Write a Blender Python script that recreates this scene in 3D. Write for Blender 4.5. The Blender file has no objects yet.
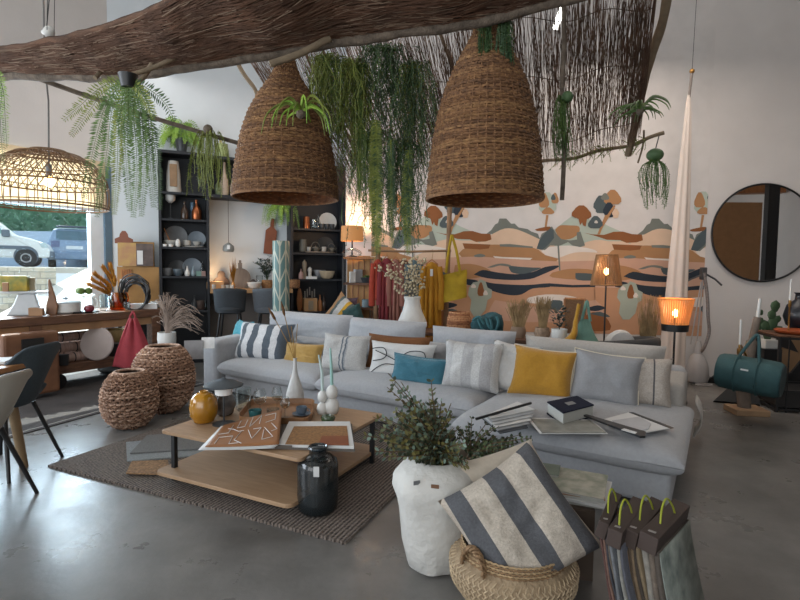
import bpy, math, random
from mathutils import Vector, Matrix, Euler, noise
R = math.radians
SC = bpy.context.scene
COL = SC.collection
# ---------------------------------------------------------------- camera
F, H = 510.0, 1.40
PITCH, ROLL = math.atan(30 / F), 0.012
_f = Vector((0, math.cos(PITCH), -math.sin(PITCH)))
_u0 = Vector((0, math.sin(PITCH), math.cos(PITCH)))
_r0 = Vector((1, 0, 0))
_r = _r0 * math.cos(ROLL) + _u0 * math.sin(ROLL)
_u = _u0 * math.cos(ROLL) - _r0 * math.sin(ROLL)
cam = bpy.data.cameras.new('camera'); cam.sensor_width = 36; cam.lens = F / 800 * 36
cam.clip_start = .05; cam.clip_end = 200
co = bpy.data.objects.new('camera', cam); COL.objects.link(co)
co.matrix_world = Matrix(((_r.x, _u.x, -_f.x, 0), (_r.y, _u.y, -_f.y, 0), (_r.z, _u.z, -_f.z, H), (0, 0, 0, 1)))
SC.camera = co
EYE = Vector((0, 0, H))
def ray(px, py):
    return _f + _r * ((px - 400) / F) + _u * ((300 - py) / F)
def P(px, py, d):                      # point seen at a pixel, d metres forward
    r = ray(px, py); return EYE + r * (d / r.y)
def PZ(px, py, z=0):                   # point seen at a pixel on a horizontal plane
    r = ray(px, py); return EYE + r * ((z - H) / r.z)
def PW(px, py, o, d):                  # point seen at a pixel on the vertical plane through o along d
    r = ray(px, py); n = Vector((d[1], -d[0], 0)); oo = Vector((o[0], o[1], H))
    return EYE + r * ((oo - EYE).dot(n) / r.dot(n))
# ---------------------------------------------------------------- light, sky, exposure
SC.view_settings.view_transform = 'Standard'; SC.view_settings.look = 'None'
SC.view_settings.gamma = 1; SC.view_settings.use_curve_mapping = False
SC.view_settings.exposure = 0.45
w = bpy.data.worlds.new('sky'); SC.world = w; w.use_nodes = True
wn = w.node_tree.nodes; bg = wn['Background']
bg.inputs[0].default_value = (.82, .91, 1.0, 1); bg.inputs[1].default_value = .85
def area(name, loc, target, sx, sy, power, col):
    l = bpy.data.lights.new(name, 'AREA'); l.shape = 'RECTANGLE'; l.size = sx; l.size_y = sy
    l.energy = power; l.color = col
    o = bpy.data.objects.new(name, l); COL.objects.link(o); o.location = loc
    o.rotation_euler = (Vector(target) - Vector(loc)).to_track_quat('-Z', 'Y').to_euler(); return o
s = bpy.data.lights.new('sun', 'SUN'); s.energy = 9.0; s.angle = R(.6); s.color = (1, .95, .86)
so = bpy.data.objects.new('sun', s); COL.objects.link(so)
so.rotation_euler = Vector((.80, -.60, -.98)).to_track_quat('-Z', 'Y').to_euler()
area('window_daylight', (-5.1, 6.9, 1.9), (0, 3.4, .3), 2.6, 1.8, 270, (.76, .88, 1))
area('added_rear_fill', (-2.5, -2.6, 2.2), (.3, 5.5, 1.3), 6, 3, 92, (1, .985, .95))  # fill light added behind the camera, no shopfront built there
area('added_left_fill', (-5.4, 2.2, 1.9), (1, 4.2, .9), 3.2, 2.4, 125, (.82, .9, 1))  # second added fill, out of view on the left
area('added_overhead_fill', (2.7, 5.3, 4.3), (2.6, 5.2, 0), 2.6, 2, 46, (1, .88, .78))  # overhead fill added on the right, no ceiling fitting there
area('added_overhead_fill', (-2.0, 6.2, 4.1), (-1.9, 6.6, 0), 4, 2, 24, (1, .95, .9))  # overhead fill added above the shelf side, likewise without a fitting
# ---------------------------------------------------------------- materials
def lin(h):
    c = [int(h[i:i + 2], 16) / 255 for i in (0, 2, 4)]
    return tuple((x / 12.92 if x < .04045 else ((x + .055) / 1.055) ** 2.4) for x in c) + (1,)
MC = {}
def mat(name, hx, rough=.6, var=.12, scale=12, bump=0, bscale=None, metal=0, hx2=None, stretch=(1, 1, 1), emit=0, alpha=1, trans=0, spec=None, sheen=0):
    if name in MC: return MC[name]
    m = bpy.data.materials.new(name); m.use_nodes = True; nt = m.node_tree; N = nt.nodes; L = nt.links
    b = N['Principled BSDF']; b.inputs['Roughness'].default_value = rough; b.inputs['Metallic'].default_value = metal
    if spec is not None: b.inputs['Specular IOR Level'].default_value = spec
    if sheen: b.inputs['Sheen Weight'].default_value = sheen
    c = lin(hx)
    tc = N.new('ShaderNodeTexCoord'); mp = N.new('ShaderNodeMapping'); mp.inputs['Scale'].default_value = stretch
    L.new(tc.outputs['Object'], mp.inputs[0])
    nz = N.new('ShaderNodeTexNoise'); nz.inputs['Scale'].default_value = scale; nz.inputs['Detail'].default_value = 5
    L.new(mp.outputs[0], nz.inputs['Vector'])
    rp = N.new('ShaderNodeValToRGB'); e = rp.color_ramp.elements
    e[0].position = .3; e[1].position = .7
    if hx2: e[0].color = lin(hx2); e[1].color = c
    else:
        e[0].color = tuple(x * (1 - var) for x in c[:3]) + (1,); e[1].color = tuple(min(1, x * (1 + var)) for x in c[:3]) + (1,)
    L.new(nz.outputs['Fac'], rp.inputs[0]); L.new(rp.outputs[0], b.inputs['Base Color'])
    if bump:
        n2 = N.new('ShaderNodeTexNoise'); n2.inputs['Scale'].default_value = bscale or scale * 4; n2.inputs['Detail'].default_value = 4
        L.new(mp.outputs[0], n2.inputs['Vector'])
        bp = N.new('ShaderNodeBump'); bp.inputs['Strength'].default_value = bump; bp.inputs['Distance'].default_value = .01
        L.new(n2.outputs['Fac'], bp.inputs['Height']); L.new(bp.outputs[0], b.inputs['Normal'])
    if emit:
        b.inputs['Emission Color'].default_value = c; b.inputs['Emission Strength'].default_value = emit
    if trans: b.inputs['Transmission Weight'].default_value = trans
    if alpha < 1: b.inputs['Alpha'].default_value = alpha
    MC[name] = m; return m
def thin_glass(name, hx, alpha=.25, rough=.03):
    """thin glass wall: mostly see-through, with reflections"""
    m = mat(name, hx, rough, 0); nt = m.node_tree; N = nt.nodes; L = nt.links
    b = N['Principled BSDF']; o = N['Material Output']
    tr = N.new('ShaderNodeBsdfTransparent'); tr.inputs[0].default_value = lin(hx)
    gl = N.new('ShaderNodeBsdfGlossy'); gl.inputs['Roughness'].default_value = rough
    mx = N.new('ShaderNodeMixShader'); lw = N.new('ShaderNodeLayerWeight'); lw.inputs[0].default_value = .25
    mm = N.new('ShaderNodeMath'); mm.operation = 'MULTIPLY_ADD'; mm.inputs[1].default_value = .4; mm.inputs[2].default_value = alpha
    mm.use_clamp = True
    L.new(lw.outputs['Fresnel'], mm.inputs[0]); L.new(mm.outputs[0], mx.inputs[0])
    L.new(tr.outputs[0], mx.inputs[1]); L.new(gl.outputs[0], mx.inputs[2]); L.new(mx.outputs[0], o.inputs[0])
    return m
def bands(name, base, stops, axis='X', rough=.9, off=0.0, weave=.35):
    """constant colour bands across an object's own axis; stops [(pos in m, hex)] ascending"""
    if name in MC: return MC[name]
    m = mat(name, base, rough, 0, 300, weave, 260); nt = m.node_tree; N = nt.nodes; L = nt.links
    tc = N.new('ShaderNodeTexCoord'); sp = N.new('ShaderNodeSeparateXYZ'); L.new(tc.outputs['Object'], sp.inputs[0])
    mr = N.new('ShaderNodeMapRange'); mr.inputs[1].default_value = -.5; mr.inputs[2].default_value = .5
    L.new(sp.outputs[axis], mr.inputs[0])
    rp = N.new('ShaderNodeValToRGB'); rp.color_ramp.interpolation = 'CONSTANT'
    e = rp.color_ramp.elements; e[0].position = 0; e[0].color = lin(base)
    first = True
    for p, h in stops:
        if first: e[1].position = p + .5 + off; e[1].color = lin(h); first = False
        else: q = e.new(p + .5 + off); q.color = lin(h)
    L.new(mr.outputs[0], rp.inputs[0])
    nz = N.new('ShaderNodeTexNoise'); nz.inputs['Scale'].default_value = 110; L.new(tc.outputs['Object'], nz.inputs[0])
    mx = N.new('ShaderNodeMix'); mx.data_type = 'RGBA'; mx.blend_type = 'MULTIPLY'; mx.inputs[0].default_value = .6
    L.new(rp.outputs[0], mx.inputs[6]); L.new(nz.outputs['Color'], mx.inputs[7])
    hs = N.new('ShaderNodeRGBToBW'); L.new(nz.outputs['Color'], hs.inputs[0]); 
    ml = N.new('ShaderNodeMath'); ml.operation = 'MULTIPLY_ADD'; ml.inputs[1].default_value = 1.7; ml.inputs[2].default_value = .12
    L.new(hs.outputs[0], ml.inputs[0]); L.new(ml.outputs[0], mx.inputs[7])
    L.new(mx.outputs[2], N['Principled BSDF'].inputs['Base Color'])
    return m
def checker_weave(name, c1, c2, scale, rough=.85, bump=.8):
    if name in MC: return MC[name]
    m = mat(name, c1, rough, .1); nt = m.node_tree; N = nt.nodes; L = nt.links; b = N['Principled BSDF']
    tc = N.new('ShaderNodeTexCoord'); wv = N.new('ShaderNodeTexWave'); wv.bands_direction = 'Z'; wv.inputs['Scale'].default_value = scale
    wv.inputs['Distortion'].default_value = 3; wv.inputs['Detail'].default_value = 2; wv.inputs['Detail Scale'].default_value = 4
    L.new(tc.outputs['Object'], wv.inputs[0]); rp = N.new('ShaderNodeValToRGB')
    rp.color_ramp.elements[0].color = lin(c2); rp.color_ramp.elements[1].color = lin(c1)
    L.new(wv.outputs['Fac'], rp.inputs[0]); L.new(rp.outputs[0], b.inputs['Base Color'])
    bp = N.new('ShaderNodeBump'); bp.inputs['Strength'].default_value = bump; bp.inputs['Distance'].default_value = .01
    L.new(wv.outputs['Fac'], bp.inputs['Height']); L.new(bp.outputs[0], b.inputs['Normal'])
    return m
# ---------------------------------------------------------------- mesh builder
class M:
    def __init__(s): s.v = []; s.f = []; s.mi = []
    def add(s, vs, fs, mi=0):
        n = len(s.v); s.v += [tuple(v) for v in vs]; s.f += [tuple(i + n for i in f) for f in fs]; s.mi += [mi] * len(fs); return s
    def box(s, c, d, rz=0, mi=0, rot=None):
        m = (rot or Matrix.Rotation(rz, 3, 'Z')); c = Vector(c)
        vs = [c + m @ Vector((x * d[0] / 2, y * d[1] / 2, z * d[2] / 2)) for z in (-1, 1) for y in (-1, 1) for x in (-1, 1)]
        return s.add(vs, [(0, 2, 3, 1), (4, 5, 7, 6), (0, 1, 5, 4), (2, 6, 7, 3), (0, 4, 6, 2), (1, 3, 7, 5)], mi)
    def lathe(s, prof, c=(0, 0, 0), n=28, mi=0, cap0=True, cap1=True, wob=0, sx=1, sy=1):
        vs = []; fs = []; c = Vector(c)
        for i, (r, z) in enumerate(prof):
            for k in range(n):
                a = 2 * math.pi * k / n; rr = max(r, .0004)
                if wob: rr *= 1 + wob * noise.noise(Vector((math.cos(a) * 2 + c.x * 3, math.sin(a) * 2, z * 6)))
                vs.append(c + Vector((math.cos(a) * rr * sx, math.sin(a) * rr * sy, z)))
        for i in range(len(prof) - 1):
            for k in range(n):
                k2 = (k + 1) % n; fs.append((i * n + k, i * n + k2, (i + 1) * n + k2, (i + 1) * n + k))
        if cap0: fs.append(tuple(range(n - 1, -1, -1)))
        if cap1: fs.append(tuple((len(prof) - 1) * n + k for k in range(n)))
        return s.add(vs, fs, mi)
    def tube(s, pts, r, n=8, mi=0, closed=False):
        pts = [Vector(p) for p in pts]; k = len(pts); rs = r if isinstance(r, (list, tuple)) else [r] * k
        vs = []; fs = []; up = Vector((0, 0, 1)); pu = None
        for i, p in enumerate(pts):
            if closed: t = pts[(i + 1) % k] - pts[i - 1]
            else: t = pts[min(i + 1, k - 1)] - pts[max(i - 1, 0)]
            if t.length < 1e-9: t = Vector((0, 0, 1))
            t.normalize()
            if pu is None:
                ref = up if abs(t.z) < .9 else Vector((1, 0, 0)); a = t.cross(ref).normalized()
            else:
                a = pu - t * pu.dot(t)
                a = a.normalized() if a.length > 1e-6 else t.orthogonal().normalized()
            pu = a; b = t.cross(a)
            for j in range(n):
                q = 2 * math.pi * j / n; vs.append(p + (a * math.cos(q) + b * math.sin(q)) * rs[i])
        for i in range(k if closed else k - 1):
            i2 = (i + 1) % k
            for j in range(n):
                j2 = (j + 1) % n; fs.append((i * n + j, i * n + j2, i2 * n + j2, i2 * n + j))
        if not closed: fs.append(tuple(range(n - 1, -1, -1))); fs.append(tuple((k - 1) * n + j for j in range(n)))
        return s.add(vs, fs, mi)
    def ball(s, c, r, n=16, mi=0, sx=1, sy=1, sz=1):
        pr = [(r * math.sin(math.pi * i / 10), -r * sz * math.cos(math.pi * i / 10)) for i in range(11)]
        return s.lathe(pr, c, n, mi, sx=sx, sy=sy)
    def sheet(s, fn, nu, nv, mi=0, thick=0.0):
        vs = [Vector(fn(i / nu, j / nv)) for j in range(nv + 1) for i in range(nu + 1)]
        fs = [(j * (nu + 1) + i, j * (nu + 1) + i + 1, (j + 1) * (nu + 1) + i + 1, (j + 1) * (nu + 1) + i) for j in range(nv) for i in range(nu)]
        return s.add(vs, fs, mi)
    def prism(s, poly, y0, y1, mi=0):             # polygon in local x-z, extruded along y
        n = len(poly); vs = [(x, y0, z) for x, z in poly] + [(x, y1, z) for x, z in poly]
        fs = [tuple(range(n)), tuple(range(2 * n - 1, n - 1, -1))] + [(i, i + n, (i + 1) % n + n, (i + 1) % n) for i in range(n)]
        return s.add(vs, fs, mi)
    def slab(s, poly, z0, z1, mi=0):               # polygon in x-y, extruded along z
        n = len(poly); vs = [(x, y, z0) for x, y in poly] + [(x, y, z1) for x, y in poly]
        fs = [tuple(range(n - 1, -1, -1)), tuple(range(n, 2 * n))] + [(i, (i + 1) % n, (i + 1) % n + n, i + n) for i in range(n)]
        return s.add(vs, fs, mi)
    def leaf(s, p, d, L, W, mi=0, side=None, hexa=False):
        p = Vector(p); d = Vector(d); d = d.normalized() if d.length > 1e-6 else Vector((0, 0, 1))
        sd = side if side is not None else d.cross(Vector((0, 0, 1)) if abs(d.z) < .95 else Vector((1, 0, 0)))
        sd = Vector(sd).normalized() * W / 2; nn = d.cross(sd).normalized() * W * .15
        if hexa:
            vs = [p, p + d * L * .3 + sd, p + d * L * .75 + sd * .85, p + d * L, p + d * L * .75 - sd * .85, p + d * L * .3 - sd]
            return s.add(vs, [(0, 1, 2, 3), (0, 3, 4, 5)], mi)
        vs = [p, p + d * L * .45 + sd + nn, p + d * L, p + d * L * .45 - sd + nn]
        return s.add(vs, [(0, 1, 2), (0, 2, 3)], mi)
    def xf(s, m): s.v = [tuple(m @ Vector(v)) for v in s.v]; return s
    def build(s, name, mats, parent=None, loc=None, rot=None, smooth=True, bevel=0, sub=0, thick=0, label=None, cat=None, group=None, kind=None, seg=2):
        me = bpy.data.meshes.new(name); me.from_pydata(s.v, [], s.f)
        for mm in (mats if isinstance(mats, (list, tuple)) else [mats]): me.materials.append(mm)
        me.polygons.foreach_set('material_index', s.mi)
        if smooth: me.polygons.foreach_set('use_smooth', [True] * len(s.f))
        me.update()
        if smooth and not sub: 
            try: me.set_sharp_from_angle(angle=R(48))
            except Exception: pass
        o = bpy.data.objects.new(name, me); COL.objects.link(o)
        if parent: o.parent = parent
        if loc is not None: o.location = loc
        if rot is not None: o.rotation_euler = rot
        if thick: t = o.modifiers.new('t', 'SOLIDIFY'); t.thickness = thick; t.offset = 0
        if bevel: b = o.modifiers.new('b', 'BEVEL'); b.width = bevel; b.segments = seg; b.limit_method = 'ANGLE'; b.angle_limit = R(40)
        if sub: u = o.modifiers.new('s', 'SUBSURF'); u.levels = sub; u.render_levels = sub
        tag(o, label, cat, group, kind); return o
def tag(o, label=None, cat=None, group=None, kind=None):
    if label: o['label'] = label
    if cat: o['category'] = cat
    if group: o['group'] = group
    if kind: o['kind'] = kind
    return o
def thing(name, label, cat, loc=(0, 0, 0), rz=0, group=None, rot=None):
    o = bpy.data.objects.new(name, None); COL.objects.link(o); o.location = loc; o.empty_display_size = .05
    o.rotation_euler = rot if rot else (0, 0, rz); return tag(o, label, cat, group)
def one(m, name, mats, label, cat, loc=(0, 0, 0), rz=0, group=None, rot=None, **k):
    return m.build(name, mats, None, loc, rot if rot else (0, 0, rz), label=label, cat=cat, group=group, **k)
def struct(m, name, mats, **k): return m.build(name, mats, kind='structure', **k)
def rnd(a, b): return random.uniform(a, b)
def lerp(a, b, t): return a + (b - a) * t
def cut(pts, n):                                   # resample polyline with Catmull-Rom
    pts = [Vector(p) for p in pts]; out = []
    for i in range(len(pts) - 1):
        p0 = pts[max(i - 1, 0)]; p1 = pts[i]; p2 = pts[i + 1]; p3 = pts[min(i + 2, len(pts) - 1)]
        for k in range(n):
            t = k / n
            out.append(.5 * ((2 * p1) + (p2 - p0) * t + (2 * p0 - 5 * p1 + 4 * p2 - p3) * t * t + (3 * p1 - p0 - 3 * p2 + p3) * t ** 3))
    out.append(pts[-1]); return out
random.seed(7)
# common materials
wall_m = mat('white_plaster', 'CDC8C5', .85, .03, 3, .1, 30)
ceil_m = mat('ceiling_plaster', 'D8D4CE', .9, .03)
black_m = mat('black_metal', '17181A', .45, .1)
navy_m = mat('dark_navy_laminate', '14181F', .55, .1)
wood_m = mat('light_oak', 'A58769', .5, .12, 6, .05, 60, hx2='94775B', stretch=(1, 9, 1))
oak2_m = mat('honey_oak', 'A9703F', .5, .1, 6, .05, 60, hx2='8A5730', stretch=(9, 1, 1))
dwood_m = mat('dark_old_wood', '6B452C', .6, .2, 8, .3, 50, hx2='40281A', stretch=(1, 6, 1))
bark_m = mat('branch_bark', '74675A', .9, .2, 20, .6, 90, hx2='4C4239')
twig_m = mat('twig_brown', '76604F', .9, .3, 6, hx2='4E3D32')
sofa_m = mat('light_grey_linen', '9B9C9F', .95, .06, 40, .35, 420, sheen=.15)
sofa2_m = mat('warm_grey_linen', '9E9993', .95, .06, 50, .4, 420, sheen=.15)
white_m = mat('white_ceramic', 'C9C8C4', .4, .04)
mwhite_m = mat('matt_white_ceramic', 'C4C3BF', .8, .06, 8, .6, 26)
grey_m = mat('grey_stoneware', '6E7072', .45, .15)
dgrey_m = mat('dark_stoneware', '2E3235', .4, .15)
green_m = mat('fern_green', '647F40', .6, .3, 9, hx2='3F5A2C')
lgreen_m = mat('bright_fern_green', '92B040', .6, .3, 9, hx2='5F8A2E')
dgreen_m = mat('deep_foliage_green', '4C6640', .6, .3, 9, hx2='30472D')
olive_m = mat('olive_foliage', '87913F', .6, .3, 9, hx2='59652C')
eu_m = mat('eucalyptus_leaf', '5F6B4A', .65, .3, 14, hx2='3C4630')
brass_m = mat('brass', '9A7440', .35, .1, metal=.8)
glass_m = thin_glass('clear_glass', 'F2F6F6', .06)
bulb_m = mat('warm_bulb_glow', 'FFC47A', .5, 0, emit=14)
straw_m = mat('dry_straw', 'A98F68', .9, .2, 12, hx2='7B6547')
cream_m = mat('cream_linen', 'C2B7A8', .95, .05, 60, .5, 380, sheen=.1)
# ================================================================ the room
C0 = Vector((-4.13, 7.32)); SD = Vector((.9207, .3903)); SN = Vector((.3903, -.9207))
WD = Vector((.507, .862)); WN = Vector((.862, -.507))
C1 = C0 + SD * 3.47                                # shelf wall's right end
C2 = Vector((-.80, 7.45)); C3 = Vector((4.13, 6.90)); MD = (C3 - C2).normalized(); MN = Vector((MD.y, -MD.x))
ZC = 6.0
# floor
fl = mat('polished_concrete', '7E7C79', .3, .1, .8, 0, hx2='52504D')
nt = fl.node_tree; N = nt.nodes; L = nt.links; b = N['Principled BSDF']
n1 = N.new('ShaderNodeTexNoise'); n1.inputs['Scale'].default_value = 2.3; n1.inputs['Detail'].default_value = 9; n1.inputs['Roughness'].default_value = .65
tc = [x for x in N if x.type == 'TEX_COORD'][0]; L.new(tc.outputs['Object'], n1.inputs[0])
rr = N.new('ShaderNodeMapRange'); rr.inputs[1].default_value = .35; rr.inputs[2].default_value = .65; rr.inputs[1].default_value = .2; rr.inputs[2].default_value = .8; rr.inputs[3].default_value = .2; rr.inputs[4].default_value = .42
L.new(n1.outputs['Fac'], rr.inputs[0]); L.new(rr.outputs[0], b.inputs['Roughness'])
n2 = N.new('ShaderNodeTexNoise'); n2.inputs['Scale'].default_value = 26; n2.inputs['Detail'].default_value = 6; L.new(tc.outputs['Object'], n2.inputs[0])
n3 = N.new('ShaderNodeTexNoise'); n3.inputs['Scale'].default_value = 5.5; n3.inputs['Detail'].default_value = 10; n3.inputs['Roughness'].default_value = .7; L.new(tc.outputs['Object'], n3.inputs[0])
r3 = N.new('ShaderNodeMapRange'); r3.inputs[1].default_value = .3; r3.inputs[2].default_value = .7; r3.inputs[3].default_value = .72; r3.inputs[4].default_value = 1.12; L.new(n3.outputs['Fac'], r3.inputs[0])
m3 = N.new('ShaderNodeMix'); m3.data_type = 'RGBA'; m3.blend_type = 'MULTIPLY'; m3.inputs[0].default_value = 1; L.new(N['Color Ramp'].outputs[0], m3.inputs[6]); L.new(r3.outputs[0], m3.inputs[7]); L.new(m3.outputs[2], b.inputs['Base Color'])
bp = N.new('ShaderNodeBump'); bp.inputs['Strength'].default_value = .10; bp.inputs['Distance'].default_value = .01
L.new(n2.outputs['Fac'], bp.inputs['Height']); L.new(bp.outputs[0], b.inputs['Normal'])
E0 = C0 - WD * 9.5
struct(M().slab([(-9.0, -4.2), (9, -4.2), (9, 9.2), (-4.2, 9.2), tuple(C0), tuple(C0 - WD * 12)], -.1, 0), 'floor', fl, smooth=False)
struct(M().slab([(-9.0, -4.2), (9, -4.2), (9, 9.2), (-4.2, 9.2), tuple(C0 - WN * .1), tuple(C0 - WD * 12 - WN * .1)], ZC, ZC + .1), 'ceiling', ceil_m, smooth=False)
def wall(name, a, b2, z0=0, z1=ZC, th=.12, m=wall_m):
    a = Vector(a); b2 = Vector(b2); d = (b2 - a).normalized(); n = Vector((-d.y, d.x)) * th
    return struct(M().slab([tuple(a), tuple(b2), tuple(b2 + n), tuple(a + n)], z0, z1), name, m, smooth=False)
coolw = mat('cool_white_plaster', 'C6CCD0', .85, .03, 3)
wall('wall_shelves', C0, C1 + SD * .1, m=coolw)
wall('wall_mural', C2, C3 + MD * 5.2)
wall('wall_corner', Vector(C1) + Vector((0, .0)), C2)
wall('wall_right', (8.0, 6.4), (8.0, -4), m=wall_m)
# wall behind the camera: solid right half, left half open to let light in
wall('wall_back', (8.0, -3.6), (1.5, -3.6))
# window wall
BZ = 2.80
wall('wall_window_top', C0 - WD * 9.5, C0, BZ, ZC)
wall('wall_window_bottom', C0 - WD * 9.5, C0, 0, .12)
wf = mat('white_window_frame', 'D5DADF', .5, .03); wf2 = mat('blue_grey_reveal', '5C7487', .6, .05)
def onw(t, off=0): return C0 - WD * t + WN * off
def wbox(m, t0, t1, z0, z1, off=-.06, th=.08, mi=0):
    m.slab([tuple(onw(t1, off - th / 2)), tuple(onw(t0, off - th / 2)), tuple(onw(t0, off + th / 2)), tuple(onw(t1, off + th / 2))], z0, z1, mi)
m = M(); wbox(m, .10, .28, .12, BZ); wbox(m, 2.6, 2.7, .12, BZ); wbox(m, .28, 2.6, BZ - .06, BZ); wbox(m, .28, 2.6, .12, .2)
struct(m, 'window_1', wf, smooth=False)
m = M(); wbox(m, 0, .10, .12, BZ, -.03, .1); struct(m, 'trim_1', wf2, smooth=False)
m = M(); wbox(m, .28, 2.6, .2, BZ - .06, -.07, .008)
wg = struct(m, 'window_2', thin_glass('window_glass', 'F4FAFC', .03), smooth=False)
m = M(); wbox(m, 5.2, 5.3, .12, BZ); wbox(m, 7.9, 8.0, .12, BZ); struct(m, 'window_3', wf, smooth=False)
bl_m = mat('cream_roller_blind', 'E4D3B8', .9, .04, 30)
m = M(); wbox(m, .10, 2.75, 2.19, BZ + .05, .05, .012); bl = thing('roller_blind', 'cream roller blind half lowered over the shop window', 'blind', (0, 0, 0))
m.build('blind_fabric', bl_m, bl, smooth=False)
nt = bl_m.node_tree; tl = nt.nodes.new('ShaderNodeBsdfTranslucent'); tl.inputs[0].default_value = lin('E4D3B8'); mxs = nt.nodes.new('ShaderNodeMixShader'); mxs.inputs[0].default_value = .45
nt.links.new(nt.nodes['Principled BSDF'].outputs[0], mxs.inputs[1]); nt.links.new(tl.outputs[0], mxs.inputs[2]); nt.links.new(mxs.outputs[0], nt.nodes['Material Output'].inputs[0])
m = M(); wbox(m, .10, 2.75, 2.155, 2.19, .05, .03); m.build('bottom_bar', wf, bl, smooth=False)
# ---------------------------------------------------------------- mural on the back wall
def onm(px, py, off=.004): return PW(px, py, C2 + MN * off, MD)
MW0 = (Vector(onm(371, 280).xy) - C2).dot(MD); MW1 = (Vector(onm(704, 280).xy) - C2).dot(MD)
def mz(zx, zy):                                    # traced on the wall surface, one repeat of the paper
    p = onm(420 + zx / 4, 180 + zy / 4); return ((p.xy - C2).dot(MD), p.z)
per = mz(700, 170)[0] - mz(105, 170)[0]
mcols = ['CDC8C5', 'AAB4A8', '70746D', 'D2B59C', 'A87C55', '87542F', 'C29A84', '27303B', '4C575A', '9FA79A', 'C3BEB6', 'D9CFC6', 'B98C6C']
mmats = [mat('mural_%s' % n, h, .85, .05, 5) for n, h in zip(['paper', 'sage', 'stone', 'peach', 'sand', 'rust', 'pink', 'navy', 'slate', 'pale_green', 'light_grey', 'white', 'tan'], mcols)]
def circ(cx, cy, rx, ry=None, n=14, w=.15, ph=0): 
    ry = ry or rx
    return [(cx + rx * math.cos(2 * math.pi * k / n) * (1 + w * math.sin(3 * 2 * math.pi * k / n + ph)), cy + ry * math.sin(2 * math.pi * k / n) * (1 + w * math.sin(3 * 2 * math.pi * k / n + ph))) for k in range(n)]
def arcs(pts):
    out = []
    v = cut([(x, y, 0) for x, y in pts + pts[:1]], 3)
    return [(q.x, q.y) for q in v[:-1]]
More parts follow.
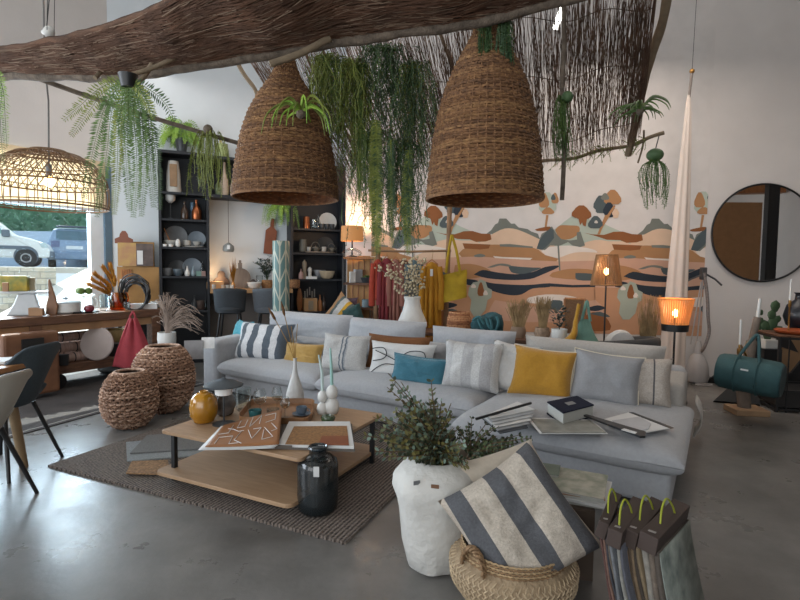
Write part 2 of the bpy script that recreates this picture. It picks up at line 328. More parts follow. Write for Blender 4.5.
S = [(1, arcs([(-50, 245), (20, 205), (60, 190), (105, 160), (160, 185), (215, 210), (290, 255), (290, 280), (-50, 280)])),
 (1, arcs([(460, 240), (540, 195), (600, 150), (645, 128), (700, 180), (760, 215), (760, 250), (460, 250)])),
 (2, [(262, 218), (285, 200), (300, 178), (312, 172), (318, 154), (345, 154), (365, 175), (378, 174), (395, 190), (430, 196), (445, 206), (472, 215), (480, 238), (400, 222), (350, 202), (300, 215)]),
 (3, arcs([(240, 248), (320, 200), (370, 194), (420, 210), (485, 240), (560, 270), (620, 262), (700, 240), (760, 245), (830, 250), (840, 300), (300, 290)])),
 (4, arcs([(150, 300), (190, 268), (300, 258), (450, 270), (500, 300), (560, 325), (200, 330)])),
 (11, arcs([(480, 270), (520, 268), (600, 262), (700, 280), (690, 300), (560, 310), (500, 298)])),
 (3, arcs([(560, 310), (620, 290), (700, 290), (750, 300), (750, 330), (560, 330)])),
 (5, [(60, 208), (95, 215), (140, 217), (175, 205), (210, 204), (245, 214), (282, 216), (286, 238), (262, 246), (225, 248), (200, 238), (150, 236), (110, 222)]),
 (5, [(170, 253), (282, 258), (275, 274), (240, 278), (178, 274)]), (2, [(318, 257), (360, 256), (450, 266), (452, 272), (320, 266)]),
 (6, [(105, 310), (240, 306), (420, 320), (560, 326), (701, 322), (701, 420), (105, 420)]),
 (11, [(292, 304), (330, 308), (450, 312), (440, 320), (300, 312)]),
 (4, arcs([(140, 340), (200, 335), (260, 350), (285, 372), (225, 392), (140, 395)])),
 (2, arcs([(215, 302), (240, 295), (262, 302), (250, 308), (220, 308)])),
 (4, arcs([(530, 370), (600, 355), (701, 362), (701, 400), (530, 390)])),
 (7, arcs([(215, 378), (250, 360), (300, 368), (380, 377), (450, 368), (500, 348), (552, 342), (548, 352), (490, 378), (440, 396), (360, 400), (270, 393)])),
 (8, arcs([(353, 342), (400, 347), (450, 350), (485, 352), (440, 370), (400, 376), (365, 368)])),
 (2, arcs([(268, 350), (300, 338), (330, 334), (362, 340), (356, 347), (320, 342), (290, 350)])),
 (8, arcs([(622, 372), (680, 374), (715, 385), (712, 400), (630, 400)])),
 (12, [(105, 420), (701, 428), (701, 700), (105, 700)]),
 (7, arcs([(180, 395), (230, 402), (222, 420), (185, 418)])),
 (7, arcs([(252, 404), (300, 414), (420, 420), (520, 413), (518, 428), (450, 434), (405, 458), (355, 460), (290, 444), (262, 425)])),
 (7, [(515, 413), (610, 420), (701, 418), (701, 428), (610, 430), (515, 426)]),
 (11, arcs([(435, 470), (500, 458), (590, 462), (650, 480), (640, 500), (440, 492)])), (8, arcs([(530, 480), (570, 485), (560, 520), (520, 520), (505, 500)])),
 (6, arcs([(300, 480), (420, 500), (560, 520), (701, 480), (701, 560), (300, 560)])), (5, arcs([(640, 560), (690, 528), (740, 545), (760, 600), (640, 600)])),
 (7, arcs([(80, 500), (120, 490), (150, 500), (120, 512), (90, 510)])), (8, arcs([(680, 535), (720, 527), (760, 545), (740, 548), (700, 540)])),
 (4, arcs([(540, 200), (560, 182), (600, 182), (636, 186), (634, 214), (600, 236), (560, 234)])),
 (2, [(466, 275), (476, 245), (486, 215), (505, 205), (512, 190), (528, 186), (545, 215), (565, 236), (600, 242), (628, 238), (626, 210), (642, 206), (650, 232), (660, 262), (640, 268), (610, 262), (592, 248), (560, 262), (520, 262), (500, 280)]),
 (8, [(466, 275), (476, 245), (488, 225), (520, 190), (534, 200), (536, 232), (515, 258), (490, 280)]),
 (2, [(549, 258), (556, 258), (562, 362), (556, 362)]),
 (1, circ(510, 95, 34, 42)), (4, circ(496, 85, 20, 30)), (4, circ(540, 75, 14, 22)), (8, circ(533, 70, 9, 12)), (4, circ(512, 125, 24, 14)), (4, [(504, 140), (514, 140), (506, 192), (498, 192)]), (5, arcs([(460, 198), (480, 192), (520, 186), (510, 202), (470, 204)])),
 (5, circ(60, 135, 30, 24)), (5, [(50, 150), (75, 150), (70, 185), (60, 180)]), (8, circ(125, 120, 18, 15)), (7, circ(160, 130, 20, 22)), (3, circ(182, 140, 10, 14)), (4, [(150, 118), (156, 120), (124, 215), (114, 215)]), (8, circ(105, 172, 26, 23)), (10, circ(107, 170, 6, 6)),
 (5, circ(645, 130, 38, 26)), (5, [(630, 140), (665, 140), (640, 182)]),
 (8, circ(722, 95, 28, 30)), (4, circ(770, 72, 34, 30)), (7, circ(756, 118, 24, 26)), (2, circ(740, 68, 16, 14)), (3, circ(782, 130, 14, 14)), (4, [(775, 100), (782, 104), (730, 190), (718, 215), (722, 180)]), (8, circ(702, 170, 28, 24)), (10, circ(704, 168, 7, 6)),
 (9, [(196, 430), (212, 410), (232, 406), (240, 396), (262, 405), (270, 430), (288, 440), (286, 470), (270, 480), (262, 520), (240, 545), (215, 545), (200, 520), (205, 480), (192, 460)]), (11, circ(214, 425, 10, 8)), (5, circ(243, 440, 13, 28)), (11, circ(262, 452, 9, 10))]
mur = M(); lay = 0
def clipx(poly, x, keep):
    out = []
    for i in range(len(poly)):
        a, b_ = poly[i], poly[(i + 1) % len(poly)]; ia = (a[0] - x) * keep >= 0; ib = (b_[0] - x) * keep >= 0
        if ia: out.append(a)
        if ia != ib:
            t = (x - a[0]) / (b_[0] - a[0]); out.append((x, a[1] + t * (b_[1] - a[1])))
    return out
zt = 5.9; zb = .55
mur_polys = [(0, [(MW0, zb), (MW1, zb), (MW1, zt), (MW0, zt)], 0)]
for si, (ci, poly) in enumerate(S):
    base = [mz(x, y) for x, y in poly]
    for k in (-1, 0, 1):
        q = clipx(clipx([(x + k * per, y) for x, y in base], MW0, 1), MW1, -1)
        q = [(x, max(y, zb)) for x, y in q]
        if len(q) > 2: mur_polys.append((ci, q, si + 1))
for ci, q, layer in mur_polys:
    off = .003 + layer * .00012
    vs = [(C2.x + MD.x * x + MN.x * off, C2.y + MD.y * x + MN.y * off, z) for x, z in q]
    mur.add(vs, [tuple(range(len(vs)))], ci)
one(mur, 'landscape_mural', mmats, 'painted desert landscape mural in rust, sand and navy covering the back wall', 'mural', smooth=False)
# ================================================================ outside
gm = mat('asphalt_pale', 'B8B8B4', .9, .05)
struct(M().slab([(-40, 14), (8, 14), (8, 40), (-40, 40)], 1.2, 1.35), 'trim_2', gm, smooth=False)
m = M(); m.slab([(-40, 4), (-30, -8), (-9.2, -6), tuple(C0 - WD * 9.6 - WN * .2), tuple(C0 - WN * .2), (-4.2, 9.4), (8, 9.4), (8, 14), (-40, 14)], -.25, -.12); struct(m, 'trim_3', mat('sunlit_pavement', 'DAD8D2', .9, .03), smooth=False)
m = M(); a = P(48.5, 300, 12.5); m.box((a.x - 6, 12.6, .61), (12, .4, 1.48)); 
blockm = mat('pale_block_stone', 'B0AB9E', .9, .1, 3, .5, 20)
N = blockm.node_tree.nodes; L = blockm.node_tree.links; br = N.new('ShaderNodeTexBrick'); tc = [x for x in N if x.type == 'TEX_COORD'][0]
sp = N.new('ShaderNodeSeparateXYZ'); cb = N.new('ShaderNodeCombineXYZ'); L.new(tc.outputs['Object'], sp.inputs[0]); L.new(sp.outputs[0], cb.inputs[0]); L.new(sp.outputs[2], cb.inputs[1]); L.new(cb.outputs[0], br.inputs[0])
br.inputs['Scale'].default_value = 1.6; br.inputs['Color1'].default_value = lin('B3AD9F'); br.inputs['Color2'].default_value = lin('98958C'); br.inputs['Mortar'].default_value = lin('7F7F7C'); br.inputs['Mortar Size'].default_value = .02
L.new(br.outputs[0], N['Principled BSDF'].inputs['Base Color'])
one(m, 'retaining_wall', blockm, 'pale stone block retaining wall below the parked cars outside', 'wall', smooth=False)
m = M(); m.prism([(-6, -.12), (6, -.12), (6, 1.62)], 0, .0); 
m = M(); c1_ = (a.x, 12.3); m.add([(a.x, 9.5, -.1), (6, 9.5, -.1), (6, 14.1, 1.35), (a.x, 14.1, 1.35), (a.x, 14.1, -.1), (6, 14.1, -.1)], [(0, 1, 2, 3), (0, 3, 4), (1, 5, 2), (3, 2, 5, 4), (0, 4, 5, 1)])
one(m, 'parking_ramp', mat('white_concrete_ramp', 'E2E0DA', .9, .02), 'sunlit white ramp rising to the parked cars outside', 'ramp', smooth=False)
fw = M(); fw.box((-16, 22.0, 2.11), (40, .2, 1.52)); one(fw, 'boundary_wall', mat('pale_blue_render', '9FB4CC', .9, .03), 'long pale blue wall behind the parked cars', 'wall', smooth=False)
hm = M(); random.seed(3)
for i in range(4200):
    x = rnd(-27, -4); z = rnd(1.45, 5.6) ; y = 24.4 + rnd(-.9, .9); d = Vector((rnd(-1, 1), rnd(-1, .2), rnd(-.3, 1)))
    hm.leaf((x, y, z), d, rnd(.25, .5), rnd(.15, .3))
hm.box((-16, 25.4, 3.6), (26, .9, 3.9))
one(hm, 'hedge', mat('hedge_green', '86B496', .8, .3, 2, hx2='5E8E78'), 'tall green hedge beyond the pale blue wall', 'hedge', smooth=False)  # leaf colour lightened towards teal, window bloom put into the paint
# cars
def wheel(par, x, y, r, wd=.2):
    w_ = M(); w_.lathe([(r * .62, -wd / 2), (r * .95, -wd / 2), (r, -wd / 3), (r, wd / 3), (r * .95, wd / 2), (r * .62, wd / 2)], n=24); w_.xf(Matrix.Rotation(R(90), 4, 'X'))
    o = w_.build('wheel', mat('tyre_rubber', '2A2C2E', .8), par, (x, y, r))
    h = M(); h.lathe([(r * .62, wd * .3), (r * .5, wd * .52), (r * .15, wd * .45), (.01, wd * .5)], n=20); h.xf(Matrix.Rotation(R(90), 4, 'X')); 
    h.build('hubcap', mat('silver_hub', 'A8ACB0', .4, metal=.6), o, smooth=True)
def carbody(prof, wid, tum=.12):
    n = len(prof); m = M(); ys = [-.5, -.47, -.3, 0, .3, .47, .5]; sc = [.9, .98, 1, 1, 1, .98, .9]
    vs = []
    zmax = max(z for x, z in prof)
    for yy, s_ in zip(ys, sc):
        for x, z in prof:
            k = 1 - tum * max(0, (z - .9)) / (zmax - .9) if zmax > .9 else 1
            vs.append((x * (.985 if abs(yy) == .5 else 1), yy * wid * k, .25 + (z - .25) * (s_ if z > .5 else 1)))
    fs = [(j * n + i, j * n + (i + 1) % n, (j + 1) * n + (i + 1) % n, (j + 1) * n + i) for j in range(len(ys) - 1) for i in range(n)]
    fs += [tuple(range(n - 1, -1, -1)), tuple((len(ys) - 1) * n + i for i in range(n))]
    return m.add(vs, fs)
g0 = 1.35
vx = P(50, 262, 17).x; van = thing('delivery_van', 'white delivery van parked nose to the right outside the window', 'van', (vx - .35, 17.6, g0), R(30)); van.scale = (.92, .92, .92)
vp = [(0, .35), (.02, .62), (-.10, .85), (-.55, 1.02), (-1.05, 1.14), (-1.75, 1.80), (-2.3, 1.86), (-4.0, 1.85), (-4.15, 1.5), (-4.2, .35)]
vwhite = mat('van_white_paint', 'D8DEE0', .3, .02); carg = mat('car_window_glass', '6FA0A4', .15, .1); plast = mat('grey_plastic', '5D6A78', .6)
carbody(vp, 1.75).build('body', vwhite, van, smooth=False, bevel=.04)
m = M(); m.prism([(-1.22, 1.15), (-1.72, 1.66), (-2.35, 1.70), (-2.35, 1.12)], -.80, -.845); m.build('side_window', carg, van, smooth=False)
m = M(); m.prism([(-2.5, .62), (-.75, .62), (-.75, .74), (-2.5, .74)], -.87, -.90); m.build('side_moulding', plast, van, smooth=False)
m = M(); m.box((-1.22, -.98, 1.16), (.22, .2, .26)); m.build('door_mirror', plast, van, bevel=.04)
m = M(); m.box((-.02, 0, .45), (.14, 1.7, .28)); m.build('bumper', plast, van, bevel=.04)
m = M(); m.prism([(.0, .68), (-.1, .88), (-.3, .86), (-.22, .7)], -.885, -.78); m.build('headlight', mat('headlight_lens', 'AFC4CC', .2), van, bevel=.01)
m = M(); m.lathe([(.365, 0), (.365, .03)], n=20); m.xf(Matrix.Translation((-.68, -.845, .38)) @ Matrix.Rotation(R(90), 4, 'X')); m.build('wheel_arch', plast, van)
for x in (-.68, -3.4):
    for y in (-.82, .80): wheel(van, x, y, .32)
cx = P(59, 262, 19).x; car = thing('parked_car', 'dark blue-grey hatchback parked with its tail to the window', 'car', (cx + .85, 18.6, g0), R(33))
bl_p = mat('blue_grey_car_paint', '7E97B4', .3, .05); 
cp = [(0, .3), (.02, .75), (.12, .9), (.45, 1.40), (.9, 1.46), (2.2, 1.42), (2.9, .95), (3.7, .8), (3.8, .3)]
b_ = carbody(cp, 1.70, .22); b_.xf(Matrix.Rotation(R(90), 4, 'Z')); b_.build('body', bl_p, car, smooth=False, bevel=.05)
def rear(m, x0, x1, z0, z1, t=.02):                # panel on the sloped tail
    yy = lambda z: .12 + (z - .9) * .66 if z > .9 else .02 + max(0, z - .75) * .66
    m.add([(x0, yy(z0) - t, z0), (x1, yy(z0) - t, z0), (x1, yy(z1) - t, z1), (x0, yy(z1) - t, z1), (x0, yy(z0) + .03, z0), (x1, yy(z0) + .03, z0), (x1, yy(z1) + .03, z1), (x0, yy(z1) + .03, z1)], [(0, 1, 2, 3), (4, 7, 6, 5), (0, 4, 5, 1), (3, 2, 6, 7), (0, 3, 7, 4), (1, 5, 6, 2)]); return m
rear(M(), -.55, .55, 1.0, 1.34).build('rear_window', mat('dark_car_glass', '4A6878', .15), car, smooth=False)
for s_ in (-1, 1): rear(M(), s_ * .58 - .13, s_ * .58 + .13, .72, .96, .03).build('tail_light', mat('tail_light_red', '5F6A8C', .3), car, smooth=False, bevel=.02)
m = M(); m.box((0, -.03, .42), (1.66, .16, .3)); m.build('bumper', mat('bumper_blue', '6C86A6', .4), car, bevel=.05)
m = M(); m.box((0, .01, .72), (.52, .03, .12)); m.build('number_plate', mat('plate_white', 'CFD8E0', .5), car, smooth=False)
m = M(); m.box((0, .55, 1.50), (1.1, .4, .05)); m.build('roof_spoiler', mat('dark_trim', '3F4E60', .5), car, bevel=.02)
for x in (-.72, .72):
    w_ = M(); w_.lathe([(.18, -.1), (.30, -.1), (.31, -.06), (.31, .06), (.30, .1), (.18, .1)], n=20); w_.xf(Matrix.Rotation(R(90), 4, 'Y')); 
    w_.build('wheel', MC['tyre_rubber'], car, (x, .7, .31)); w_.build('wheel', MC['tyre_rubber'], car, (x, 3.1, .31))
# ================================================================ soft furnishing helpers
def cushion_mesh(w, h, t, n=18, pinch=.09, crease=.009, seed=0, pw=4):
    """pillow standing in x-z, thickness in y, bottom centre at the origin"""
    m = M(); vs = []; fs = []
    for side in (-1, 1):
        for j in range(n + 1):
            for i in range(n + 1):
                x = -1 + 2 * i / n; y = -1 + 2 * j / n
                b_ = max(0, (1 - abs(x) ** pw) * (1 - abs(y) ** pw)) ** .5
                X = w / 2 * x * (1 - pinch * (1 - y * y)); Z = h / 2 * y * (1 - pinch * (1 - x * x))
                T = t / 2 * 1.18 * b_ * (1 + .25 * noise.noise(Vector((x * 1.6 + seed, y * 1.6, side)))) + crease * b_ * noise.noise(Vector((x * 6 + seed * 3, y * 6, side))) * 2
                vs.append((X, side * T, Z + h / 2))
    k = (n + 1) ** 2
    for s_ in range(2):
        for j in range(n):
            for i in range(n):
                a = s_ * k + j * (n + 1) + i; q = (a, a + 1, a + n + 2, a + n + 1); fs.append(q if s_ == 0 else q[::-1])
    return m.add(vs, fs)
def rim_pts(w, h, pinch, n=18):
    out = []
    for e in range(4):
        for i in range(n):
            s_ = -1 + 2 * i / n; x, y = [(s_, -1), (1, s_), (-s_, 1), (-1, -s_)][e]
            out.append((w / 2 * x * (1 - pinch * (1 - y * y)), 0, h / 2 * y * (1 - pinch * (1 - x * x)) + h / 2))
    return out
def cushion(label, pos, w, h, t, m_, rz, tilt=15, roll=0, piping=None, group=None, seed=None, cat='cushion', name='cushion', pinch=.09, pr=.006):
    seed = random.random() * 20 if seed is None else seed
    e = (Matrix.Rotation(rz, 4, 'Z') @ Matrix.Rotation(R(-tilt), 4, 'X') @ Matrix.Rotation(R(roll), 4, 'Y')).to_euler()
    o = cushion_mesh(w, h, t, seed=seed, pinch=pinch).build(name, m_, None, pos, e, label=label, cat=cat, group=group)
    if piping:
        p = M(); p.tube(rim_pts(w, h, pinch), pr, 6, closed=True); p.build('piping', piping, o)
    return o
SU = Vector((.849, -.528, 0)); SV = Vector((.528, .849, 0)); S0 = PZ(676, 517, 0)
SRZ = math.atan2(SU.y, SU.x)
def sp_(u, v, z=0): return Vector((S0.x, S0.y, 0)) + SU * u + SV * v + Vector((0, 0, z))
# ---------------------------------------------------------------- sofa
sofa = thing('sectional_sofa', 'long light grey linen sectional sofa with a chaise at its right end', 'sofa', sp_(0, 0), SRZ)
def rbox(m, x0, x1, y0, y1, z0, z1, mi=0): return m.box(((x0 + x1) / 2, (y0 + y1) / 2, (z0 + z1) / 2), (x1 - x0, y1 - y0, z1 - z0), mi=mi)
def seatpad(u0, u1, v0, v1, z0, z1, bul=.05, n=14, sag=.0, seed=0):
    m = M(); vs = []; fs = []
    prof = [(-.5, 0), (-.46, -.35), (0, -.5), (.46, -.35), (.5, 0)]
    nx, ny = 26, 18
    for side in (-1, 1):
        for j in range(ny + 1):
            for i in range(nx + 1):
                x = math.sin(math.pi / 2 * (-1 + 2 * i / nx)); y = math.sin(math.pi / 2 * (-1 + 2 * j / ny))
                e = max(0, (1 - abs(x) ** 14) * (1 - abs(y) ** 11)) ** .36
                X = (u0 + u1) / 2 + (u1 - u0) / 2 * x * (1 + .0 * y); Y = (v0 + v1) / 2 + (v1 - v0) / 2 * y
                hh = (z1 - z0) / 2
                Z = (z0 + z1) / 2 + side * hh * e + (bul * (1 - x * x) * (1 - y * y) if side > 0 else 0) + (.008 * noise.noise(Vector((X * 3 + seed, Y * 3, 0))) if side > 0 else 0)
                vs.append((X, Y, Z))
    k = (nx + 1) * (ny + 1)
    for s_ in range(2):
        for j in range(ny):
            for i in range(nx):
                a = s_ * k + j * (nx + 1) + i; q = (a, a + 1, a + nx + 2, a + nx + 1); fs.append(q[::-1] if s_ == 0 else q)
    return m.add(vs, fs)
UL, V0, VB = -4.72, .42, 1.62
CH = -1.42                                       # chaise spans u from CH to 0
m = M(); rbox(m, UL + .25, CH + .02, V0 + .04, VB, .03, .245); rbox(m, CH, -.03, .02, VB + .1, .03, .245)
m.build('base', sofa_m, sofa, bevel=.03, seg=3)
m = M(); rbox(m, UL + .1, -.05, VB - .02, VB + .2, .03, .60); m.build('back_frame', sofa_m, sofa, bevel=.06, seg=4)
def armmesh(u0, u1, v0, v1, ht0, ht1):
    m = M(); n = 12; vs = []; 
    for k in range(n + 1):
        t = k / n; v = lerp(v0, v1, t); h_ = lerp(ht0, ht1, t ** .8) 
        vs += [(u0, v, .03), (u0, v, h_), (u1, v, h_), (u1, v, .03)]
    fs = [(0, 1, 2, 3), (n * 4 + 3, n * 4 + 2, n * 4 + 1, n * 4)]
    for k in range(n):
        for e in range(4): fs.append((k * 4 + e, (k + 1) * 4 + e, (k + 1) * 4 + (e + 1) % 4, k * 4 + (e + 1) % 4))
    return m.add(vs, fs)
armmesh(UL, UL + .26, V0 - .06, VB + .15, .60, .66).build('arm', sofa_m, sofa, bevel=.06, seg=4)
armmesh(-.21, -.04, 1.14, VB + .2, .55, .58).build('arm', sofa2_m, sofa, bevel=.05, seg=4)
c_ = (UL + .26, -3.05, CH)
seatpad(c_[0], c_[1] + .01, V0 - .06, VB - .25, .215, .395, .045, seed=1).build('seat_cushion', sofa_m, sofa)
seatpad(c_[1] - .0, c_[2] + .01, V0 - .07, VB - .25, .215, .395, .05, seed=5).build('seat_cushion', sofa_m, sofa)
seatpad(CH - .0, .035, -.05, VB - .28, .215, .38, .045, seed=9).build('seat_cushion', sofa_m, sofa)
for u in (UL + .4, -3.05, CH - .1, -.2):
    for v in (.1 if u > CH else V0 + .15, VB):
        m = M(); m.box((u, v, .016), (.08, .08, .032)); m.build('foot', black_m, sofa)
# chaise leather-like tag and loose slip cover hanging behind the right arm
m = M(); m.sheet(lambda a, b_: (.035 + .05 * math.sin(b_ * 3.1), 1.35 + a * .3, .10 + b_ * .28), 6, 8); m.build('side_flap', sofa2_m, sofa, thick=.01)
# sample leaflet hung on the left arm
m = M(); m.box((0, 0, -.07), (.19, .006, .20), mi=0); m.box((.14, .01, 0.0), (.13, .005, .12), mi=1)
a_ = P(194, 352, 5.36); one(m, 'sample_card', [mat('grey_card', '8E8C8C', .8), mat('white_card', 'D8D8D6', .8)], 'grey and white sample card hung over the front of the left sofa arm', 'card', (a_.x, a_.y, .60), R(14), smooth=False)
# big back bolsters
def on_sofa(px, py, z): return PZ(px, py, z)
def back_c(u, w, h, z, label, mt_, tilt=12, v=1.44, t=.26, seed=1, roll=0):
    p = sp_(u, v, z); return cushion(label, p, w, h, t, mt_, SRZ, tilt, roll, seed=seed, pinch=.03, name='back_cushion', group='back cushions of the sofa', cat='cushion')
def upx(px, v, z):                               # u on the sofa of a pixel column at given v
    lo, hi = -5.5, .6
    for _ in range(40):
        mid = (lo + hi) / 2; q = sp_(mid, v, z) - EYE; x = 400 + F * q.dot(_r) / q.dot(_f)
        if x < px: lo = mid
        else: hi = mid
    return lo
def bk(px0, px1, top, label, mt_=sofa_m, v=1.46, z=.40, **k):
    u0 = upx(px0, v, .7); u1 = upx(px1, v, .7); q = sp_((u0 + u1) / 2, v + .08, 0); 
    zt_ = P((px0 + px1) / 2, top - 3, q.y).z
    back_c((u0 + u1) / 2, u1 - u0, (zt_ - z) * 1.03, z, label, mt_, v=v, **k); return u0, u1, zt_
bk(237, 292, 329, 'pale back cushion behind the teal and striped cushions at the left sofa end', seed=2, tilt=6)
bk(268, 351, 316, 'tall grey back cushion above the ochre lumbar cushion', seed=3, tilt=5, v=1.52)
bk(348, 425, 323, 'grey back cushion behind the white abstract-line cushion', seed=4, tilt=5, v=1.52)
bk(431, 515, 332, 'grey back cushion below the dark teal bag', seed=5, tilt=5, v=1.50)
bk(524, 666, 344, 'long grey back cushion behind the mustard and grey scatter cushions', sofa2_m, seed=6, tilt=6, v=1.50)
bk(296, 332, 340, 'lower grey back cushion directly behind the ochre lumbar cushion', seed=7, v=1.22, tilt=10)
bk(420, 452, 345, 'lower grey back cushion left of the faint-striped square cushion', seed=8, v=1.24, tilt=10)
bk(527, 560, 354, 'lower off-white back cushion peeking over the mustard cushion', sofa2_m, seed=9, v=1.26, tilt=10)
# scatter cushions: px centre, px bottom, width px, height px, label ...
teal_m = mat('teal_linen', '35697A', .9, .08, 60, .4, 400, sheen=.2)
aqua_m = mat('aqua_linen', '3E8E9C', .9, .08, 60, .4, 400, sheen=.2)
must_m = mat('mustard_linen', 'A87A22', .9, .07, 60, .4, 400, sheen=.2)
och_m = mat('ochre_linen', 'A58446', .9, .07, 60, .4, 400, sheen=.2)
piping_m = mat('ecru_piping', 'C8BDA8', .8, .03)
white_c = mat('white_linen', 'C3C2C0', .95, .04, 60, .5, 380, sheen=.1)
str1 = bands('navy_white_bold_stripe', 'B9BABB', [(-.42, 'B9BABB'), (-.262, '545B62'), (-.205, 'BFBFC0'), (-.115, '4B535C'), (-.03, 'BFBFC0'), (.075, '4B535C'), (.165, 'BFBFC0'), (.245, '4B535C')])
str2 = bands('ecru_two_line_stripe', 'A8A6A3', [(-.015, '5A616A'), (.002, 'A8A6A3'), (.025, '5A616A'), (.043, 'A8A6A3'), (.05, '7F8488'), (.058, 'A8A6A3')])
str3 = bands('faint_tonal_stripe', 'BDBCBA', [(-.22, 'A9A7A6'), (-.15, 'BDBCBA'), (-.06, 'A9A8A8'), (.03, 'BDBCBA'), (.10, 'A3A1A1'), (.19, 'BDBCBA')])
str4 = bands('single_dark_line_stripe', 'A79D93', [(.062, '4C4A4C'), (.074, 'A79D93')])
def sc(label, px, pb, wpx, hpx, v, m_, z=.42, tilt=18, roll=0, t=.17, rz=0, dv=0, **k):
    u = upx(px, v, z); q = sp_(u, v, z); d = q.y
    w_ = 1.06 * wpx * d / F / .93; hh = hpx * d / F / math.cos(R(tilt)) 
    zb = P(px, pb, d).z
    return cushion(label, (q.x, q.y, max(zb, .37)), w_, hh, t, m_, SRZ * .75 + R(rz), tilt, roll, **k)
sc('aqua cushion wedged against the left sofa arm behind the bold striped one', 237, 360, 24, 34, .80, aqua_m, t=.14, piping=aqua_m, rz=-18)
sc('grey cushion with bold navy vertical stripes at the left end of the sofa', 259, 366, 58, 38, .64, str1, t=.20, piping=mat('navy_piping', '4B535C', .8), tilt=22)
sc('small ochre lumbar cushion between two striped cushions', 301, 371, 40, 22, .72, och_m, t=.13, piping=och_m)
sc('ecru square cushion with two thin dark lines down the middle', 342, 376, 48, 38, .70, str2, t=.14, tilt=16)
sc('rust brown cushion mostly hidden behind the abstract-line cushion', 394, 378, 62, 39, .92, mat('rust_linen', '6A4220', .9, .1, 60, .4, 300), t=.14)
ab = sc('white cushion with looping black abstract lines', 399, 379, 64, 36, .76, white_c, t=.15, tilt=16)
ln = M(); wa, ha = 66 * ab.location.y / F / .93, 36 * ab.location.y / F
def onfront(x, y, wa=wa, ha=ha, t=.15): 
    b_ = max(0, (1 - abs(x) ** 4) * (1 - abs(y) ** 4)) ** .5
    return (wa / 2 * x * .97, -t / 2 * b_ * 1.36 - .004, ha / 2 * y + ha / 2)
for path in [[(-.9, .55), (-.5, .62), (-.35, .3), (-.45, 0), (-.8, -.15)], [(-.75, .45), (-.2, .1), (.35, -.35)], [(.0, .0), (.35, .5), (.75, .55), (.85, .2)], [(-.85, -.8), (-.4, -.3), (.05, -.25), (.3, .15)]]:
    ln.tube([onfront(x, y) for x, y in [(q.x, q.y) for q in cut([(a, b_, 0) for a, b_ in path], 8)]], .0045, 5)
ln.build('line_pattern', mat('black_yarn', '2B2C30', .9), ab)
sc('teal lumbar cushion in front of the abstract-line cushion', 417, 386, 54, 29, .60, teal_m, t=.15, piping=teal_m, tilt=16, roll=3)
sc('off-white square cushion with faint tonal stripes at the middle of the sofa', 469, 391, 54, 49, .66, str3, t=.19, tilt=15, roll=1)
sc('crumpled off-white cushion behind the mustard cushion', 508, 394, 44, 50, .82, white_c, t=.18, tilt=20, roll=6)
sc('mustard square cushion with white piping', 538, 400, 56, 50, .78, must_m, t=.16, tilt=20, roll=4, piping=piping_m, z=.40)
sc('grey square cushion with white piping next to the mustard one', 602, 409, 60, 52, .86, mat('grey_chambray', '8E8E90', .95, .06, 80, .5, 300), t=.17, tilt=20, roll=5, piping=piping_m, z=.40)
sc('beige cushion with a single dark line at the right end of the sofa', 643, 411, 46, 50, 1.0, str4, t=.15, tilt=14, z=.40)
# ---------------------------------------------------------------- things on the chaise
def onplane_poly(m, pts, z, th, mi=0):            # slab from pixel corners on a horizontal plane
    q = [PZ(x, y, z) for x, y in pts]
    a = sum((q[i].x * q[(i + 1) % len(q)].y - q[(i + 1) % len(q)].x * q[i].y) for i in range(len(q)))
    if a < 0: q = q[::-1]
    m.slab([(v.x, v.y) for v in q], z, z + th, mi); return q
navyb = mat('navy_book_cloth', '10182C', .75, .1, spec=.15); page_m = mat('page_edges', 'A8A8A2', .8, .12, 90, stretch=(1, 1, 30)); paper_m = mat('white_paper', 'C9C9C8', .8, .03)
c4 = [PZ(547, 402, .50), PZ(577, 396, .50), PZ(594, 405, .50), PZ(563, 413, .50)]
bo = thing('sample_book', 'thick navy hardcover sample book lying on the chaise', 'book', (0, 0, 0))
def quadslab(m, q, z0, z1, g=0):
    c = sum(q, Vector()) / 4; p = [c + (v - c) * (1 - g) for v in q]; a = sum(p[i].x * p[(i + 1) % 4].y - p[(i + 1) % 4].x * p[i].y for i in range(4))
    if a < 0: p = p[::-1]
    return m.slab([(v.x, v.y) for v in p], z0, z1)
quadslab(M(), c4, .495, .503).build('cover', navyb, bo, smooth=False); quadslab(M(), c4, .425, .495, .04).build('page_block', page_m, bo, smooth=False)
quadslab(M(), c4, .417, .425).build('back_cover', navyb, bo, smooth=False)
cc = sum(c4, Vector()) / 4; quadslab(M(), [cc + (v - cc) * .25 for v in c4], .503, .5045).build('title_plate', grey_m, bo, smooth=False)
# fan of fabric swatches
sw = thing('fabric_swatch_fan', 'fan of white and grey fabric swatches held by a black clip on the chaise', 'swatches', (0, 0, 0))
cols = [mat('swatch_dark', '3E4248', .9), mat('swatch_grey', '8F9295', .9), paper_m, mat('swatch_pale', 'B5B7B8', .9), mat('swatch_mid', '9FA3A6', .9), paper_m]
for i in range(6):
    z = .425 + i * .007; m = M(); dx = i * 1.2
    q = [PZ(482 + i * 1.0, 419 - i * .8, z), PZ(515 + dx * .4, 405 - i * .6, z), PZ(528 + i * 1.4, 428 - i * 3.6, z), PZ(500 - i * 2, 434 - i * 3.0, z)]
    quadslab(m, q, z, z + .004).build('swatch', cols[i], sw, smooth=False)
m = M(); m.tube([PZ(476, 419, .46), PZ(531, 403, .50)], .009, 6); m.build('clip_bar', black_m, sw)
m = M(); m.tube([PZ(474, 417, .47), PZ(530, 402.5, .515)], .005, 6)
nw = thing('magazine', 'open magazine with grey photo pages on the chaise below the navy book', 'magazine', (0, 0, 0))
phm = mat('grey_photo_print', '62625B', .6, .5, 9, hx2='8D8C84')
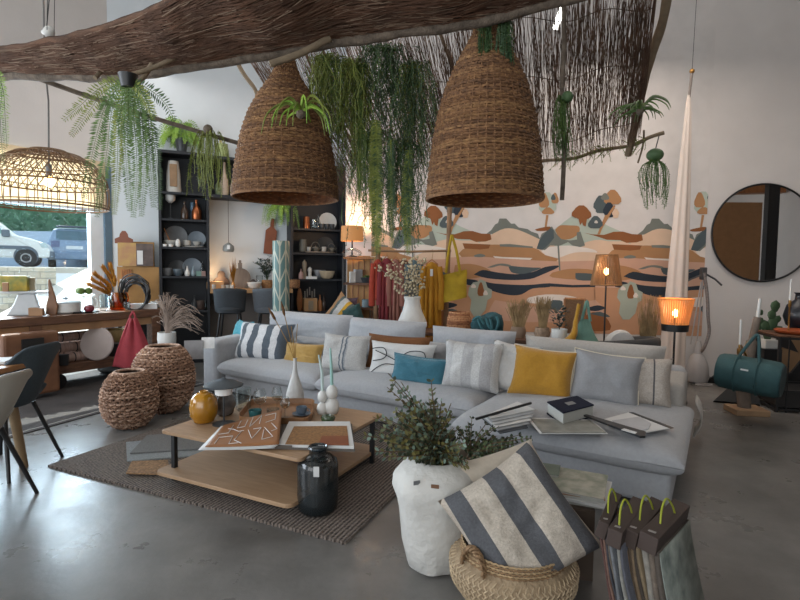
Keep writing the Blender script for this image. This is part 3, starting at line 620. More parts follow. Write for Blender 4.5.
m = M(); onplane_poly(m, [(531, 419), (563, 420), (569, 433), (542, 433)], .424, .004); m.build('page', phm, nw, smooth=False)
m = M(); onplane_poly(m, [(563, 420), (590, 421), (606, 433), (569, 433)], .424, .004); m.build('page', phm, nw, smooth=False)
m = M(); onplane_poly(m, [(527, 418), (592, 420), (608, 434), (540, 434)], .421, .002); m.build('cover', paper_m, nw, smooth=False)
pp = thing('sample_folder', 'white paper folder with a black edge on the right of the chaise', 'folder', (0, 0, 0))
m = M(); onplane_poly(m, [(629, 413), (674, 428), (640, 434), (600, 421)], .420, .006); m.build('sheet', paper_m, pp, smooth=False)
m = M(); onplane_poly(m, [(629, 412.5), (633, 412.5), (674, 428), (671, 429)], .426, .003); m.build('binding', black_m, pp, smooth=False)
m = M(); onplane_poly(m, [(612, 421), (640, 417), (651, 424), (648, 430), (628, 432)], .427, .004); m.build('insert', mat('pale_grey_paper', 'ACACAE', .8, .1, 8), pp, smooth=False)
rl = thing('sample_ruler', 'long black sample stick lying across the front of the chaise', 'stick', (0, 0, 0))
m = M(); onplane_poly(m, [(582, 416), (587, 416), (646, 433.5), (645, 438), (640, 438)], .437, .012); m.build('bar', black_m, rl, smooth=False)
m = M(); onplane_poly(m, [(621, 430), (624, 428.6), (637, 432.4), (635, 434)], .449, .002); m.build('label_strip', paper_m, rl, smooth=False)
# ---------------------------------------------------------------- rug under the coffee table
TU = Vector((.897, -.442, 0)); TV = Vector((.442, .897, 0)); TRZ = math.atan2(TU.y, TU.x)
a, b_, c = PZ(48, 467), PZ(345, 545), PZ(396, 496)
RU = (b_ - a).normalized(); RV = Vector((-RU.y, RU.x, 0)); rw = (b_ - a).length
rugm = mat('brown_grey_ribbed_rug', '5F5650', .95, .15, 40); N = rugm.node_tree.nodes; L = rugm.node_tree.links
tc = [x for x in N if x.type == 'TEX_COORD'][0]; wv = N.new('ShaderNodeTexWave'); wv.bands_direction = 'X'; wv.inputs['Scale'].default_value = 13; wv.inputs['Distortion'].default_value = 1.6; wv.inputs['Detail'].default_value = 3; wv.inputs['Detail Scale'].default_value = 6
L.new(tc.outputs['Object'], wv.inputs[0]); nz = N.new('ShaderNodeTexNoise'); nz.inputs['Scale'].default_value = 70; nz.inputs['Detail'].default_value = 4; L.new(tc.outputs['Object'], nz.inputs[0])
rp = N.new('ShaderNodeValToRGB'); rp.color_ramp.elements[0].color = lin('2B2522'); rp.color_ramp.elements[1].color = lin('8A7D73'); rp.color_ramp.elements[0].position = .2; rp.color_ramp.elements[1].position = .85
av = N.new('ShaderNodeMath'); av.operation = 'MULTIPLY_ADD'; av.inputs[1].default_value = .45
ad = N.new('ShaderNodeMath'); ad.operation = 'MULTIPLY_ADD'; ad.inputs[1].default_value = .9; ad.inputs[2].default_value = -.18; L.new(nz.outputs['Fac'], ad.inputs[0])
L.new(wv.outputs['Fac'], av.inputs[0]); L.new(ad.outputs[0], av.inputs[2]); L.new(av.outputs[0], rp.inputs[0]); L.new(rp.outputs[0], N['Principled BSDF'].inputs['Base Color'])
bp = N.new('ShaderNodeBump'); bp.inputs['Strength'].default_value = .9; bp.inputs['Distance'].default_value = .012; L.new(av.outputs[0], bp.inputs['Height']); L.new(bp.outputs[0], N['Principled BSDF'].inputs['Normal'])
m = M(); n = 150; top = [(i / n * rw, .006 * math.sin(i * 2.1)) for i in range(n + 1)]
m.slab([(x, y) for x, y in top] + [(rw, 2.55), (0, 2.55)], .0, .016)
one(m, 'ribbed_rug', rugm, 'brown-grey ribbed rug under the low coffee table', 'rug', (a.x, a.y, 0), math.atan2(RU.y, RU.x), smooth=False)
# rug samples
def samp(pts, z, label, m_):
    m = M(); onplane_poly(m, pts, z, .008); one(m, 'rug_sample', m_, label, 'rug sample', smooth=False)
samp([(126, 443), (200, 436), (214, 447), (200, 456), (127, 462)], .017, 'pale grey rug sample lying lowest left of the coffee table', mat('pale_loop_sample', '83888A', .95, .2, 90, .6, 200))
samp([(147, 436), (196, 433), (240, 436), (225, 448), (130, 454)], .027, 'mid grey rug sample lying on top of the paler one', mat('grey_loop_sample', '6F7070', .95, .25, 120, .6, 200))
samp([(132, 462), (168, 461), (169, 468), (158, 475), (126, 474)], .029, 'small jute rug sample with a woven natural texture', mat('jute_sample', '8A6B4C', .95, .45, 60, .9, 90))
# ---------------------------------------------------------------- coffee table
p1 = PZ(160, 430, .35); 
TW = (PZ(300, 459, .35) - p1).length; TD = (PZ(372, 412, .35) - PZ(300, 459, .35)).length
q_ = PZ(300, 459, .35); TU = (q_ - p1).normalized(); TV = Vector((-TU.y, TU.x, 0)); TRZ = math.atan2(TU.y, TU.x)
ct = thing('coffee_table', 'low two-level oak coffee table with black metal legs', 'coffee table', (p1.x, p1.y, 0), TRZ)
def rrect(x0, x1, y0, y1, r, n=5):
    out = []
    for cx_, cy_, a0 in ((x1 - r, y0 + r, -90), (x1 - r, y1 - r, 0), (x0 + r, y1 - r, 90), (x0 + r, y0 + r, 180)):
        for k in range(n + 1): a_ = R(a0 + 90 * k / n); out.append((cx_ + r * math.cos(a_), cy_ + r * math.sin(a_)))
    return out
M().slab(rrect(0, TW, 0, TD, .03), .328, .35).build('table_top', wood_m, ct, smooth=False, bevel=.003)
M().slab(rrect(.0, TW - .03, -.05, TD + .0, .05), .075, .10).build('lower_shelf', wood_m, ct, smooth=False, bevel=.003)
for x, y in ((.07, .05), (TW - .02, .16), (TW - .03, TD - .12), (.07, TD - .1)):
    m = M(); m.box((x, y, .172), (.028, .028, .312)); m.build('leg', black_m, ct, smooth=False)
m = M(); 
for x in (.07, TW - .04): M().box((x, TD / 2, .318), (.025, TD - .15, .02)).build('rail', black_m, ct, smooth=False)
def tt(px, py, z=.35): return PZ(px, py, z)
# big open book
bk_ = thing('pattern_book', 'large open pattern book with a rust page of white line letters', 'book', (0, 0, 0))
rust_p = mat('rust_print', '8A5C36', .6, .06); ph2 = mat('dune_photo_print', '9A7040', .6, .35, 60, hx2='6D4A28', stretch=(1, 1, 1))
Z0 = .375
L0, L1, L2, L3 = tt(205, 447, Z0), tt(224, 425, Z0), tt(282, 419, Z0), tt(279, 447, Z0)
def pg(u, v, off=0, k=1.0):
    a_ = L0.lerp(L3, u); b2 = L1.lerp(L2, u); q = a_.lerp(b2, v); return (q.x, q.y, Z0 + off + k * (.055 * u ** 2 * (.3 + v * .9) + (.02 * math.sin(u * 3) * v)))
M().sheet(lambda u, v: pg(u, v), 20, 10).build('left_page', rust_p, bk_, thick=.003)
for i in range(3): M().sheet(lambda u, v: tuple(Vector(pg(u * 1.03 - .05 - i * .02, v, -.005 - i * .006, .8))), 12, 8).build('under_page', paper_m, bk_, thick=.003)
ln = M()
for path in [[(.05, .5), (.2, .5), (.2, .9)], [(.1, .1), (.1, .35), (.3, .35), (.3, .08), (.45, .1)], [(.3, .95), (.3, .65), (.42, .65), (.42, .95)], [(.5, .95), (.5, .6), (.65, .95), (.65, .6)], [(.5, .5), (.6, .2), (.7, .5), (.55, .5)], [(.72, .9), (.9, .9), (.9, .7), (.72, .65)], [(.75, .5), (.9, .2), (.75, .15), (.75, .5)], [(.4, .5), (.35, .2), (.5, .05)], [(.85, .6), (.95, .4), (.85, .35)], [(.15, .7), (.25, .62), (.35, .5), (.45, .5)]]:
    pts = []
    for i in range(len(path) - 1):
        for k in range(6): t = k / 6; pts.append(pg(lerp(path[i][0], path[i + 1][0], t), lerp(path[i][1], path[i + 1][1], t), .0035))
    ln.tube(pts, .0022, 4)
ln.build('line_print', paper_m, bk_)
m = M(); onplane_poly(m, [(289, 424), (350, 424), (354, 449), (278, 447)], .362, .018); m.build('right_page', paper_m, bk_, smooth=False)
m = M(); onplane_poly(m, [(294, 426.5), (347, 426), (349, 445.5), (285, 444.5)], .380, .0015); m.build('photo', ph2, bk_, smooth=False)
m = M(); onplane_poly(m, [(322, 436), (348, 436), (349, 445.5), (318, 445)], .3816, .001); m.build('photo_corner', mat('dark_rust_print', '7A3F1E', .6), bk_, smooth=False)
m = M(); onplane_poly(m, [(204, 449), (228, 426), (352, 425), (355, 452), (276, 449)], .352, .010); m.build('back_cover', mat('grey_cover', '57504A', .7), bk_, smooth=False)
m = M(); onplane_poly(m, [(272, 432), (292, 432), (292, 448), (268, 448)], .362, .012); m.build('spine', mat('grey_cover', '57504A', .7), bk_, smooth=False)
# vessels on the table
def vessel(name, label, cat, pos, prof, m_, n=28, wob=0, group=None, **k):
    o = M().lathe(prof, (0, 0, 0), n, wob=wob, **k).build(name, m_, None, pos, label=label, cat=cat, group=group); return o
def hollow(prof, t): return prof + [(max(r - t, .001), z) for r, z in reversed(prof) if z > prof[0][1] + t * .9 or r > t] 
def sc_prof(pr, s, sz=None): return [(r * s, z * (sz or s)) for r, z in pr]
p = tt(201, 424); s_ = 1.0
amber_m = mat('amber_glaze', '8F5F12', .12, .2, 7, hx2='B07C20', spec=.8)
vessel('amber_vase', 'round glossy amber vase on the left of the coffee table', 'vase', (p.x, p.y + .05, .35), [(.04, 0), (.065, .006), (.088, .05), (.094, .10), (.085, .16), (.055, .195), (.026, .204), (.03, .212), (.026, .215), (.02, .205), (.018, .12)], amber_m, cap1=False)
# mushroom lamp
p = tt(224, 424); d = p.y; lp = thing('table_lamp', 'small table lamp with a grey cone shade over a white diffuser', 'lamp', (p.x, p.y, .35))
M().lathe([(.075, 0), (.075, .006), (.02, .012), (.006, .02)], n=28).build('base', dgrey_m, lp)
M().lathe([(.006, .015), (.006, .235)], n=10).build('stem', dgrey_m, lp)
M().lathe([(.045, .20), (.055, .205), (.06, .26), (.04, .275)], n=24).build('diffuser', mat('opal_glass', 'E6E6E4', .4, .02), lp)
M().lathe([(.126, .262), (.128, .268), (.07, .295), (.02, .305), (.008, .318), (.006, .318)], n=32).build('lamp_shade', mat('slate_shade', '3C444A', .6, .1), lp)
p = tt(222, 417); vessel('smoked_vase', 'smoked marbled glass vase behind the small table lamp', 'vase', (p.x, p.y + .06, .35), [(.04, 0), (.058, .01), (.075, .07), (.07, .12), (.045, .18), (.05, .21), (.044, .21), (.02, .03)], mat('marbled_smoke_glass', '77706C', .2, .4, 9, hx2='2C2A2A', spec=.7), cap1=False)
p = tt(241, 411); vessel('tumbler', 'large clear ribbed tumbler beside the smoked vase', 'glass', (p.x, p.y + .05, .35), [(.05, 0), (.055, .005), (.06, .16), (.057, .16), (.052, .01)], glass_m, cap1=False)
# tray
tray = thing('serving_tray', 'rounded oak tray with glasses and cups on the coffee table', 'tray', (0, 0, 0))
tm = mat('tray_oak', '8F6846', .5, .1, 6, .05, 60, hx2='7B5536')
q = [tt(237, 423, .355), tt(251, 404, .355), tt(314, 404, .355), tt(312, 419, .355), tt(306, 424, .355)]
m = M(); 
def smooth_poly(q, n=6): return [v for v in cut([(a.x, a.y, 0) for a in q] + [(q[0].x, q[0].y, 0)], n)][:-1]
qq = []
for i in range(len(q)):
    a0, a1, a2 = q[i - 1], q[i], q[(i + 1) % len(q)]
    for t in (0, .5, 1): 
        s1 = a1 + (a0 - a1) * .16; s2 = a1 + (a2 - a1) * .16; qq.append(s1.lerp(a1, t).lerp(a1.lerp(s2, t), t))
sg = sum(qq[i].x * qq[(i + 1) % len(qq)].y - qq[(i + 1) % len(qq)].x * qq[i].y for i in range(len(qq)))
if sg < 0: qq = qq[::-1]
M().slab([(v.x, v.y) for v in qq], .351, .358).build('tray_base', tm, tray, smooth=False)
cc = sum(qq, Vector()) / len(qq); m = M(); vs = []; k = len(qq)
for v in qq: vs += [(v.x, v.y, .351), (v.x + (v.x - cc.x) * .03, v.y + (v.y - cc.y) * .03, .398), (v.x + (v.x - cc.x) * .0, v.y + (v.y - cc.y) * .0, .398), (v.x - (v.x - cc.x) * .03, v.y - (v.y - cc.y) * .03, .356)]
m.add(vs, [(i * 4 + e, ((i + 1) % k) * 4 + e, ((i + 1) % k) * 4 + (e + 1) % 4, i * 4 + (e + 1) % 4) for i in range(k) for e in range(4)]); m.build('tray_rim', tm, tray, smooth=False)
def wineglass(px, py, h, r, label):
    p = tt(px, py, .358); o = thing('wine_glass', label, 'glass', (p.x, p.y, .358), group='wine glasses on the tray')
    M().lathe([(r * .8, 0), (r * .8, .003), (.004, .008), (.003, h * .45)], n=20).build('stem', glass_m, o)
    M().lathe([(.004, h * .45), (r * .6, h * .5), (r, h * .65), (r * .95, h * .8), (r * .7, h)], n=24, cap0=False, cap1=False).build('bowl', glass_m, o)
    M().lathe([(.003, h * .455), (r * .58, h * .51), (r * .9, h * .62), (.001, h * .62)], n=20).build('wine_tint', thin_glass('brown_tint_glass', 'E6D6C6', .03), o)
wineglass(260, 417, .20, .047, 'largest wine glass at the left of the tray')
wineglass(277, 413, .19, .040, 'wine glass at the back middle of the tray')
wineglass(285, 418, .15, .035, 'small stemmed glass in front beside the clear tumbler')
p = tt(273, 420, .358); vessel('tumbler', 'short clear tumbler at the front of the tray', 'glass', (p.x, p.y, .358), [(.036, 0), (.04, .004), (.043, .08), (.040, .08), (.035, .01)], glass_m, cap1=False)
p = tt(254, 418, .358); vessel('bowl', 'small teal glazed bowl at the left of the tray', 'bowl', (p.x, p.y + .03, .358), [(.030, 0), (.042, .004), (.045, .05), (.040, .05), (.036, .01)], mat('teal_glaze', '2E5E60', .25, .2, 9, spec=.7), cap1=False)
p = tt(301, 416, .358); cs = thing('cup_and_saucer', 'blue-grey cup and saucer at the right of the tray', 'cup', (p.x, p.y + .02, .358)); cg = mat('blue_grey_glaze', '5E6C7A', .35, .1)
M().lathe([(.03, 0), (.065, .012), (.066, .015), (.03, .006)], n=28).build('saucer', cg, cs)
M().lathe([(.022, .008), (.036, .02), (.04, .062), (.036, .062), (.03, .02)], n=24, cap1=False).build('cup', cg, cs)
m = M(); m.tube([(.04 + .02 * math.sin(t * math.pi / 6), 0, .02 + .03 * t / 6) for t in range(7)], .004, 6); m.build('handle', cg, cs)
# bottle vase with dried stems
p = tt(295, 402); vz = thing('bottle_vase', 'white ribbed bottle vase holding dried seed stems behind the tray', 'vase', (p.x, p.y, .35))
M().lathe([(.05, 0), (.068, .01), (.070, .06), (.052, .13), (.026, .21), (.014, .28), (.013, .34), (.017, .35), (.012, .35), (.01, .25)], n=24, wob=.05, cap1=False).build('body', mat('white_ribbed_ceramic', 'BFBEBC', .6, .05, 6, .8, 40), vz)
m = M(); sd = M()
for a_, b2, s2 in ((-.16, .66, 1), (-.085, .70, 1), (-.03, .60, 0), (.02, .62, 0)):
    pts = cut([(0, 0, .3), (a_ * .3, .0, .45), (a_, 0, b2)], 6); m.tube(pts, .003, 5)
    if s2:
        e = Vector(pts[-1]); dd = (Vector(pts[-1]) - Vector(pts[-4])).normalized(); sd.tube([e - dd * .02, e, e + dd * .05, e + dd * .10], [.003, .011, .011, .002], 8)
m.build('stem', mat('tan_stem', '8A6A34', .8), vz); sd.build('seed_head', mat('brown_seed', '5E3F20', .9, .3, 60), vz)
# double bulb vase with twisted candles
p = tt(327, 416); dv = thing('bulb_candle_holder', 'white candle holder of stacked bulbs with two pale candles', 'candle holder', (p.x, p.y + .06, .35))
def bulbs(x, y, parts): 
    m = M(); pr = []
    for zc_, r_ in parts:
        for k in range(9): a_ = math.pi * k / 8; pr.append((max(r_ * math.sin(a_), .016), zc_ - r_ * 1.25 * math.cos(a_)))
    return m.lathe(pr, (x, y, 0), 24)
bulbs(-.042, 0, [(.035, .042), (.125, .036)]).build('bulb_column', white_m, dv); bulbs(.025, .01, [(.05, .055), (.155, .044)]).build('bulb_column', white_m, dv)
m = M(); m.tube([(-.042, 0, .16), (-.046, 0, .30), (-.07, 0, .43)], [.011, .010, .006], 10); m.build('candle', mat('pale_candle_wax', 'AFC0BD', .5, .03), dv)
m = M(); m.tube([(.025, .01, .20), (.02, .01, .34), (.012, .01, .48)], [.012, .011, .006], 10); m.build('candle', mat('mint_candle_wax', '8FB7B0', .5, .03), dv)
p = tt(328, 422); m = M(); m.lathe([(.02, 0), (.045, .012), (.05, .03), (.042, .045), (.02, .05), (.015, .04)], n=24, wob=.12); one(m, 'green_pebble_dish', mat('green_glass_dish', '3B4A30', .2, .3, 8, spec=.7), 'small dark green glass tealight dish on the table beside the bulb holder', 'dish', (p.x, p.y - .0, .35))
# round tray on the lower shelf
p = PZ(297, 459, .12); one(M().lathe([(.10, 0), (.125, .012), (.135, .04), (.127, .04), (.115, .016)], n=36), 'round_tray', mat('plum_wood', '5B4640', .5, .1), 'round dark plum tray on the lower shelf behind the smoked jar', 'tray', (p.x + .06, p.y + .06, .10))
# smoked glass jar
p = PZ(313, 519, .016); jr = thing('smoked_jar', 'tall smoked blue glass jar standing on the rug edge', 'jar', (p.x + .01, p.y + .10, .016)); jr.scale = (.92,) * 3
sg = mat('smoked_blue_glass', '1D2427', .05, .05, alpha=.72, spec=.9)
pr = [(.06, 0), (.105, .008), (.122, .03), (.126, .08), (.126, .29), (.118, .325), (.085, .352), (.055, .362), (.052, .395), (.058, .402)]
M().lathe(pr, n=40, cap1=False).build('body', sg, jr)
M().lathe([(.05, .004), (.10, .012), (.117, .032), (.120, .075), (.06, .08), (.001, .08)], n=40).build('thick_base', mat('dark_blue_glass_base', '0B1218', .08, .2, spec=.8), jr)
M().lathe([(.055, .392), (.062, .402), (.056, .412), (.048, .402)], n=32, cap0=False, cap1=False).build('lip', mat('dark_blue_glass', '1D272E', .1, .2, spec=.8), jr)
m = M(); m.box((.012, -.132, .30), (.034, .002, .062)); m.build('price_tag', paper_m, jr, smooth=False)
# ================================================================ canopies, pendants, branches
random.seed(21)
# near brushwood canopy, seen from below
E1 = [(-60, 74, 3.55), (0, 69, 3.35), (60, 71, 3.25), (125, 70, 3.16), (180, 61, 3.08), (250, 50, 3.0), (330, 36, 2.9), (400, 25, 2.82), (470, 15, 2.74), (540, -2, 2.66), (640, -30, 2.55), (760, -60, 2.45)]
E2 = [(-60, 50, 3.15), (0, 48, 3.05), (50, 38, 2.95), (90, 28, 2.85), (130, 16, 2.72), (170, -2, 2.55), (230, -45, 2.3), (300, -95, 2.1), (380, -140, 1.95), (470, -180, 1.9), (600, -230, 1.85), (700, -260, 1.8)]
e1 = cut([P(*q) for q in E1], 6); e2 = cut([P(*q) for q in E2], 6)
def can(u, v):
    i = u * (len(e1) - 1); k = min(int(i), len(e1) - 2); t = i - k
    a_ = e1[k].lerp(e1[k + 1], t); b2 = e2[k].lerp(e2[k + 1], t); q = a_.lerp(b2, v)
    q.z -= .035 * math.sin(v * 3.14) * (.5 + u) ; q.z += .05 * noise.noise(q * 2.2) * math.sin(v * 3.14) + .012 * noise.noise(q * 9)
    return q
cn = thing('brushwood_canopy', 'dense brown brushwood canopy sweeping across the top left of the ceiling', 'canopy', (0, 0, 0))
M().sheet(lambda u, v: can(u, v), 120, 26).build('brush_mat', mat('dense_brushwood', '785844', .95, .3, 5, 1.0, 70, hx2='3C2A20', stretch=(1, 3, 3)), cn, thick=.03)
m = M()
for i in range(3600):
    u = random.random() * .95; v = random.random(); l = rnd(.03, .09); dv = rnd(-.10, .05)
    pts = []
    for k in range(4):
        q = can(min(1, u + l * k / 3), min(1, max(0, v + dv * k / 3))); q.z -= .017 + .012 * random.random(); pts.append(q)
    m.tube(pts, rnd(.0012, .0028), 3, mi=random.choice((0, 0, 0, 0, 1)))
o = m.build('twig', [mat('twig_reddish', '6B4B38', .9, .3, 6, hx2='4A3428'), mat('twig_pale', '86705E', .9, .2, 6)], cn, kind='stuff')
m = M(); pts = [can(i / 60, -.0) + Vector((0, .03, -.02 + .012 * noise.noise(Vector((i * .3, 0, 0))))) for i in range(61)]
m.tube(pts, [.036 + .006 * noise.noise(Vector((i * .5, 3, 0))) for i in range(61)], 10); m.build('edge_pole', bark_m, cn)
for px, py, d, dx, dy in ((176, 57, 3.0, -46, 18), (330, 38, 2.85, -60, 26)):
    m = M(); m.tube(cut([P(px, py, d), P(px + dx * .5, py + dy * .6, d - .02), P(px + dx, py + dy, d - .05)], 5), [.014] * 11 if px < 200 else [.02] * 11, 8); m.build('side_branch', mat('pale_branch', '7A6A56', .9, .15, 20, .4, 80), cn)
m = M(); m.tube(cut([P(152, 64, 3.0), P(143, 78, 2.98), P(132, 88, 2.95)], 4), .014, 8); m.build('side_branch', MC['pale_branch'], cn)
m = M(); m.tube([P(95, 78, 3.1), P(102, 70, 3.15)], .013, 8); m.build('side_branch', MC['pale_branch'], cn)
for px in (47, 54):
    m = M(); m.tube([P(px, 38 if px == 54 else 30, 3.0), P(px + 3, -160, 3.05)], .002, 5); m.build('hanging_wire', black_m, cn)
# far see-through twig screen, sloping down to the back
K = 1.55
W0 = P(620, -14, 2.43 * K); SDn = Vector((.50, .80, -.95)).normalized(); SRt = Vector((.849, -.528, 0))
NN = SDn.cross(SRt).normalized()
def onS(px, py, off=0):
    r = ray(px, py); return EYE + r * ((W0 + NN * off - EYE).dot(NN) / r.dot(NN))
tl, bl_, br_, tr_ = onS(222, 24), onS(336, 190), onS(648, 136), onS(672, -22)
mids = [onS(px, py) for px, py in ((336, 196), (380, 196), (430, 168), (480, 160), (545, 163), (598, 154), (640, 136))]
tops = [onS(px, py) for px, py in ((224, 22), (300, 10), (380, 0), (460, -10), (540, -20), (605, -25), (660, -30))]
bc = cut(mids, 8); tc_ = cut(tops, 8)
def scr(u, v):
    i = u * (len(bc) - 1); k = min(int(i), len(bc) - 2); t = i - k
    return tc_[k].lerp(tc_[k + 1], t).lerp(bc[k].lerp(bc[k + 1], t), v)
ts = thing('twig_screen', 'see-through screen of thin upright twigs hanging behind the woven pendants', 'screen', (0, 0, 0))
m = M(); m2 = M()
for i in range(2700):
    u = random.random(); a0 = rnd(-.05, .75); l = rnd(.3, .6); du = rnd(-.02, .02); a1 = min(a0 + l, 1.0 + rnd(-.02, .035)); a0 = max(0, a0)
    if a1 - a0 < .1: continue
    off = rnd(-.02, .02); pts = []; ph = random.random() * 9
    for k in range(5):
        t = k / 4; q = scr(min(1, max(0, u + du * t + .003 * math.sin(ph + t * 7))), lerp(a0, a1, t)) + NN * off; pts.append(q)
    m.tube(pts, [rnd(.0015, .0030)] * 3 + [.0016, .001], 3, mi=random.choice((0, 0, 1)))
m.build('twig', [MC['twig_brown'], MC['twig_reddish']], ts, kind='stuff')
for v in (.18, .48, .86): 
    m = M(); m.tube([scr(i / 40, v + .02 * math.sin(i * .7)) - NN * .015 for i in range(41)], .0035, 5); m.build('binding_wire', mat('rusty_wire', '4A3C34', .7), ts)
for pts, r0 in (([(669, -20), (663, 20), (650, 60), (640, 100), (634, 130), (628, 155)], .034), ([(540, 161), (575, 158), (600, 150), (630, 146), (648, 138), (664, 133)], .017), ([(232, 48), (240, 68), (254, 88), (262, 104), (285, 128)], .024), ([(300, 20), (308, 60), (330, 100), (356, 150)], .014), ([(436, 22), (450, 60), (459, 92)], .016), ([(644, 130), (643, 145), (638, 163)], .008)):
    q = cut([onS(x, y, -.10) for x, y in pts], 6); m = M(); m.tube([v + NN * .012 * noise.noise(v * 6) for v in q], [r0 * (1 + .15 * noise.noise(v * 9)) for v in q], 9); m.build('support_branch', MC['pale_branch'], ts)
# long thin poles
pl = thing('hanging_pole', 'thin dark pole hanging straight down in front of the twig screen', 'pole', P(562, 200, 3.15))
q0 = P(562, 200, 3.15); m = M(); q = cut([P(562, 200, 3.15), P(564, 150, 3.15), P(562, 90, 3.15), P(564, 40, 3.15), P(563, -60, 3.15)], 5); m.tube([v - q0 for v in q], .014, 8); m.build('pole', bark_m, pl)
m = M(); m.tube([P(563, 88, 3.14) - q0, P(566, 78, 3.13) - q0, P(572, 72, 3.12) - q0], .004, 5); m.build('side_twig', bark_m, pl)
rd = M(); q = [P(20, 72, 3.5), P(110, 104, 3.75), P(180, 126, 3.95), P(262, 150, 4.15)]; rd.tube(cut(q, 5), .017, 8)
one(rd, 'branch_pole', bark_m, 'long thin branch running down from the left canopy to the left woven pendant', 'branch')
# ---- woven pendants
def woven(name, label, cat, loc, prof, rows, ribs, amp, sr, mats, group=None, inner=True, seg=2, flat=1.0, rz=0, jitter=.2):
    """profile [(r, z)] woven from wavy rows over upright ribs"""
    t_ = thing(name, label, cat, loc, rz, group)
    L_ = [0]
    for i in range(1, len(prof)): L_.append(L_[-1] + math.dist(prof[i], prof[i - 1]))
    def at(s_):
        s_ *= L_[-1]
        for i in range(1, len(prof)):
            if s_ <= L_[i] or i == len(prof) - 1:
                k = (s_ - L_[i - 1]) / max(L_[i] - L_[i - 1], 1e-9); return lerp(prof[i - 1][0], prof[i][0], k), lerp(prof[i - 1][1], prof[i][1], k)
    m = M(); n = ribs * seg
    for j in range(rows):
        r_, z_ = at((j + .5) / rows); pts = []
        for k in range(n):
            a_ = 2 * math.pi * k / n; w_ = amp * math.cos(math.pi * k / seg + math.pi * j)
            rr_ = r_ + w_ + amp * .5 * jitter * random.uniform(-1, 1); pts.append((rr_ * math.cos(a_), rr_ * math.sin(a_), z_ + sr * jitter * random.uniform(-1, 1)))
        m.tube(pts, sr * flat, 4, mi=random.randrange(len(mats)), closed=True)
    m.build('weave', mats, t_)
    m = M()
    for k in range(ribs):
        a_ = 2 * math.pi * k / ribs; m.tube([(at(s_ / 14)[0] * math.cos(a_), at(s_ / 14)[0] * math.sin(a_), at(s_ / 14)[1]) for s_ in range(15)], sr * .7, 4)
    m.build('rib', mats[0], t_, kind='stuff')
    return t_, at
wk = [mat('seagrass', '8F6844', .85, .3, 45, .5, 120, hx2='5B3D28'), mat('seagrass_light', '9A744C', .85, .3, 45, hx2='65462E'), mat('seagrass_dark', '7F5B3D', .85, .3, 45, hx2='4F3624')]
def bell(w, h):
    pts = [(1.0, 0), (.99, .05), (.955, .18), (.90, .32), (.82, .46), (.70, .60), (.54, .72), (.38, .81), (.26, .88), (.20, .94), (.16, 1.0)]
    return [(r * w / 2, z * h) for r, z in pts]
def pendant(label, pxc, pyb, wpx, pyt, d, rows=60, ribs=44, bulb=(0, .35)):
    w_ = wpx * d / F; b0 = P(pxc, pyb, d); h_ = P(pxc, pyt, d).z - b0.z
    t_, at = woven('woven_pendant', label, 'pendant lamp', b0, bell(w_, h_), rows, ribs, .004, h_ / rows * .50, wk, group='bell-shaped woven pendants', jitter=.35)
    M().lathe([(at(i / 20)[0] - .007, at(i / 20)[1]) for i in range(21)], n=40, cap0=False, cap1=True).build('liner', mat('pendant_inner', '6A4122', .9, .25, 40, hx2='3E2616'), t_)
    m = M(); r0 = w_ / 2; m.tube([(r0 * math.cos(a_ * math.pi / 24), r0 * math.sin(a_ * math.pi / 24), 0) for a_ in range(48)], .008, 6, closed=True); m.build('rim', wk[0], t_)
    m = M(); m.ball((0, 0, h_ * .40), .035, 14); m.build('bulb', bulb_m, t_)
    m = M(); m.tube([(0, 0, h_ * .42), (0, 0, h_ * .55)], .018, 10); m.build('lamp_holder', black_m, t_)
    m = M(); m.tube([(0, 0, h_ * .5), (0, 0, h_ + 1.2)], .005, 6); m.build('cord', black_m, t_)
    return t_, b0, h_, w_
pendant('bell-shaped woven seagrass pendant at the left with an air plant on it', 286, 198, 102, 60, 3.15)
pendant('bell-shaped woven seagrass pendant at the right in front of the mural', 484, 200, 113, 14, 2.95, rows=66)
# ---- rattan lattice dome
b0 = P(50, 207, 3.75); w_ = 104 * 3.75 / F
dm = thing('rattan_pendant', 'flat dome pendant of open rattan lattice in front of the window blind', 'pendant lamp', b0)
hd = (P(50, 150, 3.75).z - b0.z); rr0 = w_ / 2
dpf = [(.98, 0), (1.0, .10), (1.0, .32), (.96, .5), (.88, .66), (.74, .80), (.54, .91), (.30, .98), (.1, 1.0)]
def dat(s_):
    i = s_ * (len(dpf) - 1); k = min(int(i), len(dpf) - 2); t = i - k
    return lerp(dpf[k][0], dpf[k + 1][0], t) * rr0, lerp(dpf[k][1], dpf[k + 1][1], t) * hd
rat = mat('rattan', '8E6F4E', .6, .25, 30, hx2='6B5039')
m = M()
for s_, th in ((0, .007), (.06, .004), (.30, .006), (.36, .004), (.55, .004), (.60, .004), (.75, .004), (.88, .006), (.97, .005)):
    r_, z_ = dat(s_); m.tube([(r_ * math.cos(k * math.pi / 30), r_ * math.sin(k * math.pi / 30), z_) for k in range(60)], th, 5, closed=True)
m.build('hoop', rat, dm, kind='stuff')
m = M()
for k in range(44):
    a_ = 2 * math.pi * k / 44
    m.tube([(dat(s_)[0] * math.cos(a_), dat(s_)[0] * math.sin(a_), dat(s_)[1]) for s_ in (0, .1, .2, .3, .36)], .0035, 4)
    for sg_ in (-1, 1):
        m.tube([(dat(s_)[0] * math.cos(a_ + sg_ * (s_ - .3) * .9), dat(s_)[0] * math.sin(a_ + sg_ * (s_ - .3) * .9), dat(s_)[1]) for s_ in [.3 + .68 * q / 8 for q in range(9)]], .003, 4)
m.build('lattice', rat, dm, kind='stuff')
M().ball((0, 0, hd * .45), .035, 14, sz=1.2).build('bulb', bulb_m, dm)
m = M(); m.tube([(0, 0, hd * .5), (0, 0, hd * .75)], .02, 10); m.build('lamp_holder', grey_m, dm)
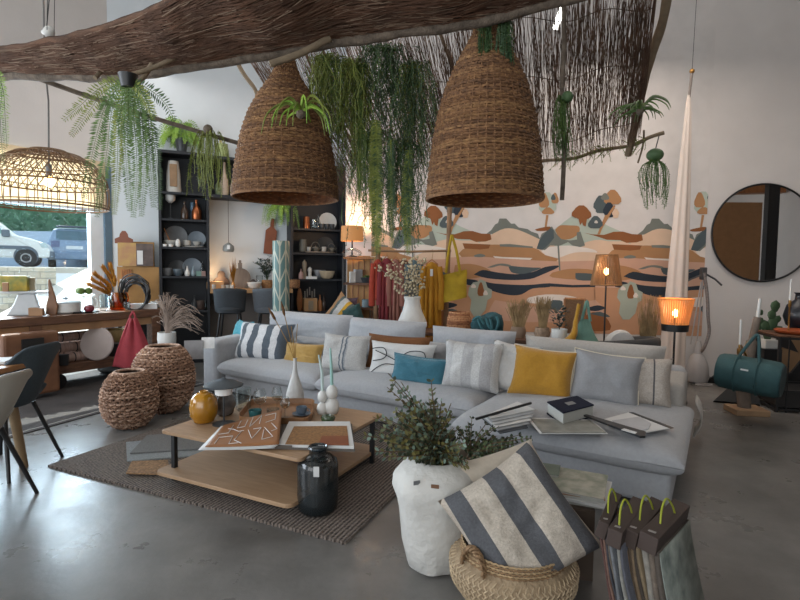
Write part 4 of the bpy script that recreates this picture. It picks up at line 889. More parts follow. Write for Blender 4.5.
m = M(); m.tube([(0, 0, hd * .7), (0.01, 0, hd + .35), (-.01, 0, hd + .6), (0, 0, hd + 1.6)], .006, 6); m.build('cord', mat('grey_cord', '6E6C6A', .8), dm)
# small led spot above left canopy, tube light glimpsed above the screen
q = P(47, 35, 3.2); sp = thing('spot_lamp', 'small white spot lamp hanging above the left canopy edge', 'lamp', q)
m = M(); m.lathe([(.01, .06), (.03, .04), (.034, 0), (.028, -.01)], n=16); m.xf(Matrix.Rotation(R(35), 4, 'Y')); m.build('lamp_head', white_m, sp)
m = M(); m.tube([(0, 0, .05), (.03, 0, .3), (.02, 0, .9)], .003, 5); m.build('cord', black_m, sp)
# ================================================================ hanging greenery
random.seed(5)
def frond(ml, ms, pts, ll, sp, w=.35, mi=0, tipk=.35, both=True, st=.0025):
    """stem with leaflets along both sides"""
    p = cut(pts, 8); ms.tube(p, [lerp(st, st * .4, i / len(p)) for i in range(len(p))], 4)
    L_ = 0
    for i in range(1, len(p)):
        seg = (p[i] - p[i - 1]); n_ = max(1, int(seg.length / sp))
        for k in range(n_):
            t = (i - 1 + k / n_) / len(p); q = p[i - 1].lerp(p[i], k / n_); d = seg.normalized(); sd = d.cross(Vector((noise.noise(q) * .6, 1, .2))).normalized()
            l = ll * (tipk + (1 - tipk) * math.sin(math.pi * min(1, t * .8 + .2)))
            for s_ in (-1, 1): ml.leaf(q, sd * s_ + d * .35 + Vector((rnd(-.1, .1), rnd(-.3, .3), rnd(-.15, .05))), l * rnd(.8, 1.1), l * w, mi, side=d + Vector((rnd(-.2, .2), rnd(-.2, .2), 0)))
def fern(name, label, cat, c, fronds, mats, ll=.05, sp=.012, pot=None, group=None, w=.3, st=.0025):
    t_ = thing(name, label, cat, c, group=group); ml = M(); ms = M()
    for f_, mi in fronds: frond(ml, ms, [Vector(q) - Vector(c) for q in f_], ll, sp, w, mi, st=st)
    ml.build('foliage', mats, t_, smooth=False, kind='stuff'); ms.build('stems', mats[0], t_, kind='stuff')
    if pot: pot(t_)
    return t_
def potf(r, h, m_, dz=0): 
    return lambda t_: M().lathe([(r * .7, -h + dz), (r, dz), (r * .85, dz), (r * .8, -.02 + dz)], n=20, cap1=False).build('pot', m_, t_)
D = 2.85
c = P(128, 80, D); fr = []
for pts, mi in [([(124, 78), (100, 88), (83, 103), (63, 121)], 1), ([(124, 82), (104, 92), (90, 110), (70, 137)], 1), ([(122, 85), (108, 100), (98, 130), (90, 165), (84, 200)], 0), ([(122, 85), (112, 110), (107, 150), (101, 190), (97, 218)], 0), ([(125, 85), (119, 120), (117, 170), (114, 215)], 1),
    ([(127, 85), (124, 120), (126, 160), (130, 212)], 0), ([(131, 85), (134, 120), (137, 170), (133, 218)], 0), ([(133, 85), (142, 120), (144, 170), (141, 217)], 0), ([(134, 82), (147, 110), (150, 160), (154, 208)], 0), ([(135, 82), (150, 90), (165, 103), (175, 122)], 2), ([(136, 84), (148, 105), (152, 130), (157, 165), (160, 210)], 2), ([(128, 85), (128, 120), (127, 150)], 0), ([(130, 85), (132, 110), (136, 142)], 1), ([(128, 85), (121, 105), (122, 140)], 0), ([(132, 85), (139, 110), (141, 150)], 0), ([(126, 82), (112, 95), (100, 118)], 0), ([(133, 82), (144, 95), (155, 118)], 1)]:
    dd = D + rnd(-.08, .08); fr.append(([P(x, y, D + (dd - D) * i / len(pts)) for i, (x, y) in enumerate(pts)], mi))
fern('hanging_fern', 'long trailing fern in a black pot hanging from the left canopy', 'hanging plant', c, fr, [green_m, olive_m, dgreen_m], .046, .0095, potf(.05, .07, black_m, .03), w=.24)
fr = [([P(x, y, 2.9 + rnd(-.05, .05)) for x, y in pts], mi) for pts, mi in [([(-6, 70), (-1, 100), (1, 135), (4, 168)], 0), ([(-6, 70), (3, 90), (5, 115), (7, 148)], 1), ([(-10, 70), (-6, 100), (-5, 150)], 0), ([(-4, 70), (2, 85), (-1, 120)], 1)]]
fern('hanging_fern', 'trailing fern cut off by the left edge of the photo', 'hanging plant', P(-5, 72, 2.9), fr, [green_m, lgreen_m], .035, .010, w=.17)
# strands of fine needle-like greenery
def strands(name, label, c, spec, mats, n, leaf, lw, spn=.012, wob=.012, cat='hanging plant', pot=None, r0=.0022, group=None):
    """spec: fn(i)-> list of world points"""
    t_ = thing(name, label, cat, c, group=group); ml = M(); ms = M(); c = Vector(c)
    for i in range(n):
        p = cut([Vector(q) - c for q in spec(i)], 6); p = [q + Vector((noise.noise(q * 9 + Vector((i, 0, 0))), noise.noise(q * 9 + Vector((0, i, 0))), 0)) * wob for q in p]
        ms.tube(p, r0, 3); mi = random.randrange(len(mats))
        for a_, b2 in zip(p, p[1:]):
            L_ = (b2 - a_).length; k = max(1, int(L_ / spn))
            for j in range(k):
                q = a_.lerp(b2, (j + random.random()) / k); an = random.random() * 6.28; d = Vector((math.cos(an), math.sin(an), rnd(-.9, .25)))
                ml.leaf(q, d, leaf * rnd(.6, 1.2), lw, mi)
    ml.build('foliage', mats, t_, smooth=False, kind='stuff'); ms.build('stems', mats[0], t_, kind='stuff')
    if pot: pot(t_)
    return t_
def drop(px, py, d, hpx, sx=8, sd=.08, arch=0):
    def f(i):
        x = px + random.gauss(0, sx * .5); dd = d + random.gauss(0, sd); l = hpx * rnd(.45, 1.0); xo = (x - px) * .8
        return [P(px + (x - px) * .75, py + rnd(-3, 5), d + (dd - d) * .6), P(x, py - arch + l * .12, dd), P(x + xo * .5, py + l * .55, dd), P(x + xo * .6 + rnd(-3, 3), py + l, dd)]
    return f
strands('rhipsalis', 'yellow-green trailing plant hanging at the right end of the thin branch pole', P(208, 132, 3.9), drop(208, 132, 3.9, 68, 15, .08, 0), [olive_m, mat('yellow_olive', '8C8A3C', .6, .3, 9, hx2='5E612A')], 70, .022, .008, .010, pot=lambda t_: M().ball((0, 0, .02), .035, 12).build('moss_ball', bark_m, t_))
strands('string_plant', 'round bunch of trailing green strings hanging from the end of the twig screen branch', P(655, 155, 3.5), lambda i: (lambda a_, w2, l: [P(655, 158, 3.5), P(655 + w2 * .8, 166, 3.5 + a_), P(655 + w2, 166 + l * .5, 3.5 + a_), P(655 + w2 * .75, 164 + l, 3.5 + a_)])(rnd(-.08, .08), rnd(-16, 14), rnd(20, 46)), [green_m, dgreen_m], 42, .016, .009, .010, pot=lambda t_: (M().ball((0, 0, 0), .055, 14, sz=.8).build('moss_ball', dgreen_m, t_), M().tube([(0, 0, .03), P(659, 136, 3.62) - P(655, 155, 3.5)], .004, 5).build('cord', black_m, t_)))
strands('string_plant', 'small dark trailing plant clinging to the thin hanging pole', P(564, 97, 3.1), drop(562, 98, 3.1, 66, 7, .03), [green_m, dgreen_m], 34, .018, .008, .010, pot=lambda t_: M().ball((.02, 0, 0), .035, 12).build('moss_ball', dgreen_m, t_))
strands('string_plant', 'dark green trailing plant draped over the neck of the right woven pendant', P(496, 18, 2.8), lambda i: (lambda x, l: [P(494, 14, 2.85), P(494 + (x - 494) * .6, 12, 2.80), P(x, 28, 2.78), P(x + rnd(-3, 3), 22 + l, 2.78)])(random.choice([rnd(478, 490), rnd(500, 512), rnd(486, 508)]), rnd(25, 75)), [dgreen_m, green_m], 60, .018, .008, .009)
strands('vine', 'thin green vine trailing along the lower branch of the twig screen', P(600, 148, 3.72), lambda i: (lambda x: [onS(x, 158 - (x - 540) * .22, -.07), onS(x + 6, 163 - (x - 540) * .22, -.08), onS(x + rnd(-4, 10), 163 - (x - 540) * .22 + rnd(2, 14), -.08)])(rnd(545, 640)), [olive_m, green_m], 46, .02, .009, .010)
# the big mass of asparagus-like plants in the middle
grp = 'trailing plants massed in front of the twig screen'
lab = [('needle-leaved trailing plant at the left of the plant mass', 328, 55, 90, 14), ('olive green trailing plant beside the left end of the plant mass', 352, 60, 130, 16), ('dark trailing plant at the top centre of the plant mass', 385, 45, 95, 26), ('dark trailing plant at the right of the plant mass', 412, 62, 140, 16), ('mid green trailing plant low in the centre of the plant mass', 375, 130, 118, 22), ('thin-stranded trailing plant low at the right of the plant mass', 404, 140, 110, 18)]
ms_ = [[olive_m, green_m], [olive_m, green_m, mat('yellow_olive', '8C8A3C')], [dgreen_m, green_m], [dgreen_m, olive_m], [green_m, dgreen_m], [dgreen_m, green_m]]
for i, (l_, x, y, h_, sx) in enumerate(lab):
    strands('asparagus_fern', l_, P(x, y, 3.35 + .05 * i), drop(x, y, 3.35 + .05 * i, h_, sx, .12, 0), ms_[i], 85 if i < 4 else 60, .034, .0085, .012, .05, group=grp)
# ropes of dense foliage (tail-like)
def tail(px, y0, y1, d, wpx, label, mats):
    fr = [([P(px + rnd(-2, 2), y0, d), P(px + rnd(-3, 3), (y0 + y1) / 2, d), P(px + rnd(-3, 3), y1 * 1.0 - rnd(0, 16), d)], random.randrange(2)) for k in range(5)]
    fern('hanging_fern', label, 'hanging plant', P(px, y0, d), fr, mats, wpx * d / F, .0075, w=.17, group='long fern tails hanging below the plant mass')
tail(361, 100, 210, 3.3, 4, 'leftmost long fern tail left of the thick one', [green_m, olive_m])
tail(376, 120, 262, 3.3, 7, 'thickest dark fern tail above the clothes rail', [olive_m, dgreen_m])
tail(391, 140, 250, 3.35, 5, 'fern tail between the two dark tails', [olive_m, dgreen_m])
tail(408, 150, 256, 3.4, 6, 'rightmost long fern tail beside the right woven pendant', [olive_m, dgreen_m])
# air plants
def airplant(label, px, py, d, n, L_, mats, sz=1, droop=1.0, bulbm=None, seed=1):
    random.seed(seed); c = P(px, py, d); t_ = thing('air_plant', label, 'air plant', c, group='air plants'); m = M()
    for i in range(n):
        an = 2 * math.pi * i / n + rnd(-.2, .2); el = rnd(-.1, .9); l = L_ * rnd(.6, 1.1)
        pts = [Vector((0, 0, 0)), Vector((math.cos(an) * l * .4, math.sin(an) * l * .4, l * .35 * el + .01)), Vector((math.cos(an) * l * .85, math.sin(an) * l * .8, l * (.3 * el - .25 * droop))), Vector((math.cos(an) * l, math.sin(an) * l, l * (.2 * el - .75 * droop)))]
        p = cut(pts, 5); m.tube(p, [lerp(.009, .001, k / len(p)) * sz for k in range(len(p))], 4, mi=i % len(mats))
    m.build('leaves', mats, t_); M().ball((0, 0, -.01), .025 * sz, 12).build('plant_base', bulbm or bark_m, t_)
airplant('bright green air plant clinging to the left woven pendant', 301, 112, 2.84, 20, .20, [lgreen_m, olive_m], 1.1, seed=3)
airplant('grey-green spiky air plant on the right branch of the twig screen', 640, 110, 3.45, 30, .19, [green_m, mat('grey_green', '6F7C5C', .7)], 1, .4, seed=4)
random.seed(9)
# fluorescent tube glimpsed above the twig screen
q = P(561, -2, 5.2); ft = M(); ft.tube([q + Vector((-.02, -.5, .05)), q + Vector((.06, .35, -.12))], .03, 10); one(ft, 'tube_light', mat('tube_glow', 'FFFDF4', .5, 0, emit=7), 'glowing white tube light glimpsed above the twig screen', 'light')
# ================================================================ shelf wall
random.seed(31)
SF = .35                                        # shelf depth
def onf(px, py, off=SF): return PW(px, py, C0 + SN * off, SD)
def wt(px, off=SF): return (Vector(onf(px, 250, off).xy) - C0).dot(SD)
WRZ = math.atan2(SD.y, SD.x)
def wp(t, off, z): q = C0 + SD * t + SN * off; return Vector((q.x, q.y, z))
def unit(label, px0, px1, ys, ztop, yref, group=None):
    t0, t1 = wt(px0), wt(px1); w_ = t1 - t0; t_ = thing('shelving_unit', label, 'shelves', wp(t0, 0, 0), WRZ)
    th = .035
    M().box((th / 2, -SF / 2, ztop / 2), (th, SF, ztop)).build('side_panel', navy_m, t_, smooth=False)
    M().box((w_ - th / 2, -SF / 2, ztop / 2), (th, SF, ztop)).build('side_panel', navy_m, t_, smooth=False)
    M().box((w_ / 2, -.012, ztop / 2), (w_ - .07, .02, ztop)).build('back_panel', navy_m, t_, smooth=False)
    M().box((w_ / 2, -SF / 2, ztop + .02), (w_, SF, .04)).build('top_panel', navy_m, t_, smooth=False)
    zs = []
    for y in ys:
        z = onf(yref, y).z; zs.append(z); M().box((w_ / 2, -SF / 2, z - .015), (w_ - .07, SF - .02, .03)).build('shelf', navy_m, t_, smooth=False)
    M().box((w_ / 2, -SF / 2, .05), (w_ - .07, SF - .04, .1)).build('plinth', navy_m, t_, smooth=False)
    return t0, t1, zs
zt1 = onf(160, 152).z
u1 = unit('tall black shelving unit on the left, stacked with plates and small vases', 159, 209.5, [191, 218, 246.5, 276, 311], zt1, 163)
zt2 = onf(300, 160).z * 0 + zt1
u2 = unit('tall black shelving unit on the right with teapots and knife blocks', 291, 345, [228, 252.5, 279, 312], zt2, 300)
# bridge between the units
tb0, tb1 = u1[1], u2[0]; zb_ = onf(262, 200).z
br = thing('bridge_cabinet', 'black open box shelf bridging the two tall shelving units', 'shelf', wp(tb0, 0, zb_), WRZ); w_ = tb1 - tb0
M().box((w_ / 2, -SF / 2, .02), (w_, SF, .04)).build('shelf', navy_m, br, smooth=False)
M().box((w_ / 2, -SF / 2, zt1 - zb_), (w_, SF, .04)).build('top_panel', navy_m, br, smooth=False)
M().box((w_ / 2, -.012, (zt1 - zb_) / 2), (w_, .02, zt1 - zb_)).build('back_panel', navy_m, br, smooth=False)
# counter
zc_ = onf(262, 289, .5).z
ctr = thing('bar_counter', 'light wood bar counter between the two shelving units', 'counter', wp(tb0, 0, 0), WRZ)
M().box((w_ / 2, -.27, zc_ - .03), (w_ - .01, .5, .06)).build('counter_top', mat('pale_oak', 'A9835A', .5, .1, 6), ctr, smooth=False)
M().box((w_ / 2, -.03, (zc_ - .06) / 2), (w_ - .01, .05, zc_ - .06)).build('front_panel', mat('taupe_panel', '6A635E', .8, .04), ctr, smooth=False)
# ware: items on the shelves
def ps(px, z, off=.2): return wp(wt(px, off), off, z)
def pxm(off=.2, px=200): return onf(px, 270, off).y / F     # metres per pixel
GW = {}
def item(kind, label, px, z, wpx, hpx, m_, cat=None, off=.2, group=None, base=None):
    p = base or ps(px, z, off); k = p.y / F * 1.0; w_ = wpx * k; h_ = hpx * k; r = w_ / 2
    if kind == 'plate':                           # plate stood on edge, leaning back
        m = M(); m.lathe([(r * .35, .0), (r * .6, .004), (r, .022), (r * .99, .028), (r * .58, .012), (.001, .008)], n=28); m.xf(Matrix.Translation((0, .04, r * .97)) @ Matrix.Rotation(R(78), 4, 'X'))
        return one(m, 'plate', m_, label, cat or 'plate', p, WRZ, group)
    if kind == 'platter':
        return one(M().lathe([(r * .8, 0), (r, .015), (r, .022), (r * .85, .014), (.001, .012)], n=28, sy=.55), 'platter', m_, label, cat or 'plate', p, WRZ, group)
    pr = {'bowl': [(.45, 0), (.75, .25), (1, .95), (.97, 1), (.9, .95), (.65, .35), (.01, .25)], 'cup': [(.7, 0), (.95, .12), (1, 1), (.9, 1), (.85, .2), (.01, .15)],
          'bottle': [(.9, 0), (1, .06), (1, .45), (.75, .62), (.3, .75), (.25, .94), (.32, .96), (.3, 1)], 'slimvase': [(.7, 0), (.95, .1), (1, .3), (.75, .5), (.35, .68), (.22, .9), (.28, 1), (.2, 1)],
          'tallvase': [(1, 0), (1, .05), (.96, .3), (.9, .6), (.7, .95), (.66, 1), (.5, .97)], 'jug': [(.9, 0), (1, .1), (.95, .6), (.8, .9), (.85, 1), (.75, 1)], 'box': None,
          'mill': [(.9, 0), (1, .03), (.95, .1), (.75, .3), (.8, .6), (1, .72), (.9, .76), (.95, .85), (.6, .93), (.25, .95), (.3, 1), (.1, 1)], 'can': [(1, 0), (1, .05), (1, .95), (.9, 1)], 'ball': [(.5, 0), (.9, .15), (1, .45), (.85, .75), (.4, .93), (.35, 1), (.3, .98)]}[kind]
    if kind == 'box':
        return one(M().box((0, 0, h_ / 2), (w_, w_ * .6, h_)), (cat or 'box').replace(' ', '_'), m_, label, cat or 'box', p, WRZ, group, smooth=False, bevel=.004)
    return one(M().lathe([(a * r, b_ * h_) for a, b_ in pr], n=20, cap1=kind in ('can', 'mill', 'bottle')), cat.replace(' ', '_') if cat else {'bowl': 'bowl', 'cup': 'cup', 'bottle': 'bottle', 'slimvase': 'vase', 'tallvase': 'vase', 'jug': 'jug', 'mill': 'pepper_mill', 'can': 'canister', 'ball': 'jar'}[kind], m_, label, cat or kind, p, WRZ, group)
za, zb2, zc2, zd, ze = u1[2]
beige_m = mat('beige_ceramic', 'A89684', .7, .12, 12); copper_m = mat('copper', '9A5A38', .3, .1, metal=.8); cream_c = mat('cream_ceramic', 'A9A69F', .5, .08); blue_c = mat('pale_blue_ceramic', '7C8F98', .4, .1)
bg_m = mat('blue_grey_plate', '78828A', .4, .15, 6); greenc = mat('celadon', '6F8F86', .4, .1); pinkc = mat('dusty_pink_ceramic', '9C7C74', .5, .1)
o = item('tallvase', 'tall beige ceramic vase with a wooden face on the top shelf of the left unit', 174.5, za, 14, 31, cream_c, 'vase')
m = M(); m.box((0, -.094, .24), (.10, .03, .32)); m.build('wooden_face', mat('burl_wood', '83684C', .6, .2, 8), o, smooth=False, bevel=.01)
o = thing('shelf_lamp', 'small white goblet lamp on a dark stem in the left shelving unit', 'lamp', ps(171, zb2), WRZ); k = o.location.y / F
M().lathe([(.05, 0), (.05, .01), (.008, .02), (.007, 17 * k)], n=16).build('stem', dgrey_m, o); M().lathe([(.02, 16 * k), (4.5 * k, 19 * k), (5 * k, 24 * k), (4.4 * k, 24 * k)], n=20).build('lamp_cup', white_m, o)
M().lathe([(8 * k, 23.5 * k), (8 * k, 24.2 * k), (.01, 25.5 * k)], n=20).build('cap', dgrey_m, o)
item('bottle', 'dark bottle with a brown base next to the small goblet lamp', 185, zb2, 7, 18, mat('dark_amber', '3B2C22', .2, .1), 'bottle')
item('bottle', 'copper and steel flask on the second shelf of the left unit', 197, zb2, 9, 20, copper_m, 'flask'); item('can', 'blue steel canister beside the copper flask', 193, zb2, 5, 18, mat('blue_steel', '5F7688', .3, metal=.5), 'canister', off=.12)
item('plate', 'largest dark grey plate standing at the back of the left unit', 176, zc2, 22, 22, grey_m, off=.1)
item('plate', 'blue-grey plate standing at the right of the third shelf', 197, zc2, 17, 17, bg_m, off=.1)
item('bowl', 'white bowl with a wooden spoon on the left of the third shelf', 171, zc2, 15, 6.5, cream_c)
m = M(); m.tube([(0, 0, 0), (-.06, .0, .14), (-.10, 0, .24)], [.016, .008, .007], 6); one(m, 'wooden_spoon', oak2_m, 'wooden spoon standing in the white bowl on the third shelf', 'spoon', ps(172, zc2 + .03), WRZ)
item('cup', 'small white cup on the platter of the left unit', 187, zc2 + .03, 7, 5, cream_c); item('platter', 'long cream platter under small dishes on the third shelf', 193, zc2, 21, 2, cream_c)
item('bowl', 'tiny cream dish at the right end of the long platter', 197, zc2 + .03, 8, 4, cream_c)
item('ball', 'small white lidded pot beside the white bowl', 178, zc2, 5, 8, white_m, 'pot', off=.3)
for i, x in enumerate((165, 171)): item('cup', ['leftmost tiny white dish on the third shelf', 'tiny white dish just right of the leftmost one'][i], x, zc2, 4.5, 2.5, white_m, off=.32, group='tiny white dishes')
item('plate', 'dark plate standing at the left of the fourth shelf', 177, zd, 16, 16, dgrey_m, off=.1); item('plate', 'pale grey plate standing right of the dark plate on the fourth shelf', 192, zd, 18, 18, bg_m, off=.1)
item('cup', 'grey mug at the left end of the fourth shelf', 167, zd, 9, 8, grey_m); item('bowl', 'dark blue-grey bowls in front of the dark plate', 178, zd, 10, 7, mat('slate_bowl', '4D5961', .4), off=.25)
item('slimvase', 'white bud vase in the middle of the fourth shelf', 187, zd, 5, 10, white_m, off=.28); item('slimvase', 'pale blue bud vase right of the white bud vase', 193, zd, 4, 10, blue_c, off=.28)
item('box', 'mint green box on the fourth shelf', 198.5, zd, 5, 5, greenc, off=.25); item('box', 'dusty pink box at the right end of the fourth shelf', 203, zd, 4.5, 5, pinkc, off=.25); item('bottle', 'small clear bottle above the pink box', 202, zd, 4, 15, glass_m, 'bottle', off=.12)
item('bottle', 'dark bottle on the lowest visible shelf of the left unit', 194, ze, 6, 14, dgrey_m, 'bottle'); item('cup', 'brown tumbler on the lowest visible shelf of the left unit', 200, ze, 8, 9, mat('brown_ceramic', '574740', .5))
item('cup', 'clear glass beside the brown tumbler', 205, ze, 5, 9, glass_m, 'glass')
zbr = zb_ + .04
item('slimvase', 'taller beige bottle vase on the bridging shelf', 225, zbr, 9, 33, beige_m, 'vase'); item('slimvase', 'shorter beige bottle vase right of the taller one', 235, zbr, 9, 27, beige_m, 'vase')
item('ball', 'small mottled green jar on the bridging shelf', 219, zbr, 7, 14, mat('mottled_green', '6F7C5C', .5, .4, 20), 'jar')
item('jug', 'green-tinted glass jar on top of the shelving', 223, zt1 + .02, 13, 13, mat('green_tint_jar', '8E9A62', .3, .1), 'jar', off=.25); item('slimvase', 'pale yellow bottle neck standing on top of the shelving', 221.5, zt1 + .02, 8, 23, mat('pale_yellow_glass', 'B2AA78', .4), 'vase', off=.12)
# fern pots on top of the left unit
def bush(label, p, mats, n, L_, leaf, name='potted_fern', potr=.09, poth=.14, potm=None, up=.6, w=.35, droop=.8, seed=1, group=None, spn=.016, cat='plant', potlift=0):
    random.seed(seed); t_ = thing(name, label, cat, p, group=group); ml = M(); ms = M()
    for i in range(n):
        an = rnd(0, 6.28); l = L_ * rnd(.6, 1.1); u_ = rnd(.1, up)
        frond(ml, ms, [(0, 0, poth * .8), (math.cos(an) * l * .35, math.sin(an) * l * .35, poth + l * u_), (math.cos(an) * l * .8, math.sin(an) * l * .8, poth + l * (u_ * .8 - droop * .2)), (math.cos(an) * l, math.sin(an) * l, poth + l * (u_ * .5 - droop * .7))], leaf, spn, w, i % len(mats), st=.002)
    ml.build('foliage', mats, t_, smooth=False, kind='stuff'); ms.build('stems', mats[0], t_, kind='stuff')
    M().lathe([(potr * .7, 0), (potr, poth), (potr * .9, poth), (potr * .8, poth * .8)], n=20).build('pot', potm or dgrey_m, t_); return t_
bush('bright green fern in a dark pot on top of the left shelving unit', ps(183, zt1 + .04, .24), [lgreen_m, lgreen_m, green_m], 60, .30, .045, poth=.20, seed=2, up=.9, w=.4, droop=.9)
bush('small green fern hanging beneath the bridging shelf', ps(281, onf(281, 215).z, .28) , [lgreen_m, green_m], 34, .26, .04, name='hanging_fern', seed=6, droop=1.7, poth=.10, potr=.05, potm=green_m, cat='hanging plant')
# right unit
zf, zg, zh, zi = u2[2]
item('can', 'copper canister on the top visible shelf of the right unit', 306.5, zf, 6.5, 12, copper_m, 'canister'); item('cup', 'clear storage glass beside the copper canister', 314, zf, 6, 10, glass_m, 'glass'); item('bottle', 'clear oil bottle between the storage glass and the white plate', 318, zf, 5, 15, glass_m, 'bottle')
item('plate', 'large white plate standing in the right unit', 328, zf, 18, 18, white_m, off=.08)
for i, x in enumerate((322, 327, 332)): item('cup', ['left of three dark cups in front of the white plate', 'middle of three dark cups in front of the white plate', 'right of three dark cups in front of the white plate'][i], x, zf, 5, 5.5, dgrey_m, off=.28, group='dark cups before the white plate')
item('jug', 'grey stoneware jug on the second shelf of the right unit', 303, zg + .02, 8, 12, mat('warm_grey_stoneware', '5E5C54', .6), 'jug')
item('plate', 'dark plate standing behind the teapots', 326, zg, 17, 20, dgrey_m, off=.08); item('platter', 'pale tray under the teapots', 320, zg, 30, 1.5, beige_m, off=.2)
def teapot(label, px, z, wpx):
    p = ps(px, z, .2); k = p.y / F; r = wpx * k / 2; t_ = thing('teapot', label, 'teapot', p, WRZ, group='grey teapots with hoop handles'); g = MC['warm_grey_stoneware']
    M().lathe([(r * .6, 0), (r, r * .5), (r * .95, r * .9), (r * .5, r * 1.15), (r * .15, r * 1.2), (r * .15, r * 1.35), (.01, r * 1.4)], n=20).build('body', g, t_)
    m = M(); m.tube([(r * 1.05 * math.cos(a_), 0, r * 1.0 + r * 1.3 * math.sin(a_)) for a_ in [math.pi * q / 12 for q in range(13)]], r * .08, 6); m.build('handle', g, t_)
    m = M(); m.tube([(r * .9, 0, r * .5), (r * 1.3, 0, r * .8), (r * 1.45, 0, r * 1.1)], [r * .2, r * .12, r * .1], 8); m.build('spout', g, t_)
teapot('larger grey teapot with a hoop handle at the left', 315.5, zg + .03, 8); teapot('smaller grey teapot with a hoop handle at the right', 331.5, zg + .03, 7)
item('cup', 'pale cup left of the larger teapot', 309, zg + .03, 4, 4, cream_c, off=.28); item('cup', 'pale cup between the two teapots', 324, zg + .03, 4.5, 4.5, cream_c, off=.28)
item('mill', 'tallest pale wooden pepper mill on the third shelf', 304.5, zh, 5, 19, mat('pale_wood', '8E8270', .6), 'pepper mill'); item('bottle', 'pink salt bottle left of the tallest mill', 301, zh, 5, 10, pinkc, 'bottle', off=.27)
item('mill', 'shorter white pepper mill right of the tallest one', 310, zh, 4.5, 12, cream_c, 'pepper mill', off=.25); item('box', 'white butter dish in front of the mills', 311.5, zh, 10, 2.5, white_m, off=.32)
item('bowl', 'wide grey bowl at the back of the third shelf', 319, zh, 13, 9, grey_m, off=.17); item('bowl', 'rounded cream bowl at the right of the third shelf', 327, zh, 16, 8, mat('cream_speckled', 'A8977E', .6), off=.26)
p = ps(310, zi, .2); k = p.y / F; kb = thing('knife_block', 'pale wood knife block full of knives in the right unit', 'knife block', p, WRZ)
M().box((0, 0, 6.5 * k), (13 * k, 8 * k, 13 * k)).build('block', mat('pale_oak', 'A9835A', .5), kb, smooth=False)
for i in range(5):
    m = M(); x = (-5 + i * 2.4) * k; m.box((x, .0, (16 + (i % 3) * 2) * k), (1.0 * k, .02, 8 * k)); m.build('knife_handle', mat('steel', '8C8A86', .35, metal=.6), kb, smooth=False)
M().box((0, -4.3 * k, 6 * k), (5 * k, .01, 9 * k)).build('front_relief', mat('pale_wood', '8E8270', .6), kb, smooth=False)
m = M(); m.lathe([(6 * k, -.01), (6 * k, .01)], n=20, sy=2.0); m.xf(Matrix.Translation((0, 0, 11 * k)) @ Matrix.Rotation(R(90), 4, 'X')); m.v = [(x * .45, y, z) for x, y, z in m.v]
one(m, 'cutting_board', oak2_m, 'small oval cutting board left of the knife block', 'board', ps(299.5, zi, .15), WRZ)
item('bottle', 'wooden-handled corkscrew stand right of the knife block', 320, zi, 5, 16, oak2_m, 'bottle'); item('bottle', 'dark bottle with a white cap right of the corkscrew stand', 324, zi, 4.5, 16, mat('dark_amber', '3B2C22'), 'bottle')
# ---- wall and counter between the units
def cp_(px, off=.3): return wp(wt(px, off), off, zc_)
hd_ = (onf(270, 217, .04).z - onf(270, 252, .04).z)
def boardpoly(w_, h_, neck=.18, nh=.3): 
    q = []
    for k in range(15): a_ = R(-120 + 300 * 0 + 0); 
    return [(-w_ / 2, 0), (w_ / 2, 0), (w_ / 2, h_ * (1 - nh) * .92), (w_ * .32, h_ * (1 - nh)), (w_ * neck / 2, h_ * (1 - nh * .85)), (w_ * neck / 2, h_ * .96), (0, h_), (-w_ * neck / 2, h_ * .96), (-w_ * neck / 2, h_ * (1 - nh * .85)), (-w_ * .32, h_ * (1 - nh)), (-w_ / 2, h_ * (1 - nh) * .92)]
p = onf(269, 254, .03); k = p.y / F
m = M(); m.prism(boardpoly(11 * k, 36 * k, .3), -.012, .012); one(m, 'hanging_board', mat('reddish_wood', '7A4630', .5, .15, 6), 'reddish wooden chopping board hanging on the wall between the shelves', 'board', p, rot=(0, R(6), WRZ), smooth=False, bevel=.004)
p = cp_(221, .12); m = M(); m.prism([(-.12, 0), (.12, 0), (.12, .1), (.09, .15), (.05, .17), (.055, .22), (.03, .26), (-.03, .26), (-.055, .22), (-.05, .17), (-.09, .15), (-.12, .1)], -.012, .012); one(m, 'dark_board', mat('dark_walnut', '2E2220', .5), 'dark wooden board shaped with a round top leaning at the left of the counter', 'board', p, WRZ, smooth=False, bevel=.004)
m = M(); m.lathe([(.155, -.012), (.155, .012)], n=36); m.xf(Matrix.Translation((0, 0, .155)) @ Matrix.Rotation(R(90), 4, 'X')); m.box((0, 0, .34), (.06, .024, .10)); m.box((0, 0, .405), (.035, .024, .05))
one(m, 'round_board', mat('grey_wood', '6C6560', .7, .2, 5, stretch=(6, 1, 1)), 'round grey wooden board with a stub handle leaning behind the counter', 'board', cp_(240, .14), WRZ, smooth=False)
p = cp_(233, .32); t_ = thing('pampas_vase', 'orange dried grass in a small amber vase on the counter', 'vase', p); M().lathe([(.02, 0), (.03, .03), (.018, .09), (.02, .1)], n=14).build('vase_body', MC['amber_glaze'], t_)
ml = M()
for i in range(26): ml.leaf((rnd(-.01, .01), 0, .08), (rnd(-.22, .2), rnd(-.1, .1), 1), rnd(.25, .42), .03)
ml.build('dried_grass', mat('ochre_plume', 'A87828', .9, .3, 20), t_, smooth=False, kind='stuff')
item('box', 'pale wooden crate on the left of the counter', 214.5, zc_, 16, 7, mat('pale_oak', 'A9835A'), base=cp_(215, .25)); item('cup', 'small pot in front of the wooden crate', 214, zc_, 4, 4.5, cream_c, base=cp_(213.5, .42)); 
for i, x in enumerate((223, 227.5, 231.5)): item('cup', ['left of three small cups on the counter', 'middle of three small cups on the counter', 'right of three small cups on the counter'][i], x, zc_, 4.5, 4, [beige_m, cream_c, white_m][i], base=cp_(x, .42), group='small cups on the counter')
